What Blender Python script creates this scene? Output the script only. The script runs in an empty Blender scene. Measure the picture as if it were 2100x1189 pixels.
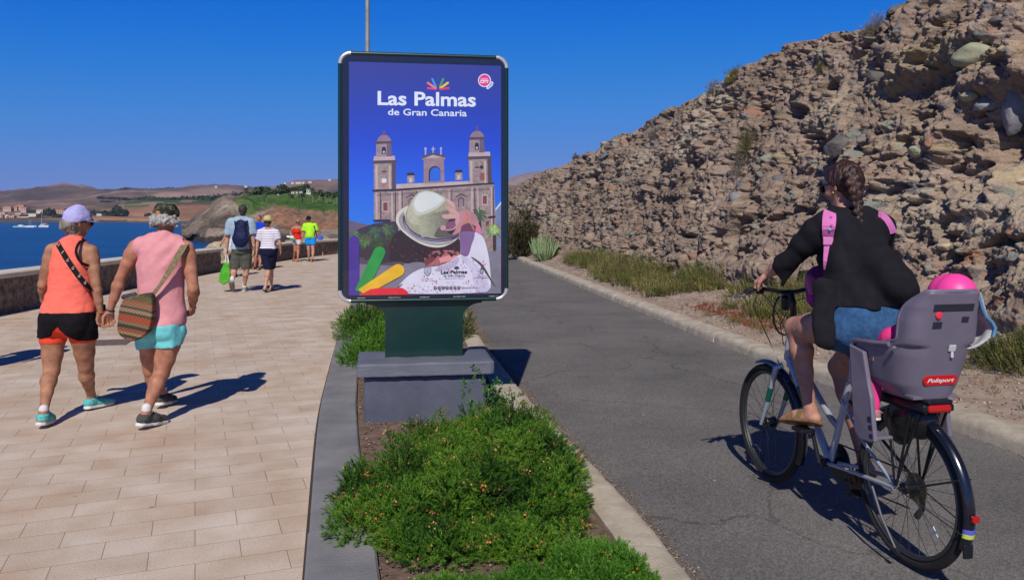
import bpy, bmesh, math, random
import numpy as np
from mathutils import Vector, Matrix
from mathutils.bvhtree import BVHTree
R = math.radians
random.seed(7); RNG = np.random.default_rng(11)
C = bpy.context.scene.collection
scene = bpy.context.scene

# ---------------------------------------------------------------- camera, sky, sun
FPX, CX, HY, EYE = 1633.0, 1050.0, 447.0, 1.6       # focal length in photo pixels, centre column, horizon row, eye height
cam_d = bpy.data.cameras.new("camera"); cam = bpy.data.objects.new("camera", cam_d); C.objects.link(cam)
cam_d.sensor_width = 36; cam_d.lens = 36 * FPX / 2100; cam_d.shift_y = -(594.5 - HY) / 2100
cam_d.clip_start = 0.05; cam_d.clip_end = 60000
cam.location = (0, 0, EYE); cam.rotation_euler = (R(90), 0, 0)
scene.camera = cam
SUN_EL, SUN_AZ = 43.0, 5.0                            # sun behind the viewer, light travels forward and a little right
w = bpy.data.worlds.new("World"); scene.world = w; w.use_nodes = True
nt = w.node_tree; nt.nodes.clear()
sky = nt.nodes.new('ShaderNodeTexSky'); sky.sky_type = 'NISHITA'; sky.sun_disc = False
sky.sun_elevation = R(SUN_EL); sky.sun_rotation = R(180 + SUN_AZ); sky.altitude = 0
sky.air_density = 1.0; sky.dust_density = 0.25; sky.ozone_density = 2.2
sc_ = nt.nodes.new('ShaderNodeVectorMath'); sc_.operation = 'SCALE'; sc_.inputs['Scale'].default_value = 0.105
cv = nt.nodes.new('ShaderNodeRGBCurve'); cv.mapping.extend = 'EXTRAPOLATED'
for ch, pts in ((0, [(0, 0), (.24, .001), (.395, .038), (.687, .125), (1, .25)]), (1, [(0, 0), (.2, .015), (.373, .14), (.576, .225), (.82, .265), (1, .30)]), (2, [(0, 0), (.3, .09), (.5, .42), (.60, .66), (.76, .70), (1, .75)])):
    c_ = cv.mapping.curves[ch]; c_.points[0].location = pts[0]; c_.points[1].location = pts[-1]
    for p_ in pts[1:-1]: c_.points.new(*p_)
cv.mapping.update()
s10 = nt.nodes.new('ShaderNodeVectorMath'); s10.operation = 'SCALE'; s10.inputs['Scale'].default_value = 10
bg = nt.nodes.new('ShaderNodeBackground'); bg.inputs['Strength'].default_value = 0.1
wo = nt.nodes.new('ShaderNodeOutputWorld')
nt.links.new(sky.outputs[0], sc_.inputs[0]); nt.links.new(sc_.outputs[0], cv.inputs['Color']); nt.links.new(cv.outputs[0], s10.inputs[0]); nt.links.new(s10.outputs[0], bg.inputs[0]); nt.links.new(bg.outputs[0], wo.inputs[0])
sd = bpy.data.lights.new("sun", 'SUN'); sd.energy = 4.3; sd.angle = R(0.53); sd.color = (1.0, 0.93, 0.80)
so = bpy.data.objects.new("sun", sd); C.objects.link(so)
tr = Vector((math.sin(R(SUN_AZ)) * math.cos(R(SUN_EL)), math.cos(R(SUN_AZ)) * math.cos(R(SUN_EL)), -math.sin(R(SUN_EL))))
so.rotation_euler = tr.to_track_quat('-Z', 'Y').to_euler(); so.location = (-3, -10, 12)
vs = scene.view_settings; vs.view_transform = 'Standard'; vs.look = 'None'; vs.gamma = 1; vs.exposure = 0.0
scene.cycles.max_bounces = 6; scene.cycles.diffuse_bounces = 3; scene.cycles.transparent_max_bounces = 8
scene.cycles.use_denoising = True

# ---------------------------------------------------------------- helpers
def W(px, py, Z):                                     # point at depth Z seen at photo column/row
    return np.array([(px - CX) * Z / FPX, Z, EYE - (py - HY) * Z / FPX])
def G(px, py):                                        # point on the paving under a photo pixel
    return W(px, py, EYE * FPX / (py - HY))
def tag(o, label=None, cat=None, group=None, kind=None):
    if label: o['label'] = label
    if cat: o['category'] = cat
    if group: o['group'] = group
    if kind: o['kind'] = kind
    return o
def empty(name, loc, label=None, cat=None, group=None, rz=0):
    o = bpy.data.objects.new(name, None); C.objects.link(o); o.location = [float(v) for v in loc]; o.rotation_euler = (0, 0, rz)
    o.empty_display_size = 0.1
    tag(o, label, cat, group); return o
def npmesh(name, V, F, mats=(), parent=None, smooth=False, mi=None, col=None, world=True):
    V = np.asarray(V, dtype=np.float64).reshape(-1, 3)
    if parent is not None and world:                  # vertices are given in world space, stored in the parent's
        bpy.context.view_layer.update()
        p = parent; M = Matrix.Identity(4)
        chain = []
        while p is not None: chain.append(p); p = p.parent
        for q in reversed(chain): M = M @ q.matrix_parent_inverse @ q.matrix_basis
        Mi = np.array(M.inverted()); V = V @ Mi[:3, :3].T + Mi[:3, 3]
    me = bpy.data.meshes.new(name)
    if isinstance(F, np.ndarray):
        n, k = F.shape
        me.vertices.add(len(V)); me.vertices.foreach_set('co', V.astype(np.float32).ravel())
        me.loops.add(n * k); me.loops.foreach_set('vertex_index', F.astype(np.int32).ravel())
        me.polygons.add(n); me.polygons.foreach_set('loop_start', np.arange(0, n * k, k, dtype=np.int32))
        me.update(calc_edges=True)
    else:
        me.from_pydata([tuple(v) for v in V], [], F)
    for m in (mats if isinstance(mats, (list, tuple)) else [mats]): me.materials.append(m)
    if mi is not None: me.polygons.foreach_set('material_index', np.asarray(mi, dtype=np.int32))
    if smooth: me.polygons.foreach_set('use_smooth', np.ones(len(me.polygons), dtype=bool))
    if col is not None:
        a = me.color_attributes.new('tint', 'FLOAT_COLOR', 'POINT')
        c4 = np.ones((len(V), 4), dtype=np.float32); c4[:, :3] = col; a.data.foreach_set('color', c4.ravel())
    me.update(); me.validate()
    o = bpy.data.objects.new(name, me); C.objects.link(o)
    if parent is not None: o.parent = parent
    return o
class MB:                                             # collects primitives into one mesh
    def __init__(s): s.v = []; s.f = []; s.m = []; s.n = 0
    def add(s, V, F, mi=0):
        V = np.asarray(V, float); s.v.append(V)
        s.f += [tuple(int(i) + s.n for i in f) for f in F]; s.m += [mi] * len(F); s.n += len(V); return s
    def box(s, c, size, rot=None, mi=0):
        h = np.array(size) / 2
        V = np.array([[x, y, z] for x in (-1, 1) for y in (-1, 1) for z in (-1, 1)]) * h
        if rot is not None: V = V @ np.asarray(rot).T
        return s.add(V + np.array(c), [(0, 1, 3, 2), (4, 6, 7, 5), (0, 4, 5, 1), (2, 3, 7, 6), (0, 2, 6, 4), (1, 5, 7, 3)], mi)
    def tube(s, pts, r, n=8, mi=0, cap=True, close=False, flat=1.0, fdir=None):
        P = np.array(pts, float); m = len(P); rr = np.ones(m) * r if np.isscalar(r) else np.array(r, float)
        V = []; up = None
        for i in range(m):
            if close: t = P[(i + 1) % m] - P[i - 1]
            else: t = P[min(i + 1, m - 1)] - P[max(i - 1, 0)]
            t = t / (np.linalg.norm(t) + 1e-12)
            if fdir is not None: up = np.array(fdir, float)
            elif up is None: up = np.array([0, 0, 1.0]) if abs(t[2]) < .9 else np.array([1.0, 0, 0])
            a = up - t * (up @ t); a /= np.linalg.norm(a) + 1e-12; up = a; b = np.cross(t, a)
            for k in range(n):
                th = 2 * math.pi * k / n + (math.pi / 4 if n == 4 else 0); V.append(P[i] + rr[i] * (a * math.cos(th) * flat + b * math.sin(th)))
        F = []
        for i in range(m if close else m - 1):
            j = (i + 1) % m
            for k in range(n): F.append((i * n + k, i * n + (k + 1) % n, j * n + (k + 1) % n, j * n + k))
        if cap and not close: F.append(tuple(range(n))[::-1]); F.append(tuple((m - 1) * n + k for k in range(n)))
        return s.add(V, F, mi)
    def lathe(s, c, axis, prof, n=24, mi=0):          # prof: (distance along axis, radius)
        ax = np.array(axis, float); ax /= np.linalg.norm(ax)
        a = np.cross(ax, [0, 0, 1.0]) if abs(ax[2]) < .9 else np.cross(ax, [1.0, 0, 0]); a /= np.linalg.norm(a); b = np.cross(ax, a)
        V = [np.array(c) + ax * t + r * (a * math.cos(2 * math.pi * k / n) + b * math.sin(2 * math.pi * k / n)) for t, r in prof for k in range(n)]
        F = [(i * n + k, i * n + (k + 1) % n, (i + 1) * n + (k + 1) % n, (i + 1) * n + k) for i in range(len(prof) - 1) for k in range(n)]
        F.append(tuple(range(n))[::-1]); F.append(tuple((len(prof) - 1) * n + k for k in range(n)))
        return s.add(V, F, mi)
    def build(s, name, mats, parent=None, smooth=False, bevel=0, world=True, seg=2):
        V = np.concatenate(s.v)
        o = npmesh(name, V, s.f, mats, parent, smooth, s.m, world=world)
        if bevel:
            b = o.modifiers.new('bevel', 'BEVEL'); b.width = bevel; b.segments = seg; b.limit_method = 'ANGLE'; b.angle_limit = R(35)
        if smooth:
            o.data.shade_auto_smooth(angle=R(40)) if hasattr(o.data, 'shade_auto_smooth') else None
            try: o.data.set_sharp_from_angle(angle=R(45))
            except Exception: pass
        return o
# noise
def _h(ix, iy, iz, s=0):
    with np.errstate(over='ignore'):
        n = (ix.astype(np.int64) * 374761393 + iy.astype(np.int64) * 668265263 + iz.astype(np.int64) * 2147483647 + s * 974634777) & 0xffffffff
        n = ((n ^ (n >> 13)) * 1274126177) & 0xffffffff
        n = ((n ^ (n >> 16)) * 2246822519) & 0xffffffff
        return ((n ^ (n >> 15)) & 0xffff).astype(np.float32) / 65535.0
def vnoise(P, s=0):
    i = np.floor(P); f = (P - i); f = f * f * f * (f * (f * 6 - 15) + 10); i = i.astype(np.int64)
    x, y, z = i[:, 0], i[:, 1], i[:, 2]; r = 0
    for dx in (0, 1):
        for dy in (0, 1):
            for dz in (0, 1):
                wgt = (f[:, 0] if dx else 1 - f[:, 0]) * (f[:, 1] if dy else 1 - f[:, 1]) * (f[:, 2] if dz else 1 - f[:, 2])
                r = r + wgt * _h(x + dx, y + dy, z + dz, s)
    return r * 2 - 1
def fbm(P, octv=4, s=0, gain=.5, lac=2.03):
    a = 1.0; r = 0; t = 0
    for o in range(octv): r = r + a * vnoise(P, s + o); t += a; a *= gain; P = P * lac + 17.3
    return r / t
def worley(P, s=0):
    i = np.floor(P).astype(np.int64); best = np.full(len(P), 9.0); cid = np.zeros(len(P)); rad = np.zeros(len(P))
    for dx in (-1, 0, 1):
        for dy in (-1, 0, 1):
            for dz in (-1, 0, 1):
                x, y, z = i[:, 0] + dx, i[:, 1] + dy, i[:, 2] + dz
                q = np.stack([x + _h(x, y, z, s), y + _h(x, y, z, s + 1), z + _h(x, y, z, s + 2)], 1)
                d = np.sqrt(((P - q) ** 2).sum(1)); m = d < best
                best[m] = d[m]; cid[m] = _h(x, y, z, s + 3)[m]
    return best, cid
# materials
def lin(c): return tuple((v / 255 / 12.92 if v / 255 < .04045 else ((v / 255 + .055) / 1.055) ** 2.4) for v in c)
MATS = {}
def mat(name, col, rough=.8, metal=0, var=0, vscale=8, col2=None, bump=0, bscale=60, spec=.5, tint=False, coord='Object', detail=4, ramp=(.35, .65), stretch=None, coat=0, trans=0):
    if name in MATS: return MATS[name]
    m = bpy.data.materials.new(name); m.use_nodes = True; nt = m.node_tree; N = nt.nodes; L = nt.links
    b = N['Principled BSDF']; b.inputs['Roughness'].default_value = rough; b.inputs['Metallic'].default_value = metal
    b.inputs['Specular IOR Level'].default_value = spec; b.inputs['Base Color'].default_value = (*col, 1)
    if coat: b.inputs['Coat Weight'].default_value = coat; b.inputs['Coat Roughness'].default_value = .1
    if trans: b.inputs['Transmission Weight'].default_value = trans
    tc = N.new('ShaderNodeTexCoord'); src = tc.outputs[coord]
    if stretch:
        mp = N.new('ShaderNodeMapping'); mp.inputs['Scale'].default_value = stretch; L.new(src, mp.inputs[0]); src = mp.outputs[0]
    out = None
    if var or col2:
        n = N.new('ShaderNodeTexNoise'); n.inputs['Scale'].default_value = vscale; n.inputs['Detail'].default_value = detail; n.inputs['Roughness'].default_value = .6
        L.new(src, n.inputs['Vector'])
        cr = N.new('ShaderNodeValToRGB'); L.new(n.outputs['Fac'], cr.inputs[0])
        cr.color_ramp.elements[0].position = ramp[0]; cr.color_ramp.elements[1].position = ramp[1]
        c2 = col2 if col2 else tuple(min(1, v * (1 + var)) for v in col); c1 = col if col2 else tuple(v * (1 - var) for v in col)
        cr.color_ramp.elements[0].color = (*c1, 1); cr.color_ramp.elements[1].color = (*c2, 1); out = cr.outputs[0]
    if tint:
        at = N.new('ShaderNodeAttribute'); at.attribute_name = 'tint'
        if out is None: out = at.outputs['Color']
        else:
            mx = N.new('ShaderNodeMix'); mx.data_type = 'RGBA'; mx.blend_type = 'MULTIPLY'; mx.inputs[0].default_value = 1
            L.new(out, mx.inputs[6]); L.new(at.outputs['Color'], mx.inputs[7]); out = mx.outputs[2]
    if out is not None: L.new(out, b.inputs['Base Color'])
    if bump:
        n2 = N.new('ShaderNodeTexNoise'); n2.inputs['Scale'].default_value = bscale; n2.inputs['Detail'].default_value = 5; L.new(src, n2.inputs['Vector'])
        bp = N.new('ShaderNodeBump'); bp.inputs['Strength'].default_value = min(1, bump); bp.inputs['Distance'].default_value = .01 * max(1, bump)
        L.new(n2.outputs['Fac'], bp.inputs['Height']); L.new(bp.outputs[0], b.inputs['Normal'])
    MATS[name] = m; return m
def interp(x, pts): 
    p = np.array(pts, float); return np.interp(x, p[:, 0], p[:, 1])
# ================================================================ SETTING
XL = [(-12, 1.7), (-4, .75), (0, -.13), (3.717, -.967), (4.48, -1.138), (6.33, -1.557), (10.3, -2.27), (13.5, -2.8), (20, -3.7), (36, -6.2), (50, -9)]
XK = [(-12, 3.0), (-4, 1.5), (0, 1.18), (3.54, .78), (4.19, .70), (5.74, .37), (6.95, .15), (7.66, .014), (10.6, -.45), (13.5, -.75), (18, -1.5), (36, -4.4), (50, -8)]
XR = [(-12, 6.2), (0, 4.45), (5.43, 3.49), (7.49, 3.06), (9.87, 2.65), (13.8, 2.18), (16, 1.88), (27.5, .53), (34.2, -.15), (42, -1.6), (55, -6)]
XW = [(-12, -8.2), (0, -8.3), (13, -8.42), (18.3, -8.7), (23.9, -8.75), (29.7, -8.6), (33, -8.3), (36, -7.7), (41, -6), (50, 0)]
XB = [(-12, 10), (3, 7.2), (6, 6.2), (9, 5.35), (14.7, 4.1), (19.5, 3.05), (26.6, 1.75), (31, .85), (40, -.9), (50, -3.3), (62, -6.5)]
YS = np.concatenate([np.arange(-12, 12, .25), np.arange(12, 50.1, .5)])
def strip(name, fa, fb, z, m, zb=None, n=2, ys=YS, kind='structure', skirt=0):
    V = []; F = []
    for y in ys:
        a, b = fa(y), fb(y)
        row = [(a + (b - a) * k / (n - 1), y, z) for k in range(n)]
        if skirt: row = [(a, y, z - skirt)] + row + [(b, y, z - skirt)]
        V += row
    k = len(row)
    for i in range(len(ys) - 1):
        for j in range(k - 1): F.append((i * k + j, i * k + j + 1, (i + 1) * k + j + 1, (i + 1) * k + j))
    if skirt: F.append(tuple(range(k))[::-1]); F.append(tuple((len(ys) - 1) * k + j for j in range(k)))
    return tag(npmesh(name, V, F, m), kind=kind)
def smooth_curve(tab, s_):
    yy_ = np.arange(-12, 62, .1); xx_ = interp(yy_, tab); k_ = np.exp(-(np.arange(-60, 61) * .1 / s_) ** 2 / 2); k_ /= k_.sum(); xs_ = np.convolve(np.pad(xx_, 60, 'reflect', reflect_type='odd'), k_, 'valid')
    return lambda y: np.interp(y, yy_, xs_)
fXL, fXK, fXR, fXW, fXB = smooth_curve(XL, .7), smooth_curve(XK, .6), smooth_curve(XR, 1.2), smooth_curve(XW, 1.2), smooth_curve(XB, 1.5)

# paving material: running bond of long pavers, rows across the walk
def paving_mat():
    m = bpy.data.materials.new('paving'); m.use_nodes = True; nt = m.node_tree; N = nt.nodes; L = nt.links; b = N['Principled BSDF']
    b.inputs['Roughness'].default_value = .75; b.inputs['Specular IOR Level'].default_value = .35
    tc = N.new('ShaderNodeTexCoord'); mp = N.new('ShaderNodeMapping'); mp.vector_type = 'POINT'
    mp.inputs['Rotation'].default_value = (0, 0, -R(21.7)); mp.inputs['Location'].default_value = (0, -3.973 + .2147 * 18, 0)
    L.new(tc.outputs['Object'], mp.inputs[0])
    br = N.new('ShaderNodeTexBrick'); L.new(mp.outputs[0], br.inputs['Vector'])
    br.offset = .5; br.offset_frequency = 2; br.squash = 1
    br.inputs['Scale'].default_value = 1; br.inputs['Mortar Size'].default_value = .0022; br.inputs['Mortar Smooth'].default_value = .25
    br.inputs['Brick Width'].default_value = .41; br.inputs['Row Height'].default_value = .2147; br.inputs['Bias'].default_value = -.1
    br.inputs['Color1'].default_value = (.60, .515, .44, 1); br.inputs['Color2'].default_value = (.53, .44, .365, 1); br.inputs['Mortar'].default_value = (.30, .21, .155, 1)
    n = N.new('ShaderNodeTexNoise'); n.inputs['Scale'].default_value = 3.2; n.inputs['Detail'].default_value = 6; L.new(mp.outputs[0], n.inputs['Vector'])
    cr = N.new('ShaderNodeValToRGB'); L.new(n.outputs['Fac'], cr.inputs[0]); e = cr.color_ramp.elements
    e[0].position = .3; e[0].color = (.86, .78, .70, 1); e[1].position = .62; e[1].color = (1.06, 1.07, 1.08, 1)
    x = N.new('ShaderNodeMix'); x.data_type = 'RGBA'; x.blend_type = 'MULTIPLY'; x.inputs[0].default_value = .9
    L.new(br.outputs['Color'], x.inputs[6]); L.new(cr.outputs[0], x.inputs[7])
    # rusty blotches and grime
    n2 = N.new('ShaderNodeTexNoise'); n2.inputs['Scale'].default_value = .9; n2.inputs['Detail'].default_value = 3; L.new(mp.outputs[0], n2.inputs['Vector'])
    c2 = N.new('ShaderNodeValToRGB'); L.new(n2.outputs['Fac'], c2.inputs[0]); c2.color_ramp.elements[0].position = .35; c2.color_ramp.elements[0].color = (.93, .86, .80, 1)
    c2.color_ramp.elements[1].position = .6; c2.color_ramp.elements[1].color = (1, 1, 1, 1)
    x2 = N.new('ShaderNodeMix'); x2.data_type = 'RGBA'; x2.blend_type = 'MULTIPLY'; x2.inputs[0].default_value = 1
    L.new(x.outputs[2], x2.inputs[6]); L.new(c2.outputs[0], x2.inputs[7])
    n3 = N.new('ShaderNodeTexNoise'); n3.inputs['Scale'].default_value = 90; n3.inputs['Detail'].default_value = 3; L.new(mp.outputs[0], n3.inputs['Vector'])
    c3 = N.new('ShaderNodeValToRGB'); L.new(n3.outputs['Fac'], c3.inputs[0]); c3.color_ramp.elements[0].position = .3; c3.color_ramp.elements[0].color = (.86, .85, .84, 1); c3.color_ramp.elements[1].position = .6; c3.color_ramp.elements[1].color = (1.04, 1.04, 1.04, 1)
    x3 = N.new('ShaderNodeMix'); x3.data_type = 'RGBA'; x3.blend_type = 'MULTIPLY'; x3.inputs[0].default_value = 1
    L.new(x2.outputs[2], x3.inputs[6]); L.new(c3.outputs[0], x3.inputs[7]); L.new(x3.outputs[2], b.inputs['Base Color'])
    vs_ = N.new('ShaderNodeTexVoronoi'); vs_.inputs['Scale'].default_value = 1.7; L.new(tc.outputs['Object'], vs_.inputs['Vector'])
    cs_ = N.new('ShaderNodeValToRGB'); L.new(vs_.outputs['Distance'], cs_.inputs[0]); cs_.color_ramp.elements[0].position = .02; cs_.color_ramp.elements[0].color = (.55, .5, .47, 1); cs_.color_ramp.elements[1].position = .034; cs_.color_ramp.elements[1].color = (1, 1, 1, 1)
    x4 = N.new('ShaderNodeMix'); x4.data_type = 'RGBA'; x4.blend_type = 'MULTIPLY'; x4.inputs[0].default_value = .8; L.new(x3.outputs[2], x4.inputs[6]); L.new(cs_.outputs[0], x4.inputs[7]); L.new(x4.outputs[2], b.inputs['Base Color'])
    iv = N.new('ShaderNodeMath'); iv.operation = 'MULTIPLY_ADD'; L.new(br.outputs['Fac'], iv.inputs[0]); iv.inputs[1].default_value = -1; L.new(n3.outputs['Fac'], iv.inputs[2])
    bp = N.new('ShaderNodeBump'); bp.inputs['Strength'].default_value = .5; bp.inputs['Distance'].default_value = .004; L.new(iv.outputs[0], bp.inputs['Height']); L.new(bp.outputs[0], b.inputs['Normal'])
    return m
def asphalt_mat():
    m = bpy.data.materials.new('asphalt'); m.use_nodes = True; nt = m.node_tree; N = nt.nodes; L = nt.links; b = N['Principled BSDF']
    b.inputs['Roughness'].default_value = .82; b.inputs['Specular IOR Level'].default_value = .3
    tc = N.new('ShaderNodeTexCoord'); S = tc.outputs['Object']
    def noise(sc, d=4, r=.6):
        n = N.new('ShaderNodeTexNoise'); n.inputs['Scale'].default_value = sc; n.inputs['Detail'].default_value = d; n.inputs['Roughness'].default_value = r; L.new(S, n.inputs['Vector']); return n.outputs['Fac']
    def ramp(src, p0, c0, p1, c1):
        c = N.new('ShaderNodeValToRGB'); L.new(src, c.inputs[0]); e = c.color_ramp.elements; e[0].position = p0; e[0].color = (*c0, 1); e[1].position = p1; e[1].color = (*c1, 1); return c.outputs[0]
    def mul(a, c, f=1):
        x = N.new('ShaderNodeMix'); x.data_type = 'RGBA'; x.blend_type = 'MULTIPLY'; x.inputs[0].default_value = f; L.new(a, x.inputs[6]); L.new(c, x.inputs[7]); return x.outputs[2]
    base = ramp(noise(.8, 6), .3, (.108, .104, .106), .7, (.168, .160, .158))
    vo = N.new('ShaderNodeTexVoronoi'); vo.inputs['Scale'].default_value = 110; L.new(S, vo.inputs['Vector'])
    sp = ramp(vo.outputs['Color'], .1, (.62, .62, .63), .95, (1.55, 1.5, 1.42))
    a = mul(base, sp, .85); a = mul(a, ramp(noise(300, 2), .35, (.6, .6, .6), .65, (1.35, 1.35, 1.35)), .8)
    # cracks: thin lines on warped large cells
    wn = N.new('ShaderNodeTexNoise'); wn.inputs['Scale'].default_value = 1.6; wn.inputs['Detail'].default_value = 6; L.new(S, wn.inputs['Vector'])
    ad = N.new('ShaderNodeMix'); ad.data_type = 'RGBA'; ad.blend_type = 'ADD'; ad.inputs[0].default_value = .9; L.new(S, ad.inputs[6]); L.new(wn.outputs['Color'], ad.inputs[7])
    v2 = N.new('ShaderNodeTexVoronoi'); v2.feature = 'DISTANCE_TO_EDGE'; v2.inputs['Scale'].default_value = .38; L.new(ad.outputs[2], v2.inputs['Vector'])
    a = mul(a, ramp(v2.outputs['Distance'], .001, (.35, .35, .36), .006, (1, 1, 1)), .6)
    # pale dust patches and chalky specks
    du = ramp(noise(1.1, 6, .7), .56, (1, 1, 1), .75, (1.3, 1.27, 1.2)); a = mul(a, du)
    v3 = N.new('ShaderNodeTexVoronoi'); v3.inputs['Scale'].default_value = 5; L.new(S, v3.inputs['Vector'])
    a = mul(a, ramp(v3.outputs['Distance'], .03, (2.8, 2.7, 2.5), .05, (1, 1, 1)))
    L.new(a, b.inputs['Base Color'])
    bp = N.new('ShaderNodeBump'); bp.inputs['Strength'].default_value = .7; bp.inputs['Distance'].default_value = .004; L.new(vo.outputs['Distance'], bp.inputs['Height']); L.new(bp.outputs[0], b.inputs['Normal'])
    return m
M_DIRT = mat('dirt', (.26, .185, .14), .95, col2=(.40, .31, .25), vscale=5, bump=1, bscale=70, detail=8)
M_SOIL = mat('soil', (.115, .07, .052), .95, col2=(.22, .145, .11), vscale=14, bump=1.5, bscale=90, detail=8)
M_KERB = mat('kerb_concrete', (.34, .29, .225), .9, col2=(.52, .46, .37), vscale=6, bump=.8, bscale=110, detail=8)
M_SLATE = mat('slate_paint', (.10, .11, .145), .65, col2=(.135, .145, .185), vscale=3, bump=.25, bscale=40, detail=8)
M_SLATE_SHADE = mat('slate_paint_shaded', (.062, .070, .105), .65, col2=(.088, .098, .14), vscale=3, bump=.2, bscale=40, detail=8)  # same slate paint, darkened because the plinth's upright faces get less sun
M_SLAB = mat('slate_slab', (.155, .155, .165), .75, col2=(.235, .23, .24), vscale=2.6, bump=.4, bscale=60, detail=9)
# ground sheet: the terrace, dropping to the sea on its seaward and far sides
gx = np.array([-60, -40, -25, -16, -12, -10.2, -9.5, 0, 20, 60, 200]); gy = np.array([-60, -30, -10, 0, 10, 20, 30, 38, 44, 50, 58, 70, 90, 130, 200])
V = []; F = []
for y in gy:
    for x in gx:
        edge = min(max(0, (fXW(min(y, 41)) - .9 - x)), 50); far = max(0, y - 60)
        z = -.05 - min(10.5, edge * .62 + max(0, (edge - 1) * .1)) - min(10.5, far * .16) * (1 if x < 12 else 0.2)
        V.append((x, y, max(z, -10.5)))
for i in range(len(gy) - 1):
    for j in range(len(gx) - 1): F.append((i * len(gx) + j, i * len(gx) + j + 1, (i + 1) * len(gx) + j + 1, (i + 1) * len(gx) + j))
tag(npmesh('ground', V, F, M_DIRT), kind='structure')
M_PAVE = paving_mat()
strip('promenade_paving', lambda y: fXW(y), lambda y: fXL(y), 0.0, M_PAVE)
M_ASPH = asphalt_mat()
strip('road', lambda y: fXK(y) - .02, lambda y: fXR(y) + .05, -.012, M_ASPH)
# planter soil, gently uneven
ys = np.concatenate([np.arange(-6, 12, .08), np.arange(12, 50, .5)]); V = []; F = []; n = 16
for y in ys:
    for k in range(n): V.append((fXL(y) + .25 + (fXK(y) - .1 - fXL(y) - .25) * k / (n - 1), y, 0.0))
V = np.array(V); V[:, 2] = .012 + .018 * fbm(V * 4, 4) + .012 * np.maximum(0, fbm(V * 16, 2, 5))
for i in range(len(ys) - 1):
    for j in range(n - 1): F.append((i * n + j, i * n + j + 1, (i + 1) * n + j + 1, (i + 1) * n + j))
tag(npmesh('planter_soil', V, F, M_SOIL, smooth=True), kind='structure')
# planter edging slabs on the promenade side, one block after another with thin joints
mb = MB(); edges = [-6, -3.2, -.8, 1.55, 3.95, 6.35, 8.8, 11.3, 13.8, 17, 20, 24, 28, 32, 36, 40, 45, 50]
for a, b_ in zip(edges[:-1], edges[1:]):
    a += .004; yy = np.linspace(a, b_ - .004, 6); Vv = []; jit = random.uniform(-.006, .006)
    for y in yy:
        x0, x1 = fXL(y) + jit + .012, fXL(y) + .31 + jit + (.03 if b_ < 4 else 0)
        Vv += [(x0, y, -.05), (x0, y, .037), (x0 + .012, y, .048), (x1 - .012, y, .050), (x1, y, .04), (x1, y, -.05)]
    Ff = [(i * 6 + j, i * 6 + j + 1, (i + 1) * 6 + j + 1, (i + 1) * 6 + j) for i in range(5) for j in range(5)] + [tuple(range(6))[::-1], tuple(30 + j for j in range(6))]
    mb.add(Vv, Ff)
tag(mb.build('planter_edging', M_SLAB), kind='structure')
strip('joint_gap', lambda y: fXL(y) - .006, lambda y: fXL(y) + .03, .003, mat('joint_dark', (.05, .035, .028), .95))
# kerbs: profiled, rounded blocks with joints, worn unevenly
def kerb(name, fx, side, width, hgt, blocks, m, wob=.004):
    mb = MB()
    prof = [(0, -.1), (0, hgt * .45), (width * .06, hgt * .78), (width * .18, hgt * .95), (width * .4, hgt), (width * .85, hgt * .99), (width, hgt * .8), (width, -.1)]
    for a, b_ in zip(blocks[:-1], blocks[1:]):
        ny = max(3, int((b_ - a) / .08) + 1); yy = np.linspace(a + .006, b_ - .006, ny); Vv = []; j = random.uniform(-.008, .008)
        for q, y in enumerate(yy):
            e = .012 if q in (0, ny - 1) else 0
            for (u, h) in prof: Vv.append((fx(y) + side * (u + j + (e * .3 if u == 0 else 0)), y, h - (e * .6 if h > 0 else 0)))
        Vv = np.array(Vv); nz = fbm(Vv * 9, 3, 3); Vv[:, 2] += nz * wob * 1.6 * (Vv[:, 2] > 0); Vv[:, 0] += fbm(Vv * 11, 3, 9) * wob * 1.8
        k = len(prof)
        Ff = [(i * k + q, i * k + q + 1, (i + 1) * k + q + 1, (i + 1) * k + q) for i in range(ny - 1) for q in range(k - 1)] + [tuple(range(k))[::-1], tuple((ny - 1) * k + q for q in range(k))]
        mb.add(Vv, Ff)
    return tag(mb.build(name, m, smooth=True), kind='structure')
bl = [-6 + 1.02 * i for i in range(54)]
kerb('road_kerb', fXR, 1, .30, .115, bl, M_KERB)
kerb('planter_kerb', lambda y: fXK(y), -1, .23, .05, [-6 + .98 * i for i in range(54)], M_KERB)
# crumbly debris line along the near kerb
def scatter(name, pts, size, m, flat=.6, tint=None, kind='stuff', label=None):
    pts = np.asarray(pts); n = len(pts)
    base = np.array([[1, 0, 0], [-.6, .8, 0], [-.5, -.75, 0], [.1, .1, .8], [0, 0, -.7]]); F0 = np.array([[0, 1, 3], [1, 2, 3], [2, 0, 3], [1, 0, 4], [2, 1, 4], [0, 2, 4]])
    th = RNG.uniform(0, 6.28, n); s = size * RNG.uniform(.35, 1.3, n) ** 1.4; c, si = np.cos(th), np.sin(th)
    B = np.tile(base, (n, 1, 1)) * (1 + RNG.uniform(-.35, .35, (n, 5, 3))) * s[:, None, None]; B[:, :, 2] *= flat
    X = B[:, :, 0] * c[:, None] - B[:, :, 1] * si[:, None]; Y = B[:, :, 0] * si[:, None] + B[:, :, 1] * c[:, None]
    Vv = np.stack([X, Y, B[:, :, 2]], 2) + pts[:, None, :]; Ff = (F0[None] + (np.arange(n) * 5)[:, None, None]).reshape(-1, 3)
    col = None
    if tint is not None:
        t = np.array(tint)[RNG.integers(0, len(tint), n)] * RNG.uniform(.7, 1.2, (n, 1)); col = np.repeat(t, 5, 0)
    return tag(npmesh(name, Vv.reshape(-1, 3), Ff, m, col=col), kind=kind, label=label)
M_STONE = mat('loose_stone', (1, 1, 1), .95, tint=True)
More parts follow.
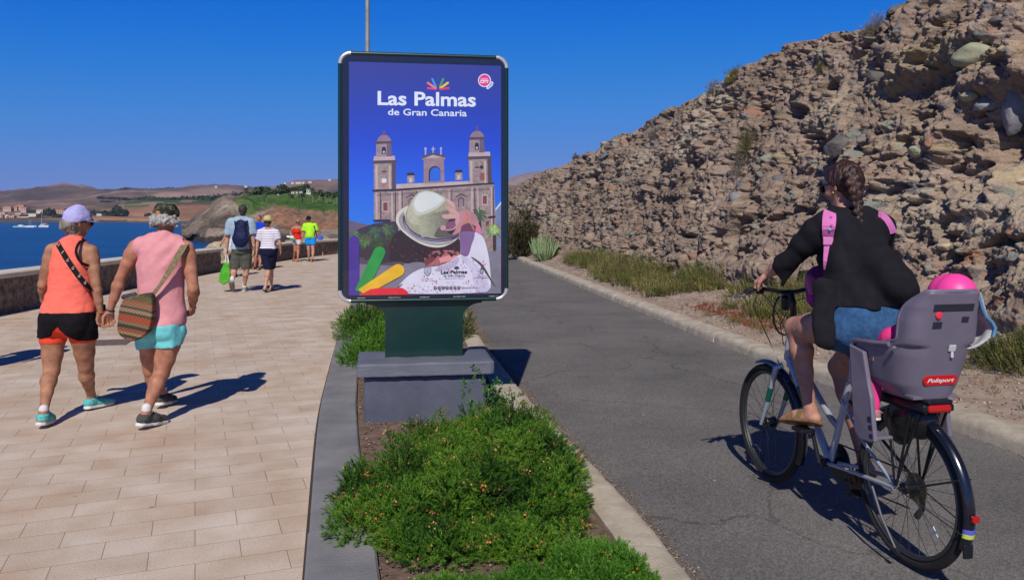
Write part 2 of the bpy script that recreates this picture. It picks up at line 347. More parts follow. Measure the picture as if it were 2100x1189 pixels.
yy = RNG.uniform(2.8, 14, 5200); pts = np.stack([fXK(yy) + .005 + np.abs(RNG.normal(0, .05, 5200)), yy, np.full(5200, -.008)], 1)
scatter('kerb_debris', pts, .007, M_STONE, tint=[(.30, .17, .10), (.16, .10, .07), (.35, .27, .2)], label='brown crumbs and dry leaf bits lying along the near road kerb')
yy = RNG.uniform(4, 34, 2500); pts = np.stack([fXR(yy) - np.abs(RNG.normal(0, .03, 2500)), yy, np.full(2500, -.008)], 1)
scatter('grit', pts, .008, M_STONE, tint=[(.28, .22, .17), (.2, .17, .14)], label='fine grit gathered along the far road kerb')
n = 3500; yy = RNG.uniform(2.5, 9, n); t = RNG.uniform(0, 1, n); xx = fXL(yy) + .33 + t * (fXK(yy) - .25 - fXL(yy) - .33)
scatter('soil_crumbs', np.stack([xx, yy, np.full(n, .025)], 1), .011, M_STONE, tint=[(.20, .12, .085), (.12, .075, .055), (.32, .23, .18)], label='reddish brown soil crumbs covering the planter bed')

# verge between kerb and cliff, rising slightly to the cliff foot
def verge_z(x, y):
    t = np.clip((x - fXR(y) - .3) / np.maximum(.3, fXB(y) - fXR(y) - .3), 0, 1.4); return .085 + .22 * t ** 1.6
ys = np.concatenate([np.arange(-6, 14, .06), np.arange(14, 30, .15), np.arange(30, 60, .4)]); n = 44; V = []; F = []
yy = np.repeat(ys, n); t = np.tile(np.linspace(0, 1, n), len(ys)); x0 = fXR(yy) + .28; x1 = fXB(yy) + .9; xx = x0 + (x1 - x0) * t
P = np.stack([xx, yy, 0 * xx], 1); zz = verge_z(xx, yy) + fbm(P * 1.3, 4) * .05 * np.minimum(1, t * 4) + fbm(P * 9, 3, 4) * .012
zz[t == 0] = .05; idx = np.arange(len(ys) * n).reshape(len(ys), n)
F = np.stack([idx[:-1, :-1], idx[:-1, 1:], idx[1:, 1:], idx[1:, :-1]], -1).reshape(-1, 4)
VERGE = tag(npmesh('verge', np.stack([xx, yy, zz], 1), F, M_DIRT, smooth=True), kind='structure')
bpy.context.view_layer.update(); BV_VERGE = BVHTree.FromObject(VERGE, bpy.context.evaluated_depsgraph_get())
def vz(x, y):
    h = BV_VERGE.ray_cast(Vector((x, y, 5)), Vector((0, 0, -1))); return h[0].z if h[0] else .1
n = 14000; yy = 3 + 30 * RNG.random(n) ** 1.6; t = RNG.random(n) ** .9; xx = fXR(yy) + .32 + t * (fXB(yy) - fXR(yy) + .3)
zz = np.array([vz(a, b_) for a, b_ in zip(xx, yy)])
scatter('gravel', np.stack([xx, yy, zz + .004], 1), .02, M_STONE, tint=[(.30, .24, .2), (.2, .19, .19), (.42, .33, .27), (.33, .17, .12), (.16, .16, .17)], label='grey and tan gravel strewn over the verge')

# ---------------------------------------------------------------- the rock bank
SKY_L = [(600, 430), (1000, 412), (1040, 394), (1121, 345), (1191, 320), (1255, 283), (1331, 240), (1390, 206), (1454, 184), (1514, 143), (1546, 122), (1578, 99), (1659, 74), (1729, 66), (1777, 47), (1837, 20), (1880, 0), (2100, -110), (2500, -330), (4000, -900)]
zs = [2.5]
while zs[-1] < 60: zs.append(zs[-1] + max(.016, zs[-1] * .0020))
zs = np.array(zs); nu = len(zs); bx = fXB(zs); tx = np.gradient(bx, zs); ln = np.sqrt(tx ** 2 + 1); nx, ny = 1 / ln, -tx / ln     # horizontal direction into the bank
bz = verge_z(bx, zs) - .1
H = np.full(nu, 4.5)
SB = .52
for _ in range(60):
    cx = bx + SB * H * nx; cy = zs + SB * H * ny; px = CX + cx / cy * FPX; tgt = EYE - (np.interp(px, [p[0] for p in SKY_L], [p[1] for p in SKY_L]) - HY) * cy / FPX - .12
    H = H + .4 * (np.clip(tgt - bz, 1.2, 7.5) - H)
k = np.ones(25) / 25; H = np.convolve(np.pad(H, 12, 'edge'), k, 'valid')
nv = 330; v = np.linspace(0, 1, nv)
vv, uu = np.meshgrid(v, np.arange(nu)); Hh = H[uu]
sb = SB * Hh * (vv ** 1.25); hh = bz[uu] + Hh * vv
# rounded crest continuing back as a plateau
ext = 40; ve = np.linspace(0, 1, ext + 1)[1:]; ue, vE = np.meshgrid(np.arange(nu), ve, indexing='ij')
sbe = SB * H[ue] + vE ** 1.7 * 9; he = bz[ue] + H[ue] + .22 * np.minimum(vE * 9, 1) * .5 - vE ** 2 * 1.2
sb = np.concatenate([sb, sbe], 1); hh = np.concatenate([hh, he], 1); nvv = nv + ext; uu = np.concatenate([uu, ue], 1); v2 = np.concatenate([vv, 1 + vE], 1)
X = bx[uu] + sb * nx[uu]; Y = zs[uu] + sb * ny[uu]
P = np.stack([X, Y, hh], -1).reshape(-1, 3)
fade = np.clip(v2.reshape(-1) * 8, 0.15, 1)
def ridged(P, o, s): return 1 - np.abs(fbm(P, o, s)) * 2
Q = P + .25 * np.stack([fbm(P * 1.1, 2, 31), fbm(P * 1.1, 2, 41), fbm(P * 1.1, 2, 51)], 1)
Qs = Q * np.array([1, 1, .55])                          # fluting: features run down the face
Qf = P + .10 * np.stack([fbm(P * 3.5, 3, 32), fbm(P * 3.5, 3, 42), fbm(P * 3.5, 3, 52)], 1)          # warped space, for broken angular faces
d = .40 * fbm(P * .42, 3, 1) + .26 * fbm(Q * 1.15, 4, 7, .55)
wa, ca = worley(Qf * np.array([2.1, 2.1, 2.9]), 171); zm = np.clip(.42 + 2.4 * fbm(P * .45, 3, 161), .08, 1.25); d += zm * (.085 * (ca - .5) - .08 * np.clip(wa - .45, 0, 1))
wb, cb = worley(Qf * np.array([5.2, 5.2, 7.5]), 181); d += zm * .060 * (cb - .5)
wc, cc3 = worley(Qf * np.array([12., 12., 15.]), 191); d += (.35 + .65 * np.minimum(zm, 1)) * .058 * (cc3 - .5)
wd, cd = worley(Qf * np.array([22., 22., 26.]), 197); d += .030 * (cd - .5)
d += .10 * fbm(Qs * 6.0, 5, 13, .68)
n1 = fbm(Q * np.array([1.7, 1.7, 2.4]), 4, 63, .6); cav = np.clip(-n1 - .14, 0, 1); d -= 1.1 * cav ** 1.1
n2 = fbm(Qs * 6.0, 3, 67, .6); d -= (.3 + .8 * zm) * .62 * np.clip(-n2 - .15, 0, 1)
n3 = fbm(Q * 13, 2, 69); d -= .11 * np.clip(-n3 - .05, 0, 1)
w1, c1 = worley(Q * np.array([3.4, 3.4, 4.6]), 71); st = np.clip(.48 - w1, 0, 1) * (c1 > .91); d += .30 * st
w2, c2 = worley(Q * 8.5, 81); st2 = np.clip(.45 - w2, 0, 1) * (c2 > .82); d += .10 * st2
w3, c3 = worley(Q * 19, 91); st3 = np.clip(.5 - w3, 0, 1) * (c3 > .75); d += .035 * st3
lay = fbm(P * np.array([.25, .25, 4.5]), 3, 99); d += .07 * lay
d *= fade
# right-hand overhang: hollow under the big blocks
hx = np.exp(-(((Y.reshape(-1) - 9.6) / 1.6) ** 2)); hv = v2.reshape(-1); d -= .85 * hx * np.exp(-((hv - .42) / .13) ** 2) * (1 + 1.4 * fbm(P * 1.5, 3, 301)); d += .38 * hx * np.exp(-((hv - .63) / .07) ** 2) * (1 + 1.6 * fbm(P * 1.9, 3, 303))
h2 = np.exp(-(((Y.reshape(-1) - 12.3) / 1.0) ** 2)); d -= .4 * h2 * np.exp(-((hv - .66) / .06) ** 2); d += .2 * h2 * np.exp(-((hv - .76) / .05) ** 2)
up = .25
Pd = P.copy(); Pd[:, 0] -= nx[uu].reshape(-1) * d; Pd[:, 1] -= ny[uu].reshape(-1) * d; Pd[:, 2] += up * d * np.minimum(1, v2.reshape(-1))
# colour of the material itself: matrix, pale calcrete patches, yellowish seams, coloured clasts
base = np.array([.275, .205, .16]) * (1 + .35 * fbm(P * .9, 4, 111))[:, None]
base = base * (1 + .22 * fbm(P * 9, 3, 117))[:, None]
base = base * (.86 + .28 * cb)[:, None] * (.9 + .2 * cc3)[:, None]
pat = np.clip(fbm(P * .55, 3, 121) * 3 - .55, 0, 1)[:, None]; base = base * (1 - pat * .8) + np.array([.40, .34, .26]) * pat * .8
sm = np.clip(fbm(P * np.array([.4, .4, 2.2]), 3, 131) * 4 - 1.3, 0, 1)[:, None] * (Y.reshape(-1) < 16)[:, None]; base = base * (1 - sm * .65) + np.array([.42, .34, .19]) * sm * .65
pal = np.array([(.17, .165, .165), (.22, .20, .185), (.26, .26, .21), (.30, .17, .12), (.15, .145, .155), (.33, .27, .22), (.21, .225, .20)])
def clast(base, st, cc, thr):
    m = np.clip(st / thr, 0, 1)[:, None]; c = pal[(cc * 977).astype(int) % len(pal)]; return base * (1 - m) + c * m
base = clast(base, st, c1, .07); base = clast(base, st2, c2 * 3.3, .12); base = clast(base, st3 * (c3 > .8), c3 * 7.7, .2)
idx = np.arange(nu * nvv).reshape(nu, nvv)
F = np.stack([idx[:-1, :-1], idx[:-1, 1:], idx[1:, 1:], idx[1:, :-1]], -1).reshape(-1, 4)
M_CLIFF = mat('bank_rock', (.80, .79, .78), .95, col2=(1.12, 1.11, 1.10), vscale=30, bump=3.0, bscale=30, detail=8, tint=True, spec=.15)
CLIFF = tag(npmesh('rock_bank', Pd, F, M_CLIFF, col=base, smooth=False), kind='structure')
BV_CLIFF = BVHTree.FromPolygons([tuple(q) for q in Pd], [tuple(f) for f in F.tolist()])
def on_cliff(px, py):
    d_ = Vector(((px - CX) / FPX, 1, -(py - HY) / FPX)).normalized(); h = BV_CLIFF.ray_cast(Vector((0, 0, EYE)), d_)
    return (np.array(h[0]), np.array(h[1])) if h[0] else (None, None)
def rock(name, c, size, seed, m, angular=.5, sub=4, rot=None, label=None, cat='boulder', group=None, sq=None):
    bm = bmesh.new(); bmesh.ops.create_icosphere(bm, subdivisions=sub, radius=1)
    V = np.array([v_.co[:] for v_ in bm.verts]); F_ = [tuple(v_.index for v_ in f.verts) for f in bm.faces]; bm.free()
    g = np.random.default_rng(seed)
    for _ in range(9):                                   # planar chips
        n_ = g.normal(size=3); n_ /= np.linalg.norm(n_); c_ = g.uniform(.55, .95); dd = V @ n_; V = V - np.outer(np.maximum(0, dd - c_) * angular * 1.6, n_)
    V = V * (1 + .12 * fbm(V * 1.5 + seed, 3, seed) + .05 * fbm(V * 6 + seed, 3, seed + 5))[:, None]
    V = V * np.array(size)
    if rot: V = V @ np.array(Matrix.Rotation(R(rot), 3, 'Y')).T
    o = empty(name, c, label, cat, group) if False else None
    ob = npmesh(name, V, F_, m, smooth=True); ob.location = [float(q) for q in c]
    return tag(ob, label, cat, group)
MR = {k_: mat('stone_' + k_, a, .93, col2=b_, vscale=3.5, bump=.9, bscale=26, detail=9, spec=.2) for k_, a, b_ in [
    ('green', (.24, .25, .17), (.37, .36, .25)), ('grey', (.13, .125, .13), (.24, .225, .22)), ('dark', (.085, .08, .082), (.16, .145, .14)), ('brown', (.25, .19, .14), (.37, .29, .22)),
    ('cream', (.30, .235, .155), (.50, .41, .29)), ('blue', (.15, .155, .175), (.27, .265, .28)), ('red', (.28, .13, .085), (.36, .20, .14))]}
for i, (px, py, rx, rz_, kk, rot, ang, lab) in enumerate([
    (2000, 112, 46, 27, 'green', 4, .25, 'smooth oval pale green boulder bulging from the upper right of the rock bank'),
    (2085, 215, 30, 62, 'blue', 8, .5, 'tall blue grey block at the right edge of the rock bank'),
    (2026, 214, 30, 17, 'blue', -14, .8, 'blue grey wedge shaped stone left of the tall block'),
    (1722, 300, 33, 22, 'dark', -30, .55, 'dark flat faced slab stone above the head of the cyclist'),
    (1798, 158, 19, 17, 'dark', 10, .6, 'dark rounded cobble under the crest, left of the pale green boulder'),
    (1990, 196, 20, 13, 'green', 8, .5, 'small greenish cobble just left of the blue grey wedge stone'),
    (2050, 44, 20, 11, 'dark', 5, .6, 'small dark stone near the top of the bank above the green boulder'),
    (1968, 400, 24, 24, 'brown', 15, .8, 'brown angular block jutting out to the right of the cyclist head'),
    (1880, 310, 17, 12, 'green', 20, .4, 'flat grey green cobble low in the bank right of the dark slab'),
    (1848, 258, 0, 0, 'red', 0, .5, ''),
    (1906, 292, 9, 13, 'red', 0, .6, 'small brick red stone in the bank right of the dark slab'),
    (1285, 556, 20, 13, 'grey', -8, .8, 'grey pointed rock at the bank foot behind weeds, left of the leaning slab'),
    (1395, 566, 26, 15, 'blue', -28, .8, 'grey leaning slab at the foot of the bank near the middle of the verge weeds'),
    (1508, 404, 13, 13, 'blue', 10, .6, 'bluish cobble midway up the bank below the dry hanging shrub'),
    (1245, 322, 30, 14, 'grey', -28, .8, 'long grey slab lying just under the crest at the far end of the bank'),
    (1260, 545, 0, 0, 'grey', 0, .5, ''),
    (1940, 505, 17, 10, 'cream', 10, .5, 'pale yellowish lump in the bank above the child helmet'),
    (2092, 372, 13, 12, 'cream', 0, .5, 'yellow stone at the right edge of the rock bank'),
    (1576, 100, 15, 10, 'brown', -20, .7, 'brown stone capping the crest left of the grey dry bush'),
    (1838, 20, 24, 12, 'dark', -24, .7, 'dark stone capping the crest near the top of the photograph')]):
    if not rx: continue
    p, nrm = on_cliff(px, py)
    if p is None: continue
    s = p[1] / FPX
    rock('embedded_boulder', p + np.array([.1, .5, -.05]) * rx * s * .4, (rx * s, rx * s * .8, rz_ * s), 100 + i, MR[kk], ang, 4, rot, lab, 'boulder')
# loose stones resting along the bank foot
n = 1500; q = RNG.integers(0, nu, n); off = np.abs(RNG.normal(0, .35, n)); xx = bx[q] - off * nx[q] + .15; yy = zs[q] - off * ny[q]; ok = yy < 45
xx, yy = xx[ok], yy[ok]; scatter('scree', np.stack([xx, yy, np.array([vz(a, b_) for a, b_ in zip(xx, yy)]) + .01], 1), .05, M_STONE, tint=[(.34, .26, .2), (.24, .22, .2), (.3, .25, .21)], label='small fallen stones lying along the foot of the rock bank')

# ---------------------------------------------------------------- sea
def sea_mat():
    m = bpy.data.materials.new('sea'); m.use_nodes = True; nt = m.node_tree; N = nt.nodes; L = nt.links; b = N['Principled BSDF']
    b.inputs['Base Color'].default_value = (.0, .052, .20, 1); b.inputs['Roughness'].default_value = .28; b.inputs['Specular IOR Level'].default_value = .35; b.inputs['IOR'].default_value = 1.33
    tc = N.new('ShaderNodeTexCoord'); n = N.new('ShaderNodeTexNoise'); n.inputs['Scale'].default_value = .22; n.inputs['Detail'].default_value = 8; n.inputs['Roughness'].default_value = .65
    mp = N.new('ShaderNodeMapping'); mp.inputs['Scale'].default_value = (.55, 1.2, 1); L.new(tc.outputs['Object'], mp.inputs[0]); L.new(mp.outputs[0], n.inputs['Vector'])
    bp = N.new('ShaderNodeBump'); bp.inputs['Strength'].default_value = 1; bp.inputs['Distance'].default_value = 2.2; L.new(n.outputs['Fac'], bp.inputs['Height']); L.new(bp.outputs[0], b.inputs['Normal'])
    n2 = N.new('ShaderNodeTexNoise'); n2.inputs['Scale'].default_value = .035; n2.inputs['Detail'].default_value = 7; L.new(mp.outputs[0], n2.inputs['Vector'])
    cr = N.new('ShaderNodeValToRGB'); L.new(n2.outputs['Fac'], cr.inputs[0]); e = cr.color_ramp.elements; e[0].position = .35; e[0].color = (.0, .045, .18, 1); e[1].position = .65; e[1].color = (.0, .075, .25, 1)
    L.new(cr.outputs[0], b.inputs['Base Color']); return m
SEA = -9.0
tag(npmesh('sea', [(-6900, -400, SEA), (6900, -400, SEA), (6900, 2700, SEA), (-6900, 2700, SEA)], [(0, 1, 2, 3)], sea_mat()), kind='structure')

# ---------------------------------------------------------------- distant land, each sheet at its own distance
def land(name, x0, x1, step, iso, m, amp=1, nscale=.01, seed=0, sub=6, colf=None):
    """iso: front-to-back list of (Z or Z(px), profile [(px,py)] or ('z', height))"""
    pxs = np.arange(x0, x1 + step, step, dtype=float); rows = []
    def ev(it):
        Z = np.array([it[0](p) if callable(it[0]) else it[0] for p in pxs], float)
        if it[1][0] == 'z': z = np.full(len(pxs), float(it[1][1]))
        else: z = EYE - (np.interp(pxs, [q[0] for q in it[1]], [q[1] for q in it[1]]) - HY) * Z / FPX
        return np.stack([(pxs - CX) * Z / FPX, Z, z], 1)
    E = [ev(i) for i in iso]
    for a, b_ in zip(E[:-1], E[1:]):
        for k_ in range(sub): rows.append(a + (b_ - a) * k_ / sub)
    rows.append(E[-1]); A = np.array(rows); nr = len(rows); Pp = A.reshape(-1, 3).copy()
    wgt = np.ones(nr); wgt[0] = .1; wgt[-1] = .6
    Pp[:, 2] += amp * fbm(Pp * nscale * np.array([1, .6, 0]), 5, seed) * np.repeat(wgt, len(pxs))
    idx = np.arange(nr * len(pxs)).reshape(nr, -1); F_ = np.stack([idx[:-1, :-1], idx[:-1, 1:], idx[1:, 1:], idx[1:, :-1]], -1).reshape(-1, 4)
    col = None
    if colf: col = colf(CX + Pp[:, 0] / Pp[:, 1] * FPX, HY - (Pp[:, 2] - EYE) / Pp[:, 1] * FPX, Pp)
    return tag(npmesh(name, Pp, F_, m, smooth=True, col=col), kind='structure'), Pp
def pal_noise(P, sc, cols, seed=0, sharp=1.0):
    n_ = np.clip(fbm(P * sc, 5, seed) * sharp + .5, 0, 1) * (len(cols) - 1); i = np.minimum(n_.astype(int), len(cols) - 2); f = (n_ - i)[:, None]; c = np.array(cols)
    return c[i] * (1 - f) + c[i + 1] * f
M_LAND = mat('land', (.85, .85, .85), .95, col2=(1.1, 1.1, 1.1), vscale=.02, detail=8, tint=True, spec=.1)
M_LANDN = mat('land_near', (.62, .62, .62), .95, col2=(1.25, 1.22, 1.2), vscale=.35, detail=9, tint=True, spec=.1, bump=1, bscale=.8)
def far_col(px, py, P): return (.72 + .5 * np.clip(.5 + 1.6 * fbm(P * np.array([.006, .004, .02]), 5, 61), 0, 1))[:, None] * pal_noise(P, .0012, [(.13, .095, .095), (.22, .15, .135), (.30, .20, .17), (.19, .125, .11)], 5, 2.4)
land('far_mountains', -500, 1500, 6, [(4800, ('z', -8)), (5200, [(-500, 420), (1500, 420)]), (5600, [(-500, 402), (0, 398), (200, 396), (500, 398), (900, 388), (1030, 374), (1070, 361), (1100, 355), (1150, 352), (1500, 352)]), (6200, ('z', -8))], M_LAND, 26, .0012, 3, colf=lambda a, b_, c_: pal_noise(c_, .001, [(.24, .17, .17), (.36, .26, .24)], 8))
land('hills', -500, 1500, 3, [(2300, ('z', -9)), (2800, [(-500, 440), (0, 432), (300, 432), (500, 425), (800, 420), (1500, 425)]), (3600, [(-500, 418), (0, 412), (170, 410), (300, 405), (450, 400), (620, 392), (800, 392), (1500, 400)]),
     (4600, [(-500, 405), (-100, 399), (0, 394), (60, 390), (120, 386), (200, 387), (260, 389), (350, 386), (390, 379), (430, 374), (470, 376), (520, 380), (560, 379), (600, 376), (650, 371), (690, 367), (760, 362), (1000, 378), (1060, 374), (1500, 380)]), (5400, ('z', 0))], M_LAND, 60, .003, 12, 14, colf=far_col)
def coast_col(px, py, P):
    c = pal_noise(P, .006, [(.10, .075, .06), (.20, .135, .11), (.27, .18, .145)], 9, 2.2); g = ((px > 255) & (px < 700) & (fbm(P * np.array([.004, .006, .02]), 4, 77) > -.12) & (P[:, 1] > 2080))[:, None]
    c = np.where(g, pal_noise(P, .01, [(.035, .075, .025), (.07, .12, .04)], 4), c)
    red = ((px > 150) & (P[:, 1] < 2110) & (P[:, 2] > SEA + 4))[:, None]; c = np.where(red, pal_noise(P, .01, [(.19, .10, .065), (.34, .19, .125)], 6), c)
    return np.where((P[:, 2] < SEA + 6)[:, None] & ((px < 260)[:, None]), np.array([.07, .065, .065]), c)
land('coast', -500, 900, 3, [(1840, ('z', SEA - 1)), (1850, ('z', SEA + 7)), (2000, [(-500, 443), (200, 443), (240, 445), (290, 444), (330, 436), (400, 432), (900, 425)]), (2150, [(-500, 436), (120, 434), (230, 432), (260, 421), (330, 417), (900, 410)]), (2500, [(-500, 424), (0, 424), (200, 420), (280, 411), (480, 404), (900, 398)]), (2700, ('z', -8))], M_LAND, 7, .008, 22, 6, colf=coast_col)
def head_col(px, py, P):
    g = pal_noise(P, .07, [(.10, .080, .064), (.175, .143, .115), (.25, .205, .165)], 14, 2.4) * (.78 + .5 * np.clip(.5 + 1.5 * fbm(P * np.array([.16, .03, .02]), 4, 66), 0, 1))[:, None]
    rd = pal_noise(P, .03, [(.18, .095, .06), (.29, .155, .10), (.22, .145, .10)], 15, 1.5)
    wr = np.clip((px - 560) / 40 - np.abs(py - 447) / 28 + 1.1 + fbm(P * .02, 3, 3), 0, 1)[:, None]; c = g * (1 - wr) + rd * wr
    gr = pal_noise(P, .03, [(.045, .095, .025), (.075, .145, .035), (.10, .16, .05)], 16, 1.5)
    front = np.interp(px, [480, 500, 515, 533, 557, 585, 615, 690, 760], [412, 440, 443, 430, 422, 424, 430, 437, 440]) + 2.5 * fbm(P * .08, 3, 8)
    isg = (py < front) & (px > 498 - 14 * np.clip((py - 404) / 6, 0, 1)) & (P[:, 1] > 385); c = np.where(isg[:, None], gr, c)
    c = np.where((P[:, 2] < SEA + 3 + 1.5 * fbm(P * .1, 2, 2))[:, None], np.array([.05, .043, .04]), c); return c
HEADPX = [(380, 470), (403, 449), (427, 434), (440, 418), (458, 409), (480, 405), (498, 402)]
_, headP = land('headland', 372, 1100, 1.5, [(lambda p: 300 + max(0, 470 - p) * .9, ('z', SEA - 1)), (lambda p: 306 + max(0, 470 - p) * .9, ('z', SEA + 1.5)), (lambda p: 345 + max(0, 440 - p) * .5, ('z', SEA + 3.2)),
     (375, [(372, 484), (400, 478), (430, 470), (470, 462), (540, 462), (620, 462), (700, 455), (1100, 450)]),
     (415, HEADPX[:-1] + [(498, 403), (515, 411), (533, 421), (557, 421), (585, 424), (615, 430), (690, 437), (1100, 440)]),
     (520, [(372, 474), (403, 455), (427, 438), (440, 424), (458, 413), (480, 407), (498, 404), (560, 410), (690, 414), (1100, 415)]),
     (660, [(372, 480), (427, 442), (458, 419), (480, 405), (498, 400), (560, 399), (690, 398), (1100, 396)]), (760, ('z', -6))], M_LANDN, 4.6, .085, 33, 18, colf=head_col)
# rough ground beyond the end of the promenade wall
def near_col(px, py, P): return pal_noise(P, .35, [(.16, .125, .10), (.30, .24, .19), (.38, .31, .24)], 24, 1.6)
land('shore_slope', 585, 1200, 3, [(62, ('z', -5)), (75, [(585, 560), (600, 520), (640, 500), (1200, 500)]), (95, [(585, 500), (640, 484), (700, 480), (1200, 470)]), (130, [(585, 505), (620, 482), (700, 472), (1200, 455)]), (170, ('z', -8))], M_LANDN, .9, .25, 44, 10, colf=near_col)

# ---------------------------------------------------------------- promenade walls
def wall_mat():
    m = mat('wall_stone', (.075, .058, .048), .95, col2=(.26, .21, .17), vscale=9, bump=2, bscale=20, detail=8); return m
M_CAP = mat('cap_concrete', (.50, .45, .38), .85, col2=(.66, .60, .52), vscale=5, bump=.4, bscale=50, detail=8)
def parapet(name, ya, yb, label, h0=.66):
    ys = np.arange(ya, yb + .01, .12); mid = 5; V = []; prof = [(0, -.4), (0, .05)] + [(0, z) for z in np.linspace(.1, h0 - .03, 7)] + [(0, h0), (-.38, h0), (-.38, -9)]
    e = empty(name, (fXW(ya), ya, 0), label, 'wall')
    for y in ys:
        for (u, z) in prof: V.append((fXW(y) + u + (0 if u < 0 else .0), y, z))
    V = np.array(V); nn = worley(V * np.array([3, 3.2, 5.5]), 7)[0]; face = np.isclose(V[:, 0] - fXW(V[:, 1]), 0); V[:, 0] += np.where(face, .05 * (.5 - nn), 0)
    k_ = len(prof); F_ = [(i * k_ + j, i * k_ + j + 1, (i + 1) * k_ + j + 1, (i + 1) * k_ + j) for i in range(len(ys) - 1) for j in range(k_ - 1)] + [tuple(range(k_))[::-1], tuple((len(ys) - 1) * k_ + j for j in range(k_))]
    npmesh('stonework', V, F_, wall_mat(), e)
    mb = MB(); bls = np.arange(ya - .04, yb + .05, 1.5)
    bls = list(bls[:-1]) + [yb + .04]
    for a, b_ in zip(bls[:-1], bls[1:]):
        yy = np.linspace(a + .004, b_ - .004, 5); Vv = []
        for y in yy: Vv += [(fXW(y) + .05, y, h0 + .003), (fXW(y) + .065, y, h0 + .02), (fXW(y) + .065, y, h0 + .075), (fXW(y) + .045, y, h0 + .095), (fXW(y) - .43, y, h0 + .095), (fXW(y) - .45, y, h0 + .003)]
        mb.add(Vv, [(i * 6 + j, i * 6 + (j + 1) % 6, (i + 1) * 6 + (j + 1) % 6, (i + 1) * 6 + j) for i in range(4) for j in range(6)] + [tuple(range(6))[::-1], tuple(24 + j for j in range(6))])
    mb.build('coping', M_CAP, e); return e
parapet('parapet_wall', -6, 23.9, 'long dark stone sea wall with pale coping running along the left edge of the promenade', .60)
parapet('parapet_wall', 26.6, 47, 'curved dark stone sea wall with pale coping behind the distant walkers', .56)
rock('boulder', (-8.95, 25.6, .18), (1.05, 1.0, .72), 5, MR['cream'], .7, 5, 8, 'large cream boulder filling the gap at the end of the long sea wall', 'boulder')
rock('boulder', (-8.75, 25.0, .02), (.62, .7, .33), 8, MR['cream'], .8, 4, -8, 'lower pale boulder lying against the large cream one at the wall gap', 'boulder')
for i, (x, y, s, lab) in enumerate([(-10.6, 52, .9, 'pale rock beyond the curved wall behind the child in blue'), (-13.5, 56, 1.2, 'wide grey rock on the slope beyond the curved wall, left of the others'), (-9.4, 58, 1.0, 'rounded tan rock beyond the curved wall close to the billboard edge')]):
    rock('shore_rock', (x, y, -.15), (s * 1.2, s, s * .6), 30 + i, MR['cream' if i == 0 else 'brown'], .7, 4, 0, lab, 'rock')
# dark metal drain cover behind the couple
mb = MB(); c0 = G(213, 703); mb.box((c0[0], c0[1], .0035), (.62, .5, .006), np.array(Matrix.Rotation(R(14), 3, 'Z')))
dr = mb.build('drain_cover', mat('drain', (.14, .10, .085), .8, var=.3, vscale=20, bump=.5)); tag(dr, 'flat brown drain cover set in the paving behind the walking couple', 'drain cover')
# ================================================================ PLANTS
M_LEAF = mat('leaf', (1, 1, 1), .6, tint=True, spec=.3)
M_TWIG = mat('twig', (.12, .08, .05), .9, var=.3, vscale=20)
def perp(D):
    a = np.where(np.abs(D[:, 2:3]) < .9, np.array([[0, 0, 1.0]]), np.array([[1.0, 0, 0]])); u = np.cross(D, a); u /= np.linalg.norm(u, axis=1, keepdims=True); return u, np.cross(D, u)
def needles(base, dirs, L, k, nl, nw, cols, spread=.8, droop=.0, seed=0, broad=False):
    """feathery sprigs: k narrow leaves round each short stem; returns V, F(tri), colour"""
    g = np.random.default_rng(seed); n = len(base); dirs = dirs / np.linalg.norm(dirs, axis=1, keepdims=True)
    u, v = perp(dirs); t = (np.arange(k)[None] + g.random((n, k))) / k * .9 + .1; ph = g.random((n, k)) * 6.283
    Lr = np.asarray(L)[:, None] if np.ndim(L) else L
    P = base[:, None] + dirs[:, None] * (t * Lr)[..., None]; P[..., 2] -= droop * (t * Lr) ** 2
    rad = u[:, None] * np.cos(ph)[..., None] + v[:, None] * np.sin(ph)[..., None]
    sp = spread * (1.15 - .6 * t) * g.uniform(.7, 1.2, (n, k))
    D = dirs[:, None] * np.cos(sp)[..., None] + rad * np.sin(sp)[..., None]
    S = np.cross(D, dirs[:, None] + .2 * g.normal(size=(n, k, 3))); S /= np.linalg.norm(S, axis=2, keepdims=True) + 1e-9
    l = nl * g.uniform(.6, 1.25, (n, k))[..., None]; w_ = nw * g.uniform(.7, 1.3, (n, k))[..., None]
    if broad:
        A = P; B = P + D * l * .5 + S * w_; Cc = P + D * l; E = P + D * l * .5 - S * w_; V = np.stack([A, B, Cc, E], 2).reshape(-1, 3); F = np.arange(n * k * 4).reshape(-1, 4); m = 4
    else:
        V = np.stack([P - S * w_, P + S * w_, P + D * l], 2).reshape(-1, 3); F = np.arange(n * k * 3).reshape(-1, 3); m = 3
    col = np.repeat(cols[:, None] * g.uniform(.75, 1.25, (n, k, 1)), m, 1).reshape(-1, 3) if cols.ndim == 2 else cols
    return V, F, col
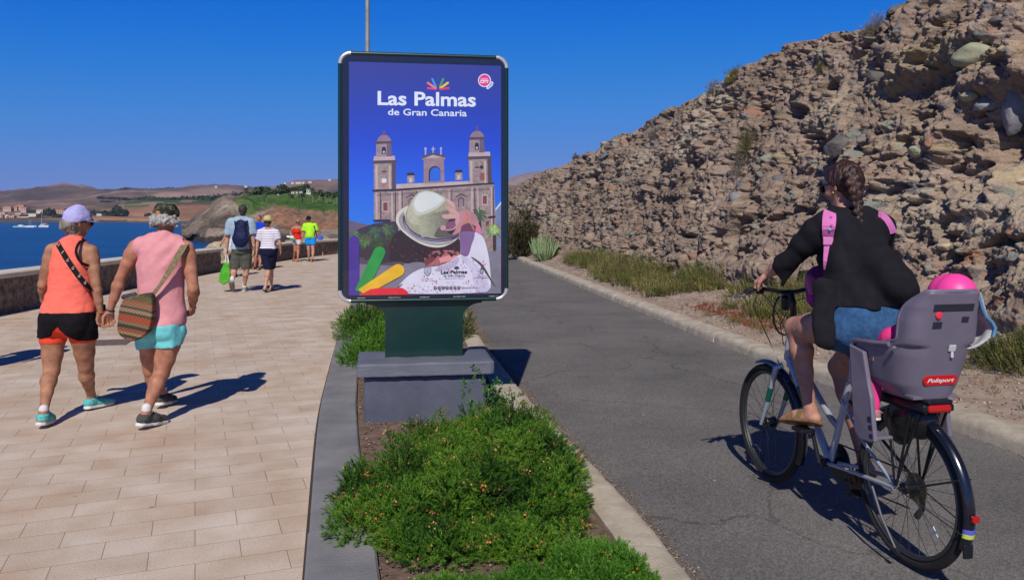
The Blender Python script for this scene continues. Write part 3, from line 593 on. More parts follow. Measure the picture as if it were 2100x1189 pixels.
def bush(name, lobes, n, label, greens, L=.07, k=20, nl=.02, nw=.0016, seed=1, flowers=0, fcol=((.42, .17, .05), (.30, .10, .04), (.5, .25, .1)), gz=0, droop=0, group=None, cat='shrub', spread=.8, up=.45, broad=False, deep=.55, lump=.25, stems=60, origin=None):
    g = np.random.default_rng(seed); lobes = np.array(lobes, float)
    area = lobes[:, 2] * lobes[:, 3]; li = g.choice(len(lobes), n, p=area / area.sum()); lb = lobes[li]
    th = g.random(n) * 6.283; ct = g.random(n) ** .8; st = np.sqrt(1 - ct ** 2)                     # upper half sphere
    N = np.stack([st * np.cos(th), st * np.sin(th), ct], 1)
    dep = 1 - deep * g.random(n) ** 1.8
    P0 = N * np.stack([lb[:, 2], lb[:, 3], lb[:, 4]], 1) ; lum = 1 + lump * fbm(P0 * 6 / max(.5, lobes[:, 2].max()) + lb[:, :3] * 5, 3, seed)
    P = P0 * (dep * lum)[:, None]; P[:, :2] += lb[:, :2]; P[:, 2] += gz
    D = N / np.stack([lb[:, 2], lb[:, 3], lb[:, 4]], 1); D /= np.linalg.norm(D, axis=1, keepdims=True); D = D + np.array([0, 0, up]) + g.normal(size=(n, 3)) * .32
    gr = np.array(greens); ci = fbm(P * 3.2, 3, seed + 3) * .9 + .5 + g.normal(size=n) * .22; ci = np.clip(ci, 0, .999) * (len(gr) - 1); i0 = ci.astype(int); f = (ci - i0)[:, None]
    cols = gr[i0] * (1 - f) + gr[np.minimum(i0 + 1, len(gr) - 1)] * f
    D /= np.linalg.norm(D, axis=1, keepdims=True); Ls = L * g.uniform(.5, 1.3, n); P = P - D * (Ls * .5)[:, None]; P[:, 2] = np.maximum(P[:, 2], gz + .004)
    V, F, cl = needles(P, D, Ls, k, nl, nw, cols, spread, droop, seed, broad)
    e = origin if origin is not None else empty(name, (lobes[0, 0], lobes[0, 1], gz), label, cat, group)
    npmesh('foliage', V, F, M_LEAF, e, col=cl)
    # woody stems inside
    if stems:
        mb = MB()
        for q in g.choice(n, min(stems, n), replace=False):
            c_ = np.array([lb[q, 0], lb[q, 1], gz]) + np.array([*(g.normal(size=2) * .12 * lb[q, 2]), 0]); p1 = P[q]
            mid = (c_ + p1) / 2 + np.array([0, 0, .12 * lb[q, 4]]); r_ = max(.0018, .02 * lb[q, 4] * .35)
            mb.tube([c_, mid, p1], [r_ * 1.5, r_, r_ * .5], 5)
        mb.build('stems', M_TWIG, e)
    if flowers:
        qi = g.choice(np.where((dep > .93) & (N[:, 2] > .2))[0], flowers); Vf = []; Cf = []
        for q in qi:
            c_ = P[q] + D[q] * Ls[q] * 1.05; colr = np.array(fcol[g.integers(len(fcol))])
            for _ in range(9):
                o_ = g.normal(size=3) * .011; d1 = g.normal(size=3); d1 /= np.linalg.norm(d1); d2 = np.cross(d1, g.normal(size=3)); d2 /= np.linalg.norm(d2); s = g.uniform(.004, .0085)
                Vf += [c_ + o_ - d1 * s, c_ + o_ + d2 * s * .8, c_ + o_ + d1 * s, c_ + o_ - d2 * s * .8]; Cf += [colr * g.uniform(.6, 1.3)] * 4
        npmesh('dried_flowers', np.array(Vf), np.arange(len(Vf)).reshape(-1, 4), M_LEAF, e, col=np.array(Cf))
    return e
GREEN = [(.013, .045, .005), (.036, .11, .008), (.075, .185, .012), (.135, .26, .022)]
GREEN_B = [(.04, .13, .008), (.07, .2, .015), (.12, .26, .03)]
g = np.random.default_rng(77); MAIN = [(-.25, 4.45, .72, .66, .40), (-.05, 5.35, .36, .52, .36), (-.78, 4.42, .28, .36, .16), (-.52, 4.02, .38, .32, .22), (.18, 4.15, .28, .38, .24), (.10, 4.85, .28, .40, .30), (-.2, 3.78, .55, .22, .17), (-.52, 5.38, .26, .28, .22), (-.28, 5.6, .22, .2, .22), (-.56, 4.98, .26, .32, .18), (.06, 5.45, .20, .28, .2)]
SUBL = [(x, y, rx * .8, ry * .8, h * .72) for x, y, rx, ry, h in MAIN]
for x, y, rx, ry, h in MAIN:
    for _ in range(max(3, int(rx * ry * 75))):
        a_ = g.random() * 6.28; q_ = g.random() ** .5; r_ = g.uniform(.08, .19); SUBL.append((x + rx * q_ * math.cos(a_) * .9, y + ry * q_ * math.sin(a_) * .9, r_, r_, h * (1.05 - .45 * q_ ** 2) * g.uniform(.8, 1.15)))
bush('flowering_shrub', SUBL, 30000, 'large sprawling green shrub with orange brown dried flower heads in front of the billboard plinth', GREEN, L=.045, k=22, nl=.018, nw=.0018, seed=3, flowers=340, gz=.02, stems=150, lump=.25, up=.2, spread=1.0, deep=.35)
bush('flowering_shrub', [(.38, 3.42, .24, .30, .16), (.12, 3.35, .28, .18, .09), (.55, 3.2, .16, .22, .1), (-.25, 3.38, .2, .1, .05), (.30, 3.5, .12, .14, .19), (.46, 3.44, .12, .12, .17), (.36, 3.28, .13, .12, .16)], 4200, 'bright green low shrub at the bottom edge of the photo, beside the near road kerb', GREEN_B, L=.045, k=24, nl=.018, nw=.0018, up=.2, spread=1.0, seed=5, gz=.01, stems=40, flowers=4)
bush('flowering_shrub', [(-1.62, 8.55, .26, .34, .30), (-1.5, 8.9, .3, .4, .42), (-1.4, 9.4, .3, .4, .4)], 2600, 'bright green feathery shrub just behind the left side of the plinth', GREEN_B, L=.075, k=16, nl=.026, nw=.003, seed=7, gz=.01, stems=20, flowers=4)
bush('flowering_shrub', [(-1.98, 10.4, .36, .5, .42), (-2.1, 11.2, .36, .5, .36), (-1.7, 10.9, .4, .5, .4)], 2400, 'darker green shrub under the lower left corner of the billboard, behind the bright one', GREEN, L=.08, k=16, nl=.028, nw=.0034, seed=8, gz=.01, stems=20, flowers=40)
bush('flowering_shrub', [(-.72, 10.6, .24, .5, .42)], 900, 'narrow half dry shrub seen to the right of the green pedestal', [(.05, .07, .02), (.10, .12, .035), (.16, .14, .06)], L=.09, k=14, nl=.03, nw=.0032, seed=9, gz=.01, stems=30)
# leafy weed climbing at the plinth corner
g = np.random.default_rng(4); cc = []; dd = []
mb = MB(); wr = empty('leafy_weed', (-.17, 5.82, .02), 'small broad leaved weed growing up the right corner of the plinth', 'weed')
for s_ in range(9):
    b0 = np.array([-.2 + g.normal() * .07, 5.84 + g.normal() * .03, .02]); tip = b0 + np.array([g.normal() * .09, -.05 + g.normal() * .04, .26 + g.random() * .2]); pts = [b0 + (tip - b0) * t + np.array([.03 * math.sin(t * 5 + s_), 0, 0]) for t in np.linspace(0, 1, 7)]
    mb.tube(pts, .003, 5)
    for p in pts[1:]: cc.append(p); dd.append([g.normal() * .5, g.normal() * .5 - .2, 1])
mb.build('stems', mat('green_stem', (.09, .16, .05), .7), wr)
V, F, cl = needles(np.array(cc), np.array(dd, float), .045, 9, .034, .009, np.tile([[.05, .145, .035]], (len(cc), 1)), 1.3, 0, 3, True); npmesh('leaves', V, F, M_LEAF, wr, col=cl)
# verge weeds: one uncountable band
g = np.random.default_rng(21); cs = []
while len(cs) < 760:
    y = 10.4 + 25 * g.random() ** 1.25; t = g.random() ** .75; x = fXR(y) + .55 + t * (fXB(y) - fXR(y) - .35); dn = fbm(np.array([[x * .7, y * .45, 0]]), 3, 5)[0] * 1.5 + (t - .45) * .6 + (.28 if 10.5 < y < 13 and t > .3 else 0)
    if dn > .0: cs.append((x, y, dn))
B = []; D = []; Lg = []; CL = []
yl = np.array([(.16, .165, .04), (.10, .13, .028), (.25, .20, .09), (.08, .095, .028)])
for (x, y, dn) in cs:
    m_ = 26; hgt = g.uniform(.10, .44) * min(1.2, .7 + dn); z = vz(x, y); c_ = yl[g.choice(4, p=[.4, .25, .2, .15])] * g.uniform(.65, 1.3) * np.array([1, g.uniform(.8, 1.05), 1])
    r_ = g.uniform(.08, .2); ang = g.random(m_) * 6.28; rr = r_ * np.sqrt(g.random(m_)); B.append(np.stack([x + rr * np.cos(ang), y + rr * np.sin(ang), np.full(m_, z)], 1))
    D.append(np.stack([np.cos(ang) * .45 * rr / r_, np.sin(ang) * .45 * rr / r_, np.ones(m_)], 1) + g.normal(size=(m_, 3)) * .12); Lg.append(hgt * g.uniform(.5, 1.1, m_)); CL.append(np.tile(c_, (m_, 1)) * g.uniform(.7, 1.25, (m_, 1)))
V, F, cl = needles(np.concatenate(B), np.concatenate(D), np.concatenate(Lg), 20, .045, .0034, np.concatenate(CL), .55, 0, 6)
tag(npmesh('verge_weeds', V, F, M_LEAF, col=cl), 'yellow green weeds growing in a band along the foot of the rock bank', kind='stuff')
g = np.random.default_rng(22); B = []; D = []; CL = []; n = 420
yy = 4.5 + 9 * g.random(n); xx = fXR(yy) + .5 + g.random(n) ** .8 * (fXB(yy) - fXR(yy) - .5); keep = fbm(np.stack([xx * 1.1, yy * .8, 0 * xx], 1), 3, 15) > .05; xx, yy = xx[keep], yy[keep]
for x, y in zip(xx, yy):
    m_ = 9; z = vz(x, y); B.append(np.array([[x, y, z]]) + g.normal(size=(m_, 3)) * [.04, .04, 0]); D.append(g.normal(size=(m_, 3)) * .4 + [0, 0, 1]); CL.append(np.tile(yl[g.choice(4)] * (1.1, .9, .9), (m_, 1)))
V, F, cl = needles(np.concatenate(B), np.concatenate(D), g.uniform(.03, .10, sum(len(b) for b in B)), 12, .025, .002, np.concatenate(CL), .6, 0, 7)
tag(npmesh('dry_tufts', V, F, M_LEAF, col=cl), 'scattered dry little tufts growing on the near verge gravel', kind='stuff')
DRY = [(.10, .075, .05), (.19, .15, .10), (.26, .21, .14)]; YG = [(.09, .10, .025), (.17, .17, .045), (.26, .23, .08)]; GRY = [(.11, .095, .085), (.20, .17, .15), (.27, .235, .20)]
bush('verge_shrub', [(4.78, 7.3, .36, .36, .40), (5.1, 7.6, .35, .4, .38), (4.7, 7.7, .25, .3, .25)], 1900, 'yellow green shrub on the verge at the right edge of the photo, beyond the towel', [(.05, .065, .015), (.11, .12, .03), (.19, .18, .055)], L=.14, k=20, nl=.03, nw=.0026, seed=31, gz=vz(4.6, 7.5), stems=60, up=1.2, cat='shrub')
bush('dark_bush', [((1075 - 1050) * 31 / FPX, 31.0, .42, .45, 1.9), (.12, 30.8, .55, .5, 1.3), (.75, 31.3, .4, .4, 1.5)], 1500, 'tall dark brownish bush at the far foot of the rock bank beside the billboard', [(.03, .03, .015), (.06, .055, .025), (.11, .095, .045)], L=.25, k=16, nl=.09, nw=.008, seed=33, gz=.1, stems=40, up=.9)
# pale green candelabra succulent
sp = empty('succulent', (1.12, 27.4, .15), 'pale green succulent with many upright stems beside the tall dark bush', 'succulent'); mb = MB(); g = np.random.default_rng(8)
for i in range(75):
    a = g.random() * 6.28; rr = g.random() ** .6; b0 = np.array([1.12 + .14 * rr * math.cos(a), 27.4 + .14 * rr * math.sin(a), .12]); tip = b0 + np.array([math.cos(a) * rr * .42, math.sin(a) * rr * .42, g.uniform(.6, 1.0) * (1.1 - .35 * rr)])
    mid = b0 * .5 + tip * .5 + np.array([math.cos(a) * .08 * rr, math.sin(a) * .08 * rr, -.04]); mb.tube([b0, mid, tip], [.017, .02, .012], 6, mi=i % 2)
mb.build('stems', [mat('succulent_a', (.17, .26, .11), .6, var=.25, vscale=9), mat('succulent_b', (.27, .34, .19), .6, var=.25, vscale=9)], sp)
def cliff_shrub(px, py, rx, ry, n, gr, label, seed, k=14, name='dry_shrub'):
    p, nr = on_cliff(px, py)
    if p is None: return
    s = p[1] / FPX; e = empty(name, p, label, 'shrub')
    bush(name, [(p[0], p[1] + .1, rx * s, rx * s * .7, ry * s * 1.5)], n, None, gr, L=.3 * ry * s + .08, k=k, nl=.05 * s * 60, nw=.0045 * s * 60, seed=seed, gz=p[2] - ry * s * .55, stems=40, up=.8, lump=.5, origin=e)
cliff_shrub(1540, 300, 24, 48, 650, YG + DRY, 'drooping dry shrub hanging in the middle of the rock bank', 41)
cliff_shrub(1522, 345, 22, 26, 350, GRY, 'grey brown dry shrub just below the drooping one on the rock bank', 42)
cliff_shrub(1466, 187, 17, 24, 300, GRY, 'grey twiggy shrub on the crest of the rock bank, left of the yellow green one', 43)
cliff_shrub(1510, 158, 21, 22, 420, YG, 'yellow green shrub on the crest of the rock bank', 44)
cliff_shrub(1805, 52, 32, 26, 420, GRY, 'grey leafless shrub on the crest near the top of the photo', 45)
cliff_shrub(1345, 278, 17, 17, 220, GRY, 'small grey shrub below the crest on the far half of the rock bank', 46)
cliff_shrub(1232, 398, 15, 18, 200, DRY, 'dry tan tuft halfway up the far end of the rock bank', 47)
cliff_shrub(1692, 142, 17, 13, 220, [(.14, .07, .03), (.16, .14, .04), (.1, .12, .03)], 'reddish green plant patch on the bank below the crest', 48)
cliff_shrub(1182, 326, 8, 10, 100, DRY, 'tiny dry tuft on the far crest of the rock bank', 49)
cliff_shrub(1358, 222, 5, 8, 60, [(.02, .05, .02), (.03, .08, .03)], 'tiny dark green plant standing on the crest of the rock bank', 50)
# red ground creeper on the verge
g = np.random.default_rng(9); n = 500; yy = g.uniform(10.5, 13.5, n); xx = fXR(yy) + .75 + np.abs(g.normal(0, .35, n)); B = np.stack([xx, yy, [vz(a, b_) for a, b_ in zip(xx, yy)]], 1)
V, F, cl = needles(B, g.normal(size=(n, 3)) * [1, 1, .3] + [0, 0, .5], .07, 16, .022, .004, np.tile([[.22, .055, .03]], (n, 1)) * g.uniform(.6, 1.5, (n, 1)), 1.0, 0, 8, True)
tag(npmesh('creeper', V, F, M_LEAF, col=cl), 'low rust red creeping plants on the verge in front of the weeds', kind='stuff')

# ---------------------------------------------------------------- trees, houses and boats of the far shore
M_PALM = mat('palm_green', (.022, .04, .016), .8, col2=(.055, .085, .03), vscale=.8); M_TRUNK = mat('trunk', (.20, .16, .13), .9, var=.2, vscale=1)
def palm_tree(c, h, seed, label, group, spread=1.0, wide=1.0):
    g = np.random.default_rng(seed); e = empty('palm_tree', c, label, 'palm tree', group); mb = MB(); c = np.array(c, float)
    top = c + np.array([g.normal() * .3, 0, h]); mb.tube([c - [0, 0, .5], c * .5 + top * .5 + [g.normal() * .2, 0, 0], top], [.38, .3, .26], 6); mb.build('trunk', M_TRUNK, e)
    V = []; F = []
    for i in range(34):
        a = g.random() * 6.28; el = g.uniform(-.5, 1.3); L = g.uniform(1.6, 2.6) * spread; d0 = np.array([math.cos(a) * math.cos(el), math.sin(a) * math.cos(el), math.sin(el)]); s_ = np.cross(d0, [0, 0, 1]); s_ /= np.linalg.norm(s_) + 1e-6
        pts = [top + d0 * L * t - np.array([0, 0, .55 * L * t * t]) for t in (0, .35, .7, 1)]; wv = [.1, .42, .34, .03]; b_ = len(V)
        for p_, w_ in zip(pts, wv): V += [p_ - s_ * w_ * wide - [0, 0, .18], p_ + [0, 0, .06], p_ + s_ * w_ * wide - [0, 0, .18]]
        for q in range(3): F += [(b_ + q * 3, b_ + q * 3 + 1, b_ + q * 3 + 4, b_ + q * 3 + 3), (b_ + q * 3 + 1, b_ + q * 3 + 2, b_ + q * 3 + 5, b_ + q * 3 + 4)]
    npmesh('crown', V, F, M_PALM, e); return e
def tree(c, h, r, seed, label, group, mat_=None):
    g = np.random.default_rng(seed); e = empty('tree', c, label, 'tree', group); c = np.array(c, float); mb = MB(); mb.tube([c - [0, 0, .5], c + [0, 0, h * .6]], [.3, .15], 6); mb.build('trunk', M_TRUNK, e)
    n = 260; P = g.normal(size=(n, 3)); P /= np.linalg.norm(P, axis=1, keepdims=True); P *= g.random((n, 1)) ** .4 * (1 + .3 * fbm(P * 2, 2, seed))[:, None]; P = P * [r, r, h * .42] + c + [0, 0, h * .58]
    D = g.normal(size=(n, 3)); s = r * .26; D /= np.linalg.norm(D, axis=1, keepdims=True); E_ = np.cross(D, g.normal(size=(n, 3))); E_ /= np.linalg.norm(E_, axis=1, keepdims=True)
    V = np.stack([P - D * s, P + E_ * s * .7, P + D * s, P - E_ * s * .7], 1).reshape(-1, 3); npmesh('crown', V, np.arange(n * 4).reshape(-1, 4), mat_ or M_PALM, e); return e
def land_at(px, Z, P=None):                              # height of the headland under a column at a depth
    x = (px - CX) * Z / FPX; d_ = (headP[:, 0] - x) ** 2 + (headP[:, 1] - Z) ** 2; return float(headP[np.argmin(d_), 2])
HB = BVHTree.FromObject(bpy.data.objects['headland'], bpy.context.evaluated_depsgraph_get())
def on_head(px, Z):
    x = (px - CX) * Z / FPX; h = HB.ray_cast(Vector((x, Z, 200)), Vector((0, 0, -1))); return (x, Z, h[0].z if h[0] else 8.0)
for i, (px, Z, h, lab) in enumerate([(505.5, 560, 6.2, 'short round palm at the left end of the green golf slope'), (547.5, 500, 7.6, 'lone dark palm standing left of centre on the green golf slope'), (596, 485, 8.2, 'slender palm with a shaggy brown crown on the golf slope'), (618.5, 490, 7.0, 'shorter palm right of the shaggy crowned one on the golf slope'),
     (641, 520, 10.5, 'tall palm at the left of the dense palm grove'), (648, 500, 7.5, 'palm in the dense grove behind the tall left one'), (656, 495, 8.5, 'second palm of the dense grove near the billboard'), (663, 500, 8.6, 'pale trunked palm in the middle of the dense grove'), (670, 490, 7.5, 'palm leaning in the middle of the dense grove near the billboard'), (677, 500, 8.0, 'palm near the right end of the grove beside the billboard'), (684, 485, 7.0, 'low palm touching the billboard edge in the grove'), (690, 500, 8.5, 'last palm of the grove partly behind the billboard')]):
    c_ = on_head(px, Z); palm_tree(c_, h * .8, 60 + i, lab, 'palms on the golf slope', 1.25, 1.35)
for i, (px, Z, h, r) in enumerate([(520, 640, 4, 3), (532, 640, 5.5, 5), (540, 640, 6, 6), (556, 640, 4, 5), (572, 640, 5, 4), (580, 650, 7, 4.5), (586, 650, 6, 4), (604, 650, 8, 4), (612, 655, 8, 3.4), (620, 655, 7.5, 4), (628, 655, 8, 3.4)]):
    c_ = on_head(px, Z); tree(c_, h, r, 90 + i, 'distant dark tree in the row along the top of the golf slope', 'trees along the top of the golf slope')
# far tree belts: reads as one mass
def belt(name, pts, n, h, m, label, seed):
    g = np.random.default_rng(seed); t = g.random(n) * (len(pts) - 1); i = np.minimum(t.astype(int), len(pts) - 2); f = t - i; pts = np.array(pts, float); q = pts[i] * (1 - f[:, None]) + pts[i + 1] * f[:, None]
    Z = q[:, 2] + g.normal(size=n) * 25; px = q[:, 0]; py = q[:, 1] + g.normal(size=n) * q[:, 3] * .4; P = np.stack([(px - CX) * Z / FPX, Z, EYE - (py - HY) * Z / FPX], 1)
    s = h * g.uniform(.5, 1.2, n)[:, None]; D = g.normal(size=(n, 3)); D /= np.linalg.norm(D, axis=1, keepdims=True); E_ = np.cross(D, g.normal(size=(n, 3))); E_ /= np.linalg.norm(E_, axis=1, keepdims=True)
    V = np.stack([P - D * s, P + E_ * s * .7, P + D * s, P - E_ * s * .7], 1).reshape(-1, 3); tag(npmesh(name, V, np.arange(n * 4).reshape(-1, 4), m), label, kind='stuff')
M_FARTREE = mat('far_tree', (.02, .034, .02), .9, col2=(.045, .062, .033), vscale=.05)
belt('far_woods', [(200, 405.5, 2650, 1), (240, 407, 2600, 2), (270, 410, 2550, 3), (300, 407, 2500, 4), (340, 410, 2450, 5), (380, 408.5, 2400, 6), (430, 407, 2350, 6), (480, 402, 2300, 6), (520, 398, 2300, 5)], 2600, 5, M_FARTREE, 'dark tree belt crossing the far green slopes', 5)
belt('far_scrub', [(60, 434, 2050, 5), (100, 437, 2030, 6), (160, 437, 2010, 6), (220, 439, 2000, 6)], 900, 5, M_FARTREE, 'dark greenery scattered between the far shore houses', 6)
belt('hilltop_trees', [(212, 392.5, 4300, 1), (235, 391, 4300, 1), (256, 387, 4300, 2.5), (275, 388, 4300, 1.6), (320, 388.5, 4300, 1.6), (355, 386, 4300, 1.8)], 500, 7, M_FARTREE, 'thin line of trees on the ridge of the far hills', 7)
for i, (px, py, Z, h, r, lab) in enumerate([(240, 449, 1960, 34, 14, 'large dark tree on the far shore right of the capped head'), (250, 449, 1960, 26, 16, 'rounded dark tree on the far shore beside the large one'), (226, 449, 1965, 19, 12, 'low broad tree on the far shore left of the large dark one'), (213, 449, 1965, 20, 13, 'low tree on the far shore just right of the lilac cap'),
     (98, 448, 1960, 26, 10, 'dark tree rising above the far shore houses left of the lilac cap'), (105, 449, 1950, 24, 12, 'second dark tree above the houses left of the lilac cap'), (118, 451, 1900, 14, 12, 'bushy dark tree by the water left of the lilac cap'), (82, 451, 1900, 10, 9, 'low bushy tree between the mast and the far houses'), (304, 449, 1950, 14, 9, 'dark tree on the red far shore left of the camouflage cap')]):
    tree(W(px, py, Z), h, r, 130 + i, lab, 'trees on the far shore', M_FARTREE)
M_WALLW = mat('house_white', (.62, .57, .52), .9, var=.1, vscale=.1); M_WALLP = mat('house_pink', (.52, .33, .27), .9, var=.1, vscale=.1); M_ROOF = mat('house_roof', (.36, .13, .075), .9, var=.15, vscale=.1); M_WIN = mat('house_window', (.08, .07, .07), .4)
def house(px, py, Z, w_, h, d_, mw, label, roof=True):
    c = W(px, py, Z); e = empty('house', c, label, 'house', 'houses on the far shore'); mb = MB(); mb.box(c + [0, d_ / 2, h / 2 - 2], (w_, d_, h + 4)); mb.build('wall', mw, e)
    if roof:
        r = h * .35; x0, x1, y0, y1 = c[0] - w_ / 2 - .4, c[0] + w_ / 2 + .4, c[1] - .5, c[1] + d_ + .5; z = c[2] + h + .02; ym = (y0 + y1) / 2
        npmesh('roof', [(x0, y0, z), (x1, y0, z), (x1, y1, z), (x0, y1, z), (x0 + w_ * .2, ym, z + r), (x1 - w_ * .2, ym, z + r)], [(0, 1, 5, 4), (2, 3, 4, 5), (1, 2, 5), (3, 0, 4), (0, 3, 2, 1)], M_ROOF, e)
    n = max(2, int(w_ / 5))
    for i in range(n):
        mb = MB(); mb.box(c + [(-.5 + (i + .5) / n) * w_ * .9, -.05, h * .55], (w_ / n * .32, .2, h * .35)); mb.build('window', M_WIN, e)
for i, (px, py, w_, h, mw, lab, rf) in enumerate([(3, 450, 14, 17, M_WALLP, 'pink tower house at the left edge of the far shore', False), (11, 450, 12, 11, M_WALLW, 'white house next to the pink tower at the left edge', False), (22, 450, 14, 9, M_WALLP, 'pale pink low house left of the boats', False), (32, 447, 16, 7, M_WALLP, 'reddish terrace above the motor boat', True), (37, 443, 12, 7, M_WALLW, 'small white house just above the reddish terrace', False),
     (50, 449.5, 19, 6, M_WALLW, 'long white shed behind the sailing boats', False), (14, 431, 18, 8, M_WALLP, 'upper red roofed villa at the far left of the town', True), (28, 429, 14, 6, M_WALLP, 'upper red roofed villa in the middle of the town', True), (40, 428, 18, 8, M_WALLP, 'upper red roofed villa furthest right of its row', True), (48, 433, 12, 8, M_WALLP, 'dusky pink villa under the upper row of roofs', True),
     (81, 435, 14, 6, M_WALLW, 'white villa with orange roof right of the mast', True), (95, 436, 9, 7, M_WALLW, 'tiny white villa by the dark trees', False), (80, 449, 22, 5, M_WALLP, 'long terracotta building on the quay right of the mast', True), (114, 437, 12, 7, M_WALLW, 'white villa with red roof beside the lilac cap', True), (124, 439, 14, 9, M_WALLP, 'pink villa half hidden by the lilac cap', True), (120, 444, 12, 7, M_WALLW, 'white lower villa beside the lilac cap', False), (203, 446, 10, 9, M_WALLW, 'cream house on the shore right of the cap brim', False), (66, 442, 16, 5, M_WALLW, 'low white house behind the tall mast', False)]):
    Z = 1960 - (py - 440) * 6; house(px, py, Z, w_ * 1.15, h, 10, mw, lab, rf)
for i, (px, py, w_) in enumerate([(585, 376.5, 9), (600, 376, 14), (612, 375.5, 28), (622, 375.5, 12), (636, 374, 16), (676, 369.5, 12), (504, 383, 14), (443, 383.5, 12), (225, 395, 16)]):
    house(px, py, 3900, w_, 5, 12, M_WALLW, ['white villa on the ridge of the far hills'][0], False)
bpy.context.view_layer.update()
for o_ in [o for o in C.objects if o.get('label') == 'white villa on the ridge of the far hills']: o_['group'] = 'white villas on the far ridge'
for i, (px, Z, lab) in enumerate([(603, 640, 'low white clubhouse at the left behind the golf palms'), (610, 640, 'white clubhouse with a flat roof behind the golf palms'), (617, 640, 'middle white clubhouse wing behind the golf palms'), (634, 640, 'right hand white clubhouse behind the golf palms'), (572, 640, 'small white hut left of the golf palms')]):
    c = on_head(px, Z); mb = MB(); e = empty('clubhouse', c, lab, 'building'); mb.box(np.array(c) + [0, 0, 1.6], (3.4 if i != 4 else 1.6, 4, 4.4)); mb.build('wall', M_WALLW, e); mb = MB(); mb.box(np.array(c) + [0, -.2, 3.9], (3.8 if i != 4 else 1.9, 4.6, .25)); mb.build('roof', M_ROOF if i == 0 else M_WALLW, e)
    for q in (-1, 1): mb = MB(); mb.box(np.array(c) + [q * .8 * (.5 if i == 4 else 1), -2.05, 2.0], (.6, .1, 1.5)); mb.build('window', M_WIN, e)
# boats
M_BOAT = mat('boat_white', (.75, .77, .78), .4); M_TEAL = mat('boat_teal', (.05, .40, .42), .5); M_SAILB = mat('boat_yellow', (.60, .43, .13), .7); M_MAST = mat('mast_grey', (.62, .63, .64), .4)
def hull(mb, c, L, B_, h, mi=0):
    V = []; ts = np.linspace(0, 1, 9)
    for t in ts:
        b_ = B_ / 2 * (1 - max(0, t - .45) ** 2 * 3.3 * .98); sh = h * (1 + .25 * t * t); V += [(c[0] - L / 2 + L * t, c[1] - b_, c[2] + sh), (c[0] - L / 2 + L * t * .97, c[1] - b_ * .55, c[2] - .3), (c[0] - L / 2 + L * t * .97, c[1] + b_ * .55, c[2] - .3), (c[0] - L / 2 + L * t, c[1] + b_, c[2] + sh)]
    mb.add(V, [(i * 4 + j, i * 4 + (j + 1) % 4, i * 4 + 4 + (j + 1) % 4, i * 4 + 4 + j) for i in range(8) for j in range(4)] + [(0, 1, 2, 3), (35, 34, 33, 32)], mi)
ZB = 900; wl = lambda px: np.array([(px - CX) * ZB / FPX, ZB, SEA])
e = empty('motor_boat', wl(42), 'low white motor boat with teal waterline, leftmost of the moored boats', 'boat'); mb = MB(); hull(mb, wl(42), 15, 4, 1.5); mb.build('hull', M_BOAT, e); mb = MB(); mb.box(wl(43) + [0, 0, 2.1], (5, 2.8, 1.2)); mb.build('cabin', M_BOAT, e, bevel=.3); mb = MB(); mb.box(wl(42) + [0, -1.9, .25], (12, .2, .45)); mb.build('waterline_stripe', M_TEAL, e)
e = empty('sailing_boat', wl(64), 'white sailing catamaran with short bare masts beside the motor boat', 'boat'); mb = MB(); hull(mb, wl(64) + [0, -2, 0], 9, 1.6, 1.7); hull(mb, wl(64) + [0, 2, 0], 9, 1.6, 1.7); mb.box(wl(64) + [0, 0, 1.6], (6, 4, .6)); mb.build('hull', M_BOAT, e); mb = MB(); mb.tube([wl(59.5) + [0, 0, 1], wl(59.5) + [0, 0, 9]], .1, 6); mb.build('mast', M_MAST, e); mb = MB(); mb.tube([wl(63.3) + [0, 0, 1], wl(63.3) + [0, 0, 8.5]], .1, 6); mb.build('mast', M_MAST, e)
e = empty('sailing_boat', wl(76) + [0, 12, 0], 'white sailing boat with the tallest mast and yellow boom cover', 'boat'); mb = MB(); hull(mb, wl(77) + [0, 12, 0], 11, 3, 1.9); mb.box(wl(75) + [0, 12, 2.2], (5, 2.4, .9)); mb.build('hull', M_BOAT, e); mb = MB(); a_ = wl(71.5) + [0, 12, 0]; mb.tube([a_ + [0, 0, 1], a_ + [1.3, 0, 21]], [.16, .12], 6); mb.build('mast', M_MAST, e); mb = MB(); mb.tube([a_ + [.4, 0, 3.9], a_ + [6.6, 0, 3.9]], .38, 8); mb.build('boom_cover', M_SAILB, e)
e = empty('buoy', wl(105) + [0, 60, 0], 'tiny dark dinghy on the water right of the moored boats', 'dinghy'); mb = MB(); hull(mb, wl(105) + [0, 60, 0], 4, 1.6, .7); mb.build('hull', mat('dinghy', (.1, .12, .18), .6), e); e.name = 'dinghy'
# street lamp behind the billboard
lx, ly = (753.5 - CX) * 16.2 / FPX, 16.2; e = empty('street_lamp', (lx, ly, 0), 'tall grey metal street lamp post rising from behind the billboard', 'street lamp'); M_GALV = mat('galvanised', (.30, .29, .27), .5, metal=.3, var=.2, vscale=3)
mb = MB(); mb.tube([(lx, ly, .0), (lx, ly, 2.0), (lx, ly, 7.6)], [.062, .052, .042], 14); mb.build('pole', M_GALV, e, smooth=True); mb = MB(); mb.box((lx, ly, .07), (.26, .26, .14)); mb.build('base_plate', M_GALV, e, bevel=.01)
mb = MB(); mb.tube([(lx, ly, 7.55), (lx - .3, ly, 7.75), (lx - .9, ly, 7.8)], .03, 10); mb.build('arm', M_GALV, e, smooth=True); mb = MB(); mb.box((lx - 1.25, ly, 7.8), (.7, .24, .08)); mb.build('lamp_head', M_GALV, e, bevel=.03)
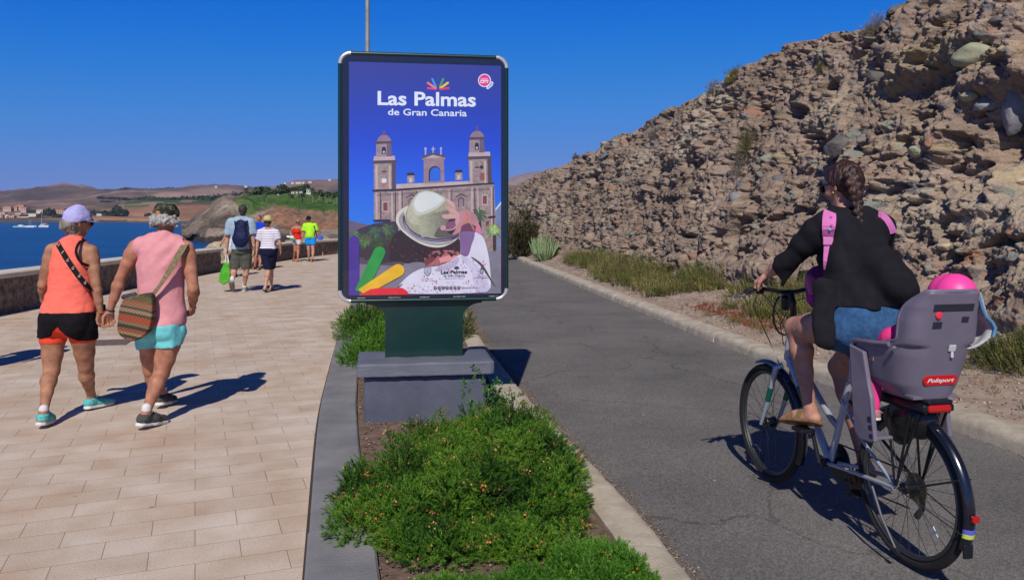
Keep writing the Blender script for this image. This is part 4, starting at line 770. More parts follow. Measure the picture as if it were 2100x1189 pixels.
# ================================================================ BILLBOARD
YAW = R(8.5); bx_, by_ = math.cos(YAW), math.sin(YAW)
BC = np.array([-.705, 6.42, 0.0])                        # middle of the front face, on the ground
AX, AN = np.array([bx_, by_, 0]), np.array([-by_, bx_, 0])  # along the board, into its depth
def bb(x, d, z): return BC + AX * x + AN * d + np.array([0, 0, z])
bill = empty('billboard', bb(0, .2, 0), 'tall green framed billboard showing a woman in a straw hat before a cathedral', 'billboard', rz=YAW)
M_GREEN = mat('frame_green', (.002, .026, .023), .32, var=.12, vscale=6, spec=.5, coat=.3); M_NAVY = mat('bezel', (.012, .013, .035), .25, spec=.5); M_SIL = mat('corner_silver', (.62, .62, .60), .35, metal=.6, var=.1, vscale=12)
BW, Z0, Z1, RC = 1.365, .925, 2.925, .085
def rrect(hw, z0, z1, r, n=8):
    P = []
    for (cx, cz, a0) in ((hw - r, z1 - r, 0), (-hw + r, z1 - r, 90), (-hw + r, z0 + r, 180), (hw - r, z0 + r, 270)):
        P += [(cx + r * math.cos(R(a0 + 90 * k / n)), cz + r * math.sin(R(a0 + 90 * k / n))) for k in range(n + 1)]
    return P
def prism(mb, pts, d0, d1, mi=0):
    n = len(pts); V = [bb(x, d0, z) for x, z in pts] + [bb(x, d1, z) for x, z in pts]; mb.add(V, [tuple(range(n)), tuple(range(2 * n - 1, n - 1, -1))] + [(i, n + i, n + (i + 1) % n, (i + 1) % n) for i in range(n)], mi)
mb = MB(); prism(mb, rrect(BW / 2 - .012, Z0 + .012, Z1 - .012, RC), .012, .20); mb.build('case', M_GREEN, bill, bevel=.004)
mb = MB(); prism(mb, rrect(BW / 2 - .026, Z0 + .026, Z1 - .026, RC - .015), .002, .0115); mb.build('bezel', M_NAVY, bill)
hw = BW / 2 - .014; z0_, z1_ = Z0 + .014, Z1 - .014; r = RC
mb = MB()
for (p, q) in (((-hw + r, z1_), (hw - r, z1_)), ((-hw + r, z0_), (hw - r, z0_)), ((-hw, z0_ + r), (-hw, z1_ - r)), ((hw, z0_ + r), (hw, z1_ - r))): mb.tube([bb(p[0], .012, p[1]), bb(q[0], .012, q[1])], .0165, 10)
mb.build('frame', M_GREEN, bill, smooth=True)
for (cx, cz, a0) in ((hw - r, z1_ - r, 0), (-hw + r, z1_ - r, 90), (-hw + r, z0_ + r, 180), (hw - r, z0_ + r, 270)):
    mb = MB(); mb.tube([bb(cx + r * math.cos(R(a0 + 90 * k / 10)), .012, cz + r * math.sin(R(a0 + 90 * k / 10))) for k in range(11)], .0185, 10); mb.build('corner_cap', M_SIL, bill, smooth=True)
for (x, w_) in ((-.5, .07), (-.24, .1), (.0, .08), (.28, .1), (.56, .08)):
    mb = MB(); mb.box(bb(x, -.004, Z0 + .036), (w_, .012, .012), np.array(Matrix.Rotation(YAW, 3, 'Z'))); mb.build('hinge_clip', mat('scuffed', (.16, .18, .21), .5, metal=.5, var=.5, vscale=60), bill, bevel=.003)
# pedestal with flared shoulders
fl = .155; hwp = .315; pts = [(-hwp, .47), (hwp, .47)] + [(hwp + fl - fl * math.cos(R(a)), Z0 - .055 - fl * .75 + fl * .75 * math.sin(R(a)) + .035) for a in range(0, 91, 10)] + [(hwp + fl, Z0 + .005), (-hwp - fl, Z0 + .005)] + [(-hwp - fl + fl * math.cos(R(a)), Z0 - .055 - fl * .75 + fl * .75 * math.sin(R(a)) + .035) for a in range(90, -1, -10)]
mb = MB(); prism(mb, pts, .05, .17); mb.build('pedestal', M_GREEN, bill, bevel=.004)
# poster
px0, px1, pz1, pz0 = -.598, .622, 2.842, .985
PO = mat('poster_sky', (.03, .15, .7), .45)
nt = PO.node_tree; N = nt.nodes; tc = N.new('ShaderNodeTexCoord'); sx = N.new('ShaderNodeSeparateXYZ'); mr = N.new('ShaderNodeMapRange'); cr = N.new('ShaderNodeValToRGB')
mr.inputs[1].default_value = pz0; mr.inputs[2].default_value = pz1; nt.links.new(tc.outputs['Object'], sx.inputs[0]); nt.links.new(sx.outputs[2], mr.inputs[0]); nt.links.new(mr.outputs[0], cr.inputs[0]); nt.links.new(cr.outputs[0], N['Principled BSDF'].inputs['Base Color'])
el = cr.color_ramp.elements; el[0].position = .28; el[0].color = (*lin((40, 125, 228)), 1); el[1].position = .97; el[1].color = (*lin((44, 54, 150)), 1)
for p, c_ in ((.50, (30, 95, 225)), (.66, (24, 70, 205)), (.80, (30, 60, 178))): q = el.new(p); q.color = (*lin(c_), 1)
POST = npmesh('poster', [bb(px0, -.0005, pz0), bb(px1, -.0005, pz0), bb(px1, -.0005, pz1), bb(px0, -.0005, pz1)], [(0, 1, 2, 3)], PO, bill)
def ink(c, var=.10, vs=9): return mat('ink_%d_%d_%d' % c, lin(c), .5, var=var, vscale=vs, detail=6)
LAY = [0]
def uv3(cx, cy):                                         # poster coordinates -> board point
    u = (cx - 74) / 657; vt = 103 + 25 * u; v_ = (cy - vt) / (1107 - vt); return px0 + (px1 - px0) * min(1, max(0, u)), pz1 - (pz1 - pz0) * min(1, max(0, v_))
def c5(p): return (170 + .411 * p[0], 637 + .411 * p[1])
def c6(p): return (42.5 + .5002 * p[0], 85 + .5002 * p[1])
class Art:
    def __init__(s, name): s.name = name; s.V = []; s.F = []; s.M = []; s.mi = []
    def poly(s, pts, c, conv=None, var=.1, vs=9):
        if conv: pts = [conv(p) for p in pts]
        if s.name == 'woman_print' and 6 <= len(pts) < 24:
            for _ in range(2): pts = [q for i in range(len(pts)) for q in ((pts[i][0] * .78 + pts[(i + 1) % len(pts)][0] * .22, pts[i][1] * .78 + pts[(i + 1) % len(pts)][1] * .22), (pts[i][0] * .22 + pts[(i + 1) % len(pts)][0] * .78, pts[i][1] * .22 + pts[(i + 1) % len(pts)][1] * .78))]
        LAY[0] += 1; d_ = -.0008 - LAY[0] * .00001; m = ink(c, var, vs)
        if m not in s.M: s.M.append(m)
        b_ = len(s.V)
        for p in pts: x, z = uv3(*p); s.V.append(bb(x, d_, z))
        n = len(pts); A = sum(pts[i][0] * pts[(i + 1) % n][1] - pts[(i + 1) % n][0] * pts[i][1] for i in range(n)); idx = list(range(b_, b_ + n)); s.F.append(tuple(idx if A < 0 else idx[::-1])); s.mi.append(s.M.index(m)); return s
    def circ(s, c, r, col, conv=None, n=20, ry=None, a0=0, a1=360): return s.poly([(c[0] + r * math.cos(R(a0 + (a1 - a0) * k / n)), c[1] + (ry or r) * math.sin(R(a0 + (a1 - a0) * k / n))) for k in range(n)], col, conv)
    def bar(s, a, b_, w_, col, conv=None, rnd=True):
        a = np.array(a, float); b_ = np.array(b_, float); t = b_ - a; t /= np.linalg.norm(t); n_ = np.array([-t[1], t[0]]) * w_ / 2; pts = [a + n_, a - n_]
        if rnd: pts += [b_ - n_ * math.cos(R(k)) + t * w_ / 2 * math.sin(R(k)) for k in range(0, 181, 20)]
        else: pts += [b_ - n_, b_ + n_]
        return s.poly([tuple(p) for p in pts], col, conv)
    def done(s): return npmesh(s.name, s.V, s.F, s.M, POST, mi=s.mi)
ST, SD, SL, DK = (158, 136, 132), (84, 66, 74), (196, 174, 168), (40, 30, 44)
a = Art('plaza_print'); a.poly([(74, 905), (731, 905), (731, 1107), (74, 1107)], (128, 122, 138)); a.poly([(74, 785), (165, 808), (165, 915), (74, 915)], (104, 90, 110)); a.poly([(74, 940), (330, 955), (300, 985), (74, 970)], (86, 76, 92)); a.poly([(706, 745), (731, 715), (731, 905), (706, 905)], (120, 132, 168)); a.poly([(706, 742), (731, 712), (731, 724), (706, 752)], (205, 210, 225)); a.done()
a = Art('cathedral_print')
a.poly([(180, 655), (700, 632), (706, 770), (706, 925), (250, 925), (250, 790), (180, 785)], ST, var=.26, vs=38)
a.poly([(275, 632), (592, 622), (592, 640), (275, 652)], SL)
for (x0, x1, yt, dx) in ((179, 272, 535, 0), (588, 686, 522, 3)):
    sgn = 1 if dx == 0 else -1; yb = 652 if dx == 0 else 634
    a.poly([(x0, yt), (x1, yt - 2), (x1 + dx * 2, yb), (x0 + dx, yb + 2)], ST, var=.26, vs=38); a.poly([(x1 - 16, yt), (x1, yt), (x1 + dx * 2, yb), (x1 - 16 + dx, yb)], SD)
    a.poly([(x0 + 6, yt + 14), (x0 + 16, yt + 14), (x0 + 17, yb), (x0 + 7, yb)], SL); a.poly([(x1 - 30, yt + 14), (x1 - 22, yt + 14), (x1 - 21, yb), (x1 - 29, yb)], SL)
    a.poly([(x0 - 7, yt - 6), (x1 + 4, yt - 8), (x1 + 4, yt + 6), (x0 - 4, yt + 8)], SD); a.poly([(x0 + 1, yt - 24), (x1 - 5, yt - 25), (x1 - 2, yt - 7), (x0 - 2, yt - 5)], (196, 170, 172))
    xc = (x0 + x1) / 2 - (3 if dx == 0 else 12); a.poly([(xc - 35, yt - 22), (xc - 33, yt - 82), (xc + 30, yt - 82), (xc + 34, yt - 23)], (158, 134, 142), var=.15, vs=20); a.poly([(xc + 10, yt - 22), (xc + 12, yt - 82), (xc + 30, yt - 82), (xc + 34, yt - 23)], (110, 90, 108))
    a.circ((xc, yt - 84), 31, (150, 122, 136), ry=32, a0=180, a1=360, n=18); a.poly([(xc - 36, yt - 88), (xc + 34, yt - 88), (xc + 36, yt - 78), (xc - 37, yt - 76)], SD); a.bar((xc, yt - 112), (xc, yt - 132), 7, (120, 80, 90))
    a.bar((xc - 1, yt - 34), (xc - 1, yt - 56), 17, DK); a.circ((xc - 1, yt - 42), 4.5, (200, 205, 225))
    a.poly([(xc - 10, yt + 38), (xc + 10, yt + 38), (xc + 10, yt + 46), (xc - 10, yt + 46)], SD)
a.circ((222, 616), 11, (226, 222, 232)); a.poly([(213, 626), (231, 626), (231, 642), (213, 642)], (176, 110, 100)); a.circ((645, 563), 8, DK); a.poly([(638, 588), (658, 588), (658, 620), (638, 620)], (150, 84, 74))
a.poly([(392, 630), (392, 530), (384, 528), (384, 516), (432, 498), (486, 514), (486, 526), (480, 530), (482, 628)], (152, 126, 136), var=.15, vs=20); a.poly([(384, 516), (432, 497), (486, 513), (486, 520), (432, 506), (384, 523)], SD); a.poly([(398, 522), (432, 509), (472, 520)], SL)
a.poly([(414, 622)] + [(440 + 26 * math.cos(R(t)), 582 + 26 * math.sin(R(t))) for t in range(180, 361, 20)] + [(466, 620)], (44, 30, 60)); a.poly([(419, 623)] + [(443 + 23 * math.cos(R(t)), 585 + 23 * math.sin(R(t))) for t in range(180, 361, 20)] + [(466, 620)], (40, 105, 222))
for x in (400, 467): a.bar((x, 508), (x, 484), 7, (170, 160, 185)); a.circ((x, 480), 5, (178, 172, 195))
a.bar((433, 500), (433, 474), 4, (190, 180, 200)); a.bar((425, 483), (441, 483), 4, (190, 180, 200))
for x, y in ((337, 592), (545, 582)): a.poly([(x - 17, y + 36), (x - 15, y + 4), (x + 14, y + 3), (x + 16, y + 34)], ST); a.poly([(x - 19, y + 4), (x - 14, y - 8), (x + 13, y - 9), (x + 18, y + 3)], DK); a.poly([(x - 7, y + 34), (x - 7, y + 14), (x + 6, y + 13), (x + 6, y + 33)], (206, 190, 196))
a.poly([(172, 655), (275, 652), (700, 630), (702, 637), (275, 661), (174, 664)], DK); a.poly([(176, 783), (250, 783), (250, 795), (178, 793)], DK)
for x, w_, c_ in ((186, 8, SL), (204, 5, SD), (252, 7, SL), (268, 4, DK), (284, 10, SL), (298, 4, SD), (360, 4, SD), (500, 5, SL), (512, 4, SD), (598, 9, SL), (612, 5, SD), (626, 5, SL), (686, 5, SL), (694, 5, SD)): a.poly([(x, 668 - (x - 180) * .04), (x + w_, 668 - (x - 180) * .04), (x + w_ + 2, 782 if x < 260 else 860), (x + 2, 782 if x < 260 else 860)], c_)
for x, y in ((228, 727), (659, 703)): a.poly([(x - 13, y - 22), (x + 13, y - 22), (x + 13, y + 24), (x - 13, y + 24)], SL); a.poly([(x - 9, y - 17), (x + 9, y - 17), (x + 9, y + 19), (x - 9, y + 19)], (124, 66, 66))
for x in (340, 555): a.poly([(x - 24, 688), (x, 674), (x + 23, 686), (x + 23, 692), (x, 681), (x - 24, 694)], SD); a.bar((x, 730), (x, 704), 26, SD); a.bar((x, 730), (x, 706), 18, (150, 128, 138))
for y in (671, 676): a.poly([(190, y + 4), (680, y - 16), (680, y - 14.5), (190, y + 5.5)], SD)
a.poly([(675, 775), (706, 772), (706, 782), (675, 785)], DK); a.poly([(664, 795), (678, 795), (678, 815), (664, 815)], (110, 60, 66)); a.done()
a = Art('palm_print'); g = np.random.default_rng(3)
a.poly([(74, 850), (120, 820), (180, 800), (280, 790), (290, 960), (200, 975), (150, 950), (74, 930)], (58, 48, 62))
for (x, y, rr, c_) in ((100, 868, 42, (72, 92, 56)), (95, 850, 30, (96, 118, 72)), (142, 872, 40, (84, 108, 60)), (185, 838, 40, (70, 96, 66)), (240, 826, 38, (78, 104, 70)), (200, 880, 40, (58, 78, 50)), (250, 870, 34, (60, 70, 52)), (635, 768, 42, (70, 104, 62)), (697, 838, 44, (122, 140, 76)), (700, 832, 30, (160, 176, 108))):
    a.bar((x + 4, y + 86), (x + 2, y), 12, (62, 46, 52))
    for k in range(17):
        th = math.pi * 2 * k / 17 + g.random() * .3; L = rr * g.uniform(.7, 1.1); ex, ey = x + L * math.cos(th), y + L * math.sin(th) * .9 + 6; nx_, ny_ = -math.sin(th) * 4.2, math.cos(th) * 4.2; mx, my = x + L * .55 * math.cos(th), y + L * .55 * math.sin(th) - 3; cc = tuple(int(min(255, v_ * g.uniform(.75, 1.3))) // 6 * 6 for v_ in c_)
        a.poly([(x, y), (mx + nx_, my + ny_), (ex, ey), (mx - nx_, my - ny_)], cc)
a.done()
a = Art('woman_print')
hairp = [(270 + 14 * math.sin(k * 2.1) + (k / 30) * 0, 860 + k * 4) for k in range(0, 20)]
blob = [(300, 820), (262, 850), (252, 880), (242, 900), (250, 925), (240, 945), (258, 965), (290, 962), (320, 974), (352, 966), (390, 968), (402, 975), (440, 950), (500, 940), (545, 948), (552, 915), (548, 860), (420, 840)]
a.poly(blob, (44, 26, 40))
for k in range(90):
    x, y = g.uniform(250, 540), g.uniform(865, 960); a.circ((x, y), g.uniform(3, 7), [(70, 38, 48), (30, 18, 34), (92, 52, 56), (52, 30, 44)][k % 4], n=7, a0=0, a1=200 + k)
sh = [(270, 1065), (320, 1000), (400, 930), (480, 885), (560, 860), (700, 850), (800, 815), (880, 760), (925, 725), (1000, 758), (1050, 640), (1062, 510), (1110, 490), (1185, 565), (1235, 760), (1258, 1000), (1245, 1140), (300, 1140)]
a.poly([(540, 770), (600, 700), (750, 680), (900, 690), (930, 740), (880, 800), (780, 820), (640, 850), (560, 850), (555, 800)], (176, 98, 98), c5); a.poly([(545, 790), (600, 745), (700, 735), (640, 800), (560, 850)], (120, 56, 62), c5); a.poly([(700, 770), (800, 735), (890, 745), (850, 790), (720, 815)], (226, 150, 150), c5)
a.poly(sh, (222, 216, 234), c5, .05)
for k in range(60):
    x, y = g.uniform(470, 900), g.uniform(655, 745); a.circ((x, y + (8 if x < 600 else 0)), g.uniform(9, 20), [(44, 26, 40), (62, 34, 44), (34, 20, 36)][k % 3], c5, n=8, a0=0, a1=240 + k); a.poly([(920, 740), (1000, 765), (1050, 800), (1150, 900), (1230, 1030), (1240, 1130), (1080, 1130), (1050, 900), (960, 800)], (204, 196, 222), c5); a.poly([(700, 860), (800, 825), (900, 750), (925, 780), (880, 850), (760, 900), (640, 900)], (188, 180, 208), c5)
for k in range(240):
    x, y = g.uniform(330, 1200), g.uniform(800, 1130)
    if y < 1130 - (x - 300) * .75 and x < 620: continue
    if x > 1000 and y < 900 and x < 1060: continue
    a.circ((x, y), g.uniform(4, 9), [(206, 140, 160), (196, 160, 190), (184, 110, 130)][k % 3], c5, n=5)
a.poly([(920, 480), (1085, 480), (1075, 560), (1040, 640), (1030, 700), (1000, 755), (935, 738), (925, 620)], (132, 98, 148), c5); a.poly([(1088, 490), (1118, 395), (1150, 470), (1160, 530), (1100, 500)], (214, 120, 150), c5)
a.poly([(247, 350), (262, 290), (310, 245), (375, 212), (500, 200), (700, 300), (935, 490), (905, 560), (840, 612), (760, 648), (680, 658), (590, 646), (480, 604), (380, 538), (290, 457), (255, 400)], (214, 208, 196), c5); a.poly([(270, 350), (330, 260), (345, 330), (340, 420), (400, 500), (480, 560), (600, 600), (740, 615), (880, 575), (820, 618), (700, 636), (590, 624), (480, 580), (380, 510), (300, 440)], (160, 152, 150), c5)
a.poly([(316, 330), (342, 300), (352, 392), (400, 460), (480, 515), (580, 550), (700, 565), (850, 545), (930, 500), (900, 562), (800, 596), (700, 606), (590, 594), (480, 558), (390, 500), (332, 425)], (76, 64, 104), c5)
for o_ in (16, 34): a.poly([(332, 340 + o_), (352, 400 + o_), (400, 466 + o_), (480, 520 + o_), (580, 554 + o_), (700, 568 + o_), (840, 548 + o_), (840, 552 + o_), (700, 573 + o_), (580, 559 + o_), (480, 525 + o_), (400, 471 + o_), (350, 408 + o_)], (190, 182, 210), c5)
a.poly([(345, 310), (365, 250), (410, 160), (470, 85), (540, 58), (620, 62), (700, 95), (790, 145), (870, 230), (920, 340), (938, 430), (930, 500), (850, 545), (700, 565), (580, 550), (480, 515), (400, 460), (352, 392)], (166, 162, 134), c5, .14, 60); a.poly([(360, 300), (410, 170), (470, 90), (520, 70), (470, 300), (560, 330), (700, 290), (640, 400), (480, 420), (390, 400)], (186, 184, 160), c5, .1, 60)
a.poly([(408, 200), (470, 88), (540, 60), (620, 64), (700, 97), (785, 148), (700, 238), (600, 290), (490, 325), (445, 300)], (198, 200, 184), c5, .06, 60)
a.poly([(430, 190), (480, 100), (545, 70), (620, 74), (690, 105), (755, 150), (680, 215), (590, 262), (500, 290), (462, 268)], (218, 222, 218), c5, .04)
for k in range(26):
    t = k / 25; a.poly([(470 + 300 * t, 330 - 60 * t), (500 + 300 * t, 318 - 56 * t), (560 + 300 * t, 540 - 20 * t), (520 + 300 * t, 545 - 20 * t)], tuple(int(v_ * (1.02 - .34 * t)) // 3 * 3 for v_ in (176, 174, 148)), c5, .16, 70)
a.poly([(700, 430), (800, 470), (930, 440), (936, 500), (850, 545), (700, 560), (640, 540)], (96, 92, 84), c5)
a.poly([(800, 360), (880, 340), (930, 440), (920, 500), (830, 530), (770, 480)], (52, 34, 48), c5)
SK = (190, 132, 138); a.poly([(890, 290), (940, 272), (1020, 268), (1082, 300), (1118, 372), (1120, 440), (1080, 495), (1000, 482), (930, 490), (880, 520), (830, 530), (880, 470), (890, 420)], SK, c5); a.poly([(940, 430), (1010, 400), (1100, 440), (1080, 494), (930, 488)], (112, 60, 84), c5)
a.poly([(862, 262), (912, 292), (925, 350), (905, 412), (872, 470), (790, 485), (765, 475), (768, 440), (850, 425), (880, 370)], (206, 150, 152), c5); a.poly([(775, 395), (870, 375), (880, 430), (850, 462), (775, 470)], (132, 84, 110), c5)
for f_ in ([(775, 150), (792, 147), (852, 182), (876, 226), (870, 262), (822, 212), (785, 176)], [(758, 226), (776, 216), (852, 254), (888, 282), (880, 308), (800, 270), (765, 242)], [(730, 322), (745, 308), (850, 308), (893, 325), (886, 356), (780, 357), (738, 347)], [(715, 446), (732, 422), (762, 422), (772, 450), (765, 472), (738, 478), (718, 468)]): a.poly(f_, (214, 158, 158), c5)
for k in range(3): a.bar((985 + k * 10, 280 + k * 6), (1010 - k * 4, 370), 8, (206, 120, 60), c5); a.bar((1010 - k * 4, 370), (960 - k * 8, 420 + k * 5), 8, (206, 120, 60), c5)
a.bar((1035, 400), (1075, 480), 10, (214, 140, 60), c5)
a.poly([(1038, 762), (1050, 756), (1140, 812), (1195, 880), (1255, 990), (1318, 1092), (1245, 1000), (1180, 900), (1130, 830)], (86, 62, 62), c5); a.bar((320, 1030), (278, 1062), 9, (60, 40, 50), c5); a.done()
a = Art('petal_print'); a.bar((95, 1107), (95, 872), 45, (72, 44, 148)); a.bar((122, 1094), (203, 924), 50, (38, 150, 66)); a.bar((128, 1104), (282, 1002), 54, (238, 184, 34)); a.poly([(118, 1107), (165, 1081), (200, 1076), (300, 1077), (322, 1092), (328, 1107)], (226, 32, 52)); a.done(); KEEP = LAY[0]; LAY[0] = 2
a = Art('petal_logo_print')
for (p, q, w_, c_) in (((810, 278), (735, 272), 17, (232, 44, 150)), ((808, 276), (735, 226), 19, (240, 120, 84)), ((806, 262), (774, 194), 18, (44, 150, 232)), ((838, 262), (868, 194), 18, (52, 160, 74)), ((838, 276), (908, 228), 19, (240, 200, 50)), ((836, 280), (916, 273), 17, (232, 54, 70))): a.bar(p, q, w_, c_, c6)
a.bar((821, 282), (821, 182), 13, (70, 46, 156), c6); a.done()
a = Art('badge_print'); a.poly([(1300, 218), (1310, 235), (1295, 262), (1262, 286), (1245, 280), (1250, 262), (1280, 246), (1290, 222)], (236, 240, 250), c6); a.poly([(1296, 226), (1302, 236), (1288, 258), (1262, 276), (1254, 272), (1256, 266), (1282, 250)], (80, 170, 226), c6); a.circ((1230, 210), 57, (244, 240, 248), c6, 28); a.circ((1230, 210), 50, (232, 52, 140), c6, 28); a.done()
def text(s, x0, x1, yb, hcap, col, bold=.02, name='lettering', conv=None, slope=None):
    cu = bpy.data.curves.new(name, 'FONT'); cu.body = s; cu.offset = bold; cu.size = 1; cu.resolution_u = 3
    o = bpy.data.objects.new(name, cu); C.objects.link(o); bpy.context.view_layer.update(); me = bpy.data.meshes.new_from_object(o.evaluated_get(bpy.context.evaluated_depsgraph_get())); bpy.data.objects.remove(o)
    V = np.array([v_.co[:] for v_ in me.vertices]); F = [tuple(p.vertices) for p in me.polygons]; bpy.data.meshes.remove(me)
    V[:, 0] = (V[:, 0] - V[:, 0].min()) / (V[:, 0].max() - V[:, 0].min()); V[:, 1] = V[:, 1] / .729
    if conv: (x0, yb), (x1, _y) = conv((x0, yb)), conv((x1, yb)); hcap = conv((0, hcap))[1] - conv((0, 0))[1]
    LAY[0] += 1; P = []
    for x, y, _ in V:
        cx = x0 + (x1 - x0) * x; X_, Z_ = uv3(cx, yb - y * hcap + (cx - x0) * (.028 if slope is None else slope)); P.append(bb(X_, -.0008 - LAY[0] * .00001, Z_))
    return npmesh(name, P, F, ink(col, .03), POST)
text('Las Palmas', 195, 620, 289, 60, (232, 236, 246), .024, 'title_lettering'); text('de Gran Canaria', 239, 580, 334, 29, (228, 232, 244), .016, 'subtitle_lettering')
text('CAPITAL', 1196, 1262, 204, 13, (250, 236, 246), .01, 'badge_lettering', c6, 0); text('CITY', 1192, 1268, 232, 25, (252, 244, 250), .04, 'badge_lettering', c6, 0)
NV = (30, 26, 62); LAY[0] = KEEP
text('Las Palmas', 720, 998, 929, 36, NV, .03, 'footer_lettering', c5, 0); text('de Gran Canaria', 750, 975, 960, 20, NV, .012, 'footer_lettering', c5, 0); text('ciudad de mar y cultura', 760, 960, 984, 11, (70, 66, 100), 0, 'footer_lettering', c5, 0)
text('Patronato', 520, 640, 984, 10, (150, 60, 84), 0, 'footer_lettering', c5, 0); text('de Turismo', 520, 650, 1004, 10, (150, 60, 84), 0, 'footer_lettering', c5, 0); text('CABILDO DE', 1104, 1212, 966, 9, (70, 66, 96), 0, 'footer_lettering', c5, 0); text('GRAN CANARIA', 1094, 1222, 984, 10, (60, 56, 90), .01, 'footer_lettering', c5, 0)
text('lpavisit.com', 944, 1110, 1088, 20, NV, .0, 'footer_lettering', c5, 0)
a = Art('crest_print'); a.poly([(543, 862), (618, 862), (618, 915), (580, 956), (543, 915)], (96, 90, 120), c5); a.poly([(549, 868), (612, 868), (612, 912), (580, 947), (549, 912)], (214, 208, 226), c5)
for k in range(3): a.bar((564 + 16 * k, 930), (564 + 16 * k, 880), 6, (90, 84, 116), c5)
a.circ((1155, 906), 20, (70, 66, 98), c5, ry=34); a.circ((1155, 908), 12, (200, 196, 218), c5, ry=22); a.bar((1155, 925), (1155, 890), 6, (70, 66, 98), c5)
for k in range(9): a.bar((888, 878), (888 + 26 * math.cos(R(180 + 22.5 * k)), 878 + 26 * math.sin(R(180 + 22.5 * k))), 5, NV, c5)
for k in range(7): a.circ((662 + 41.5 * k, 1078), 17, (34, 26, 52), c5); a.circ((662 + 41.5 * k, 1078), 8, (214, 208, 226), c5, n=8); a.circ((662 + 41.5 * k, 1078), 4.5, (34, 26, 52), c5, n=4 + k % 3)
a.done()
# glass pane
G_ = bpy.data.materials.new('display_glass'); G_.use_nodes = True; nt = G_.node_tree; N = nt.nodes; N.remove(N['Principled BSDF']); tr_ = N.new('ShaderNodeBsdfTransparent'); gl = N.new('ShaderNodeBsdfGlossy'); fr = N.new('ShaderNodeMapRange'); lw = N.new('ShaderNodeLayerWeight'); lw.inputs[0].default_value = .12; fr.inputs[3].default_value = .04; fr.inputs[4].default_value = .7; nt.links.new(lw.outputs['Facing'], fr.inputs[0]); mx = N.new('ShaderNodeMixShader')
tr_.inputs[0].default_value = (.95, .97, .98, 1); gl.inputs['Roughness'].default_value = .02; nt.links.new(fr.outputs[0], mx.inputs[0]); nt.links.new(tr_.outputs[0], mx.inputs[1]); nt.links.new(gl.outputs[0], mx.inputs[2]); nt.links.new(mx.outputs[0], N['Material Output'].inputs[0])
npmesh('glass_pane', [bb(px0 - .04, -.021, pz0 - .02), bb(px1 + .03, -.021, pz0 - .02), bb(px1 + .03, -.021, pz1 + .04), bb(px0 - .04, -.021, pz1 + .04)], [(0, 1, 2, 3)], G_, bill)
# concrete plinth, painted slate grey, rough plaster edges
pl = empty('plinth', bb(0, .2, 0), 'slate grey painted concrete plinth carrying the billboard', 'plinth', rz=YAW)
def slab(name, x0, x1, d0, d1, z0, z1, rd=.012, nx=70, nz=14, nd=30, amp=.006, taper=0, par=pl, m=M_SLATE):
    bm = bmesh.new(); bmesh.ops.create_cube(bm, size=1); bm.edges.ensure_lookup_table()
    bmesh.ops.subdivide_edges(bm, edges=bm.edges[:], cuts=26, use_grid_fill=True); V = np.array([v_.co[:] for v_ in bm.verts]); F = [tuple(v_.index for v_ in f.verts) for f in bm.faces]; bm.free()
    V = V * 2; 
    X_ = (x0 + x1) / 2 + V[:, 0] * (x1 - x0) / 2 * (1 + taper * (1 - V[:, 2]) / 2); D_ = (d0 + d1) / 2 + V[:, 1] * (d1 - d0) / 2; Z_ = (z0 + z1) / 2 + V[:, 2] * (z1 - z0) / 2
    P = np.stack([X_, D_, Z_], 1); c_ = np.array([(x0 + x1) / 2, (d0 + d1) / 2, (z0 + z1) / 2]); h_ = np.array([(x1 - x0) / 2, (d1 - d0) / 2, (z1 - z0) / 2]); q = (P - c_); inner = np.clip(q, -(h_ - rd), h_ - rd); dd = q - inner; L_ = np.linalg.norm(dd, axis=1); sc = np.where(L_ > rd, rd / np.maximum(L_, 1e-9), 1); P = c_ + inner + dd * sc[:, None]
    nn = fbm(P * 9, 4, 3) * amp + fbm(P * 34, 3, 8) * amp * .35; dn = dd / np.maximum(L_, 1e-9)[:, None]; P += dn * nn[:, None]
    return npmesh(name, [bb(*p) for p in P], F, m, par, smooth=True)
slab('top_slab', -.53, .535, -.245, .385, .372, .475, amp=.006); slab('body', -.475, .475, -.195, .335, -.06, .371, taper=.012, amp=.0012, m=M_SLATE_SHADE)
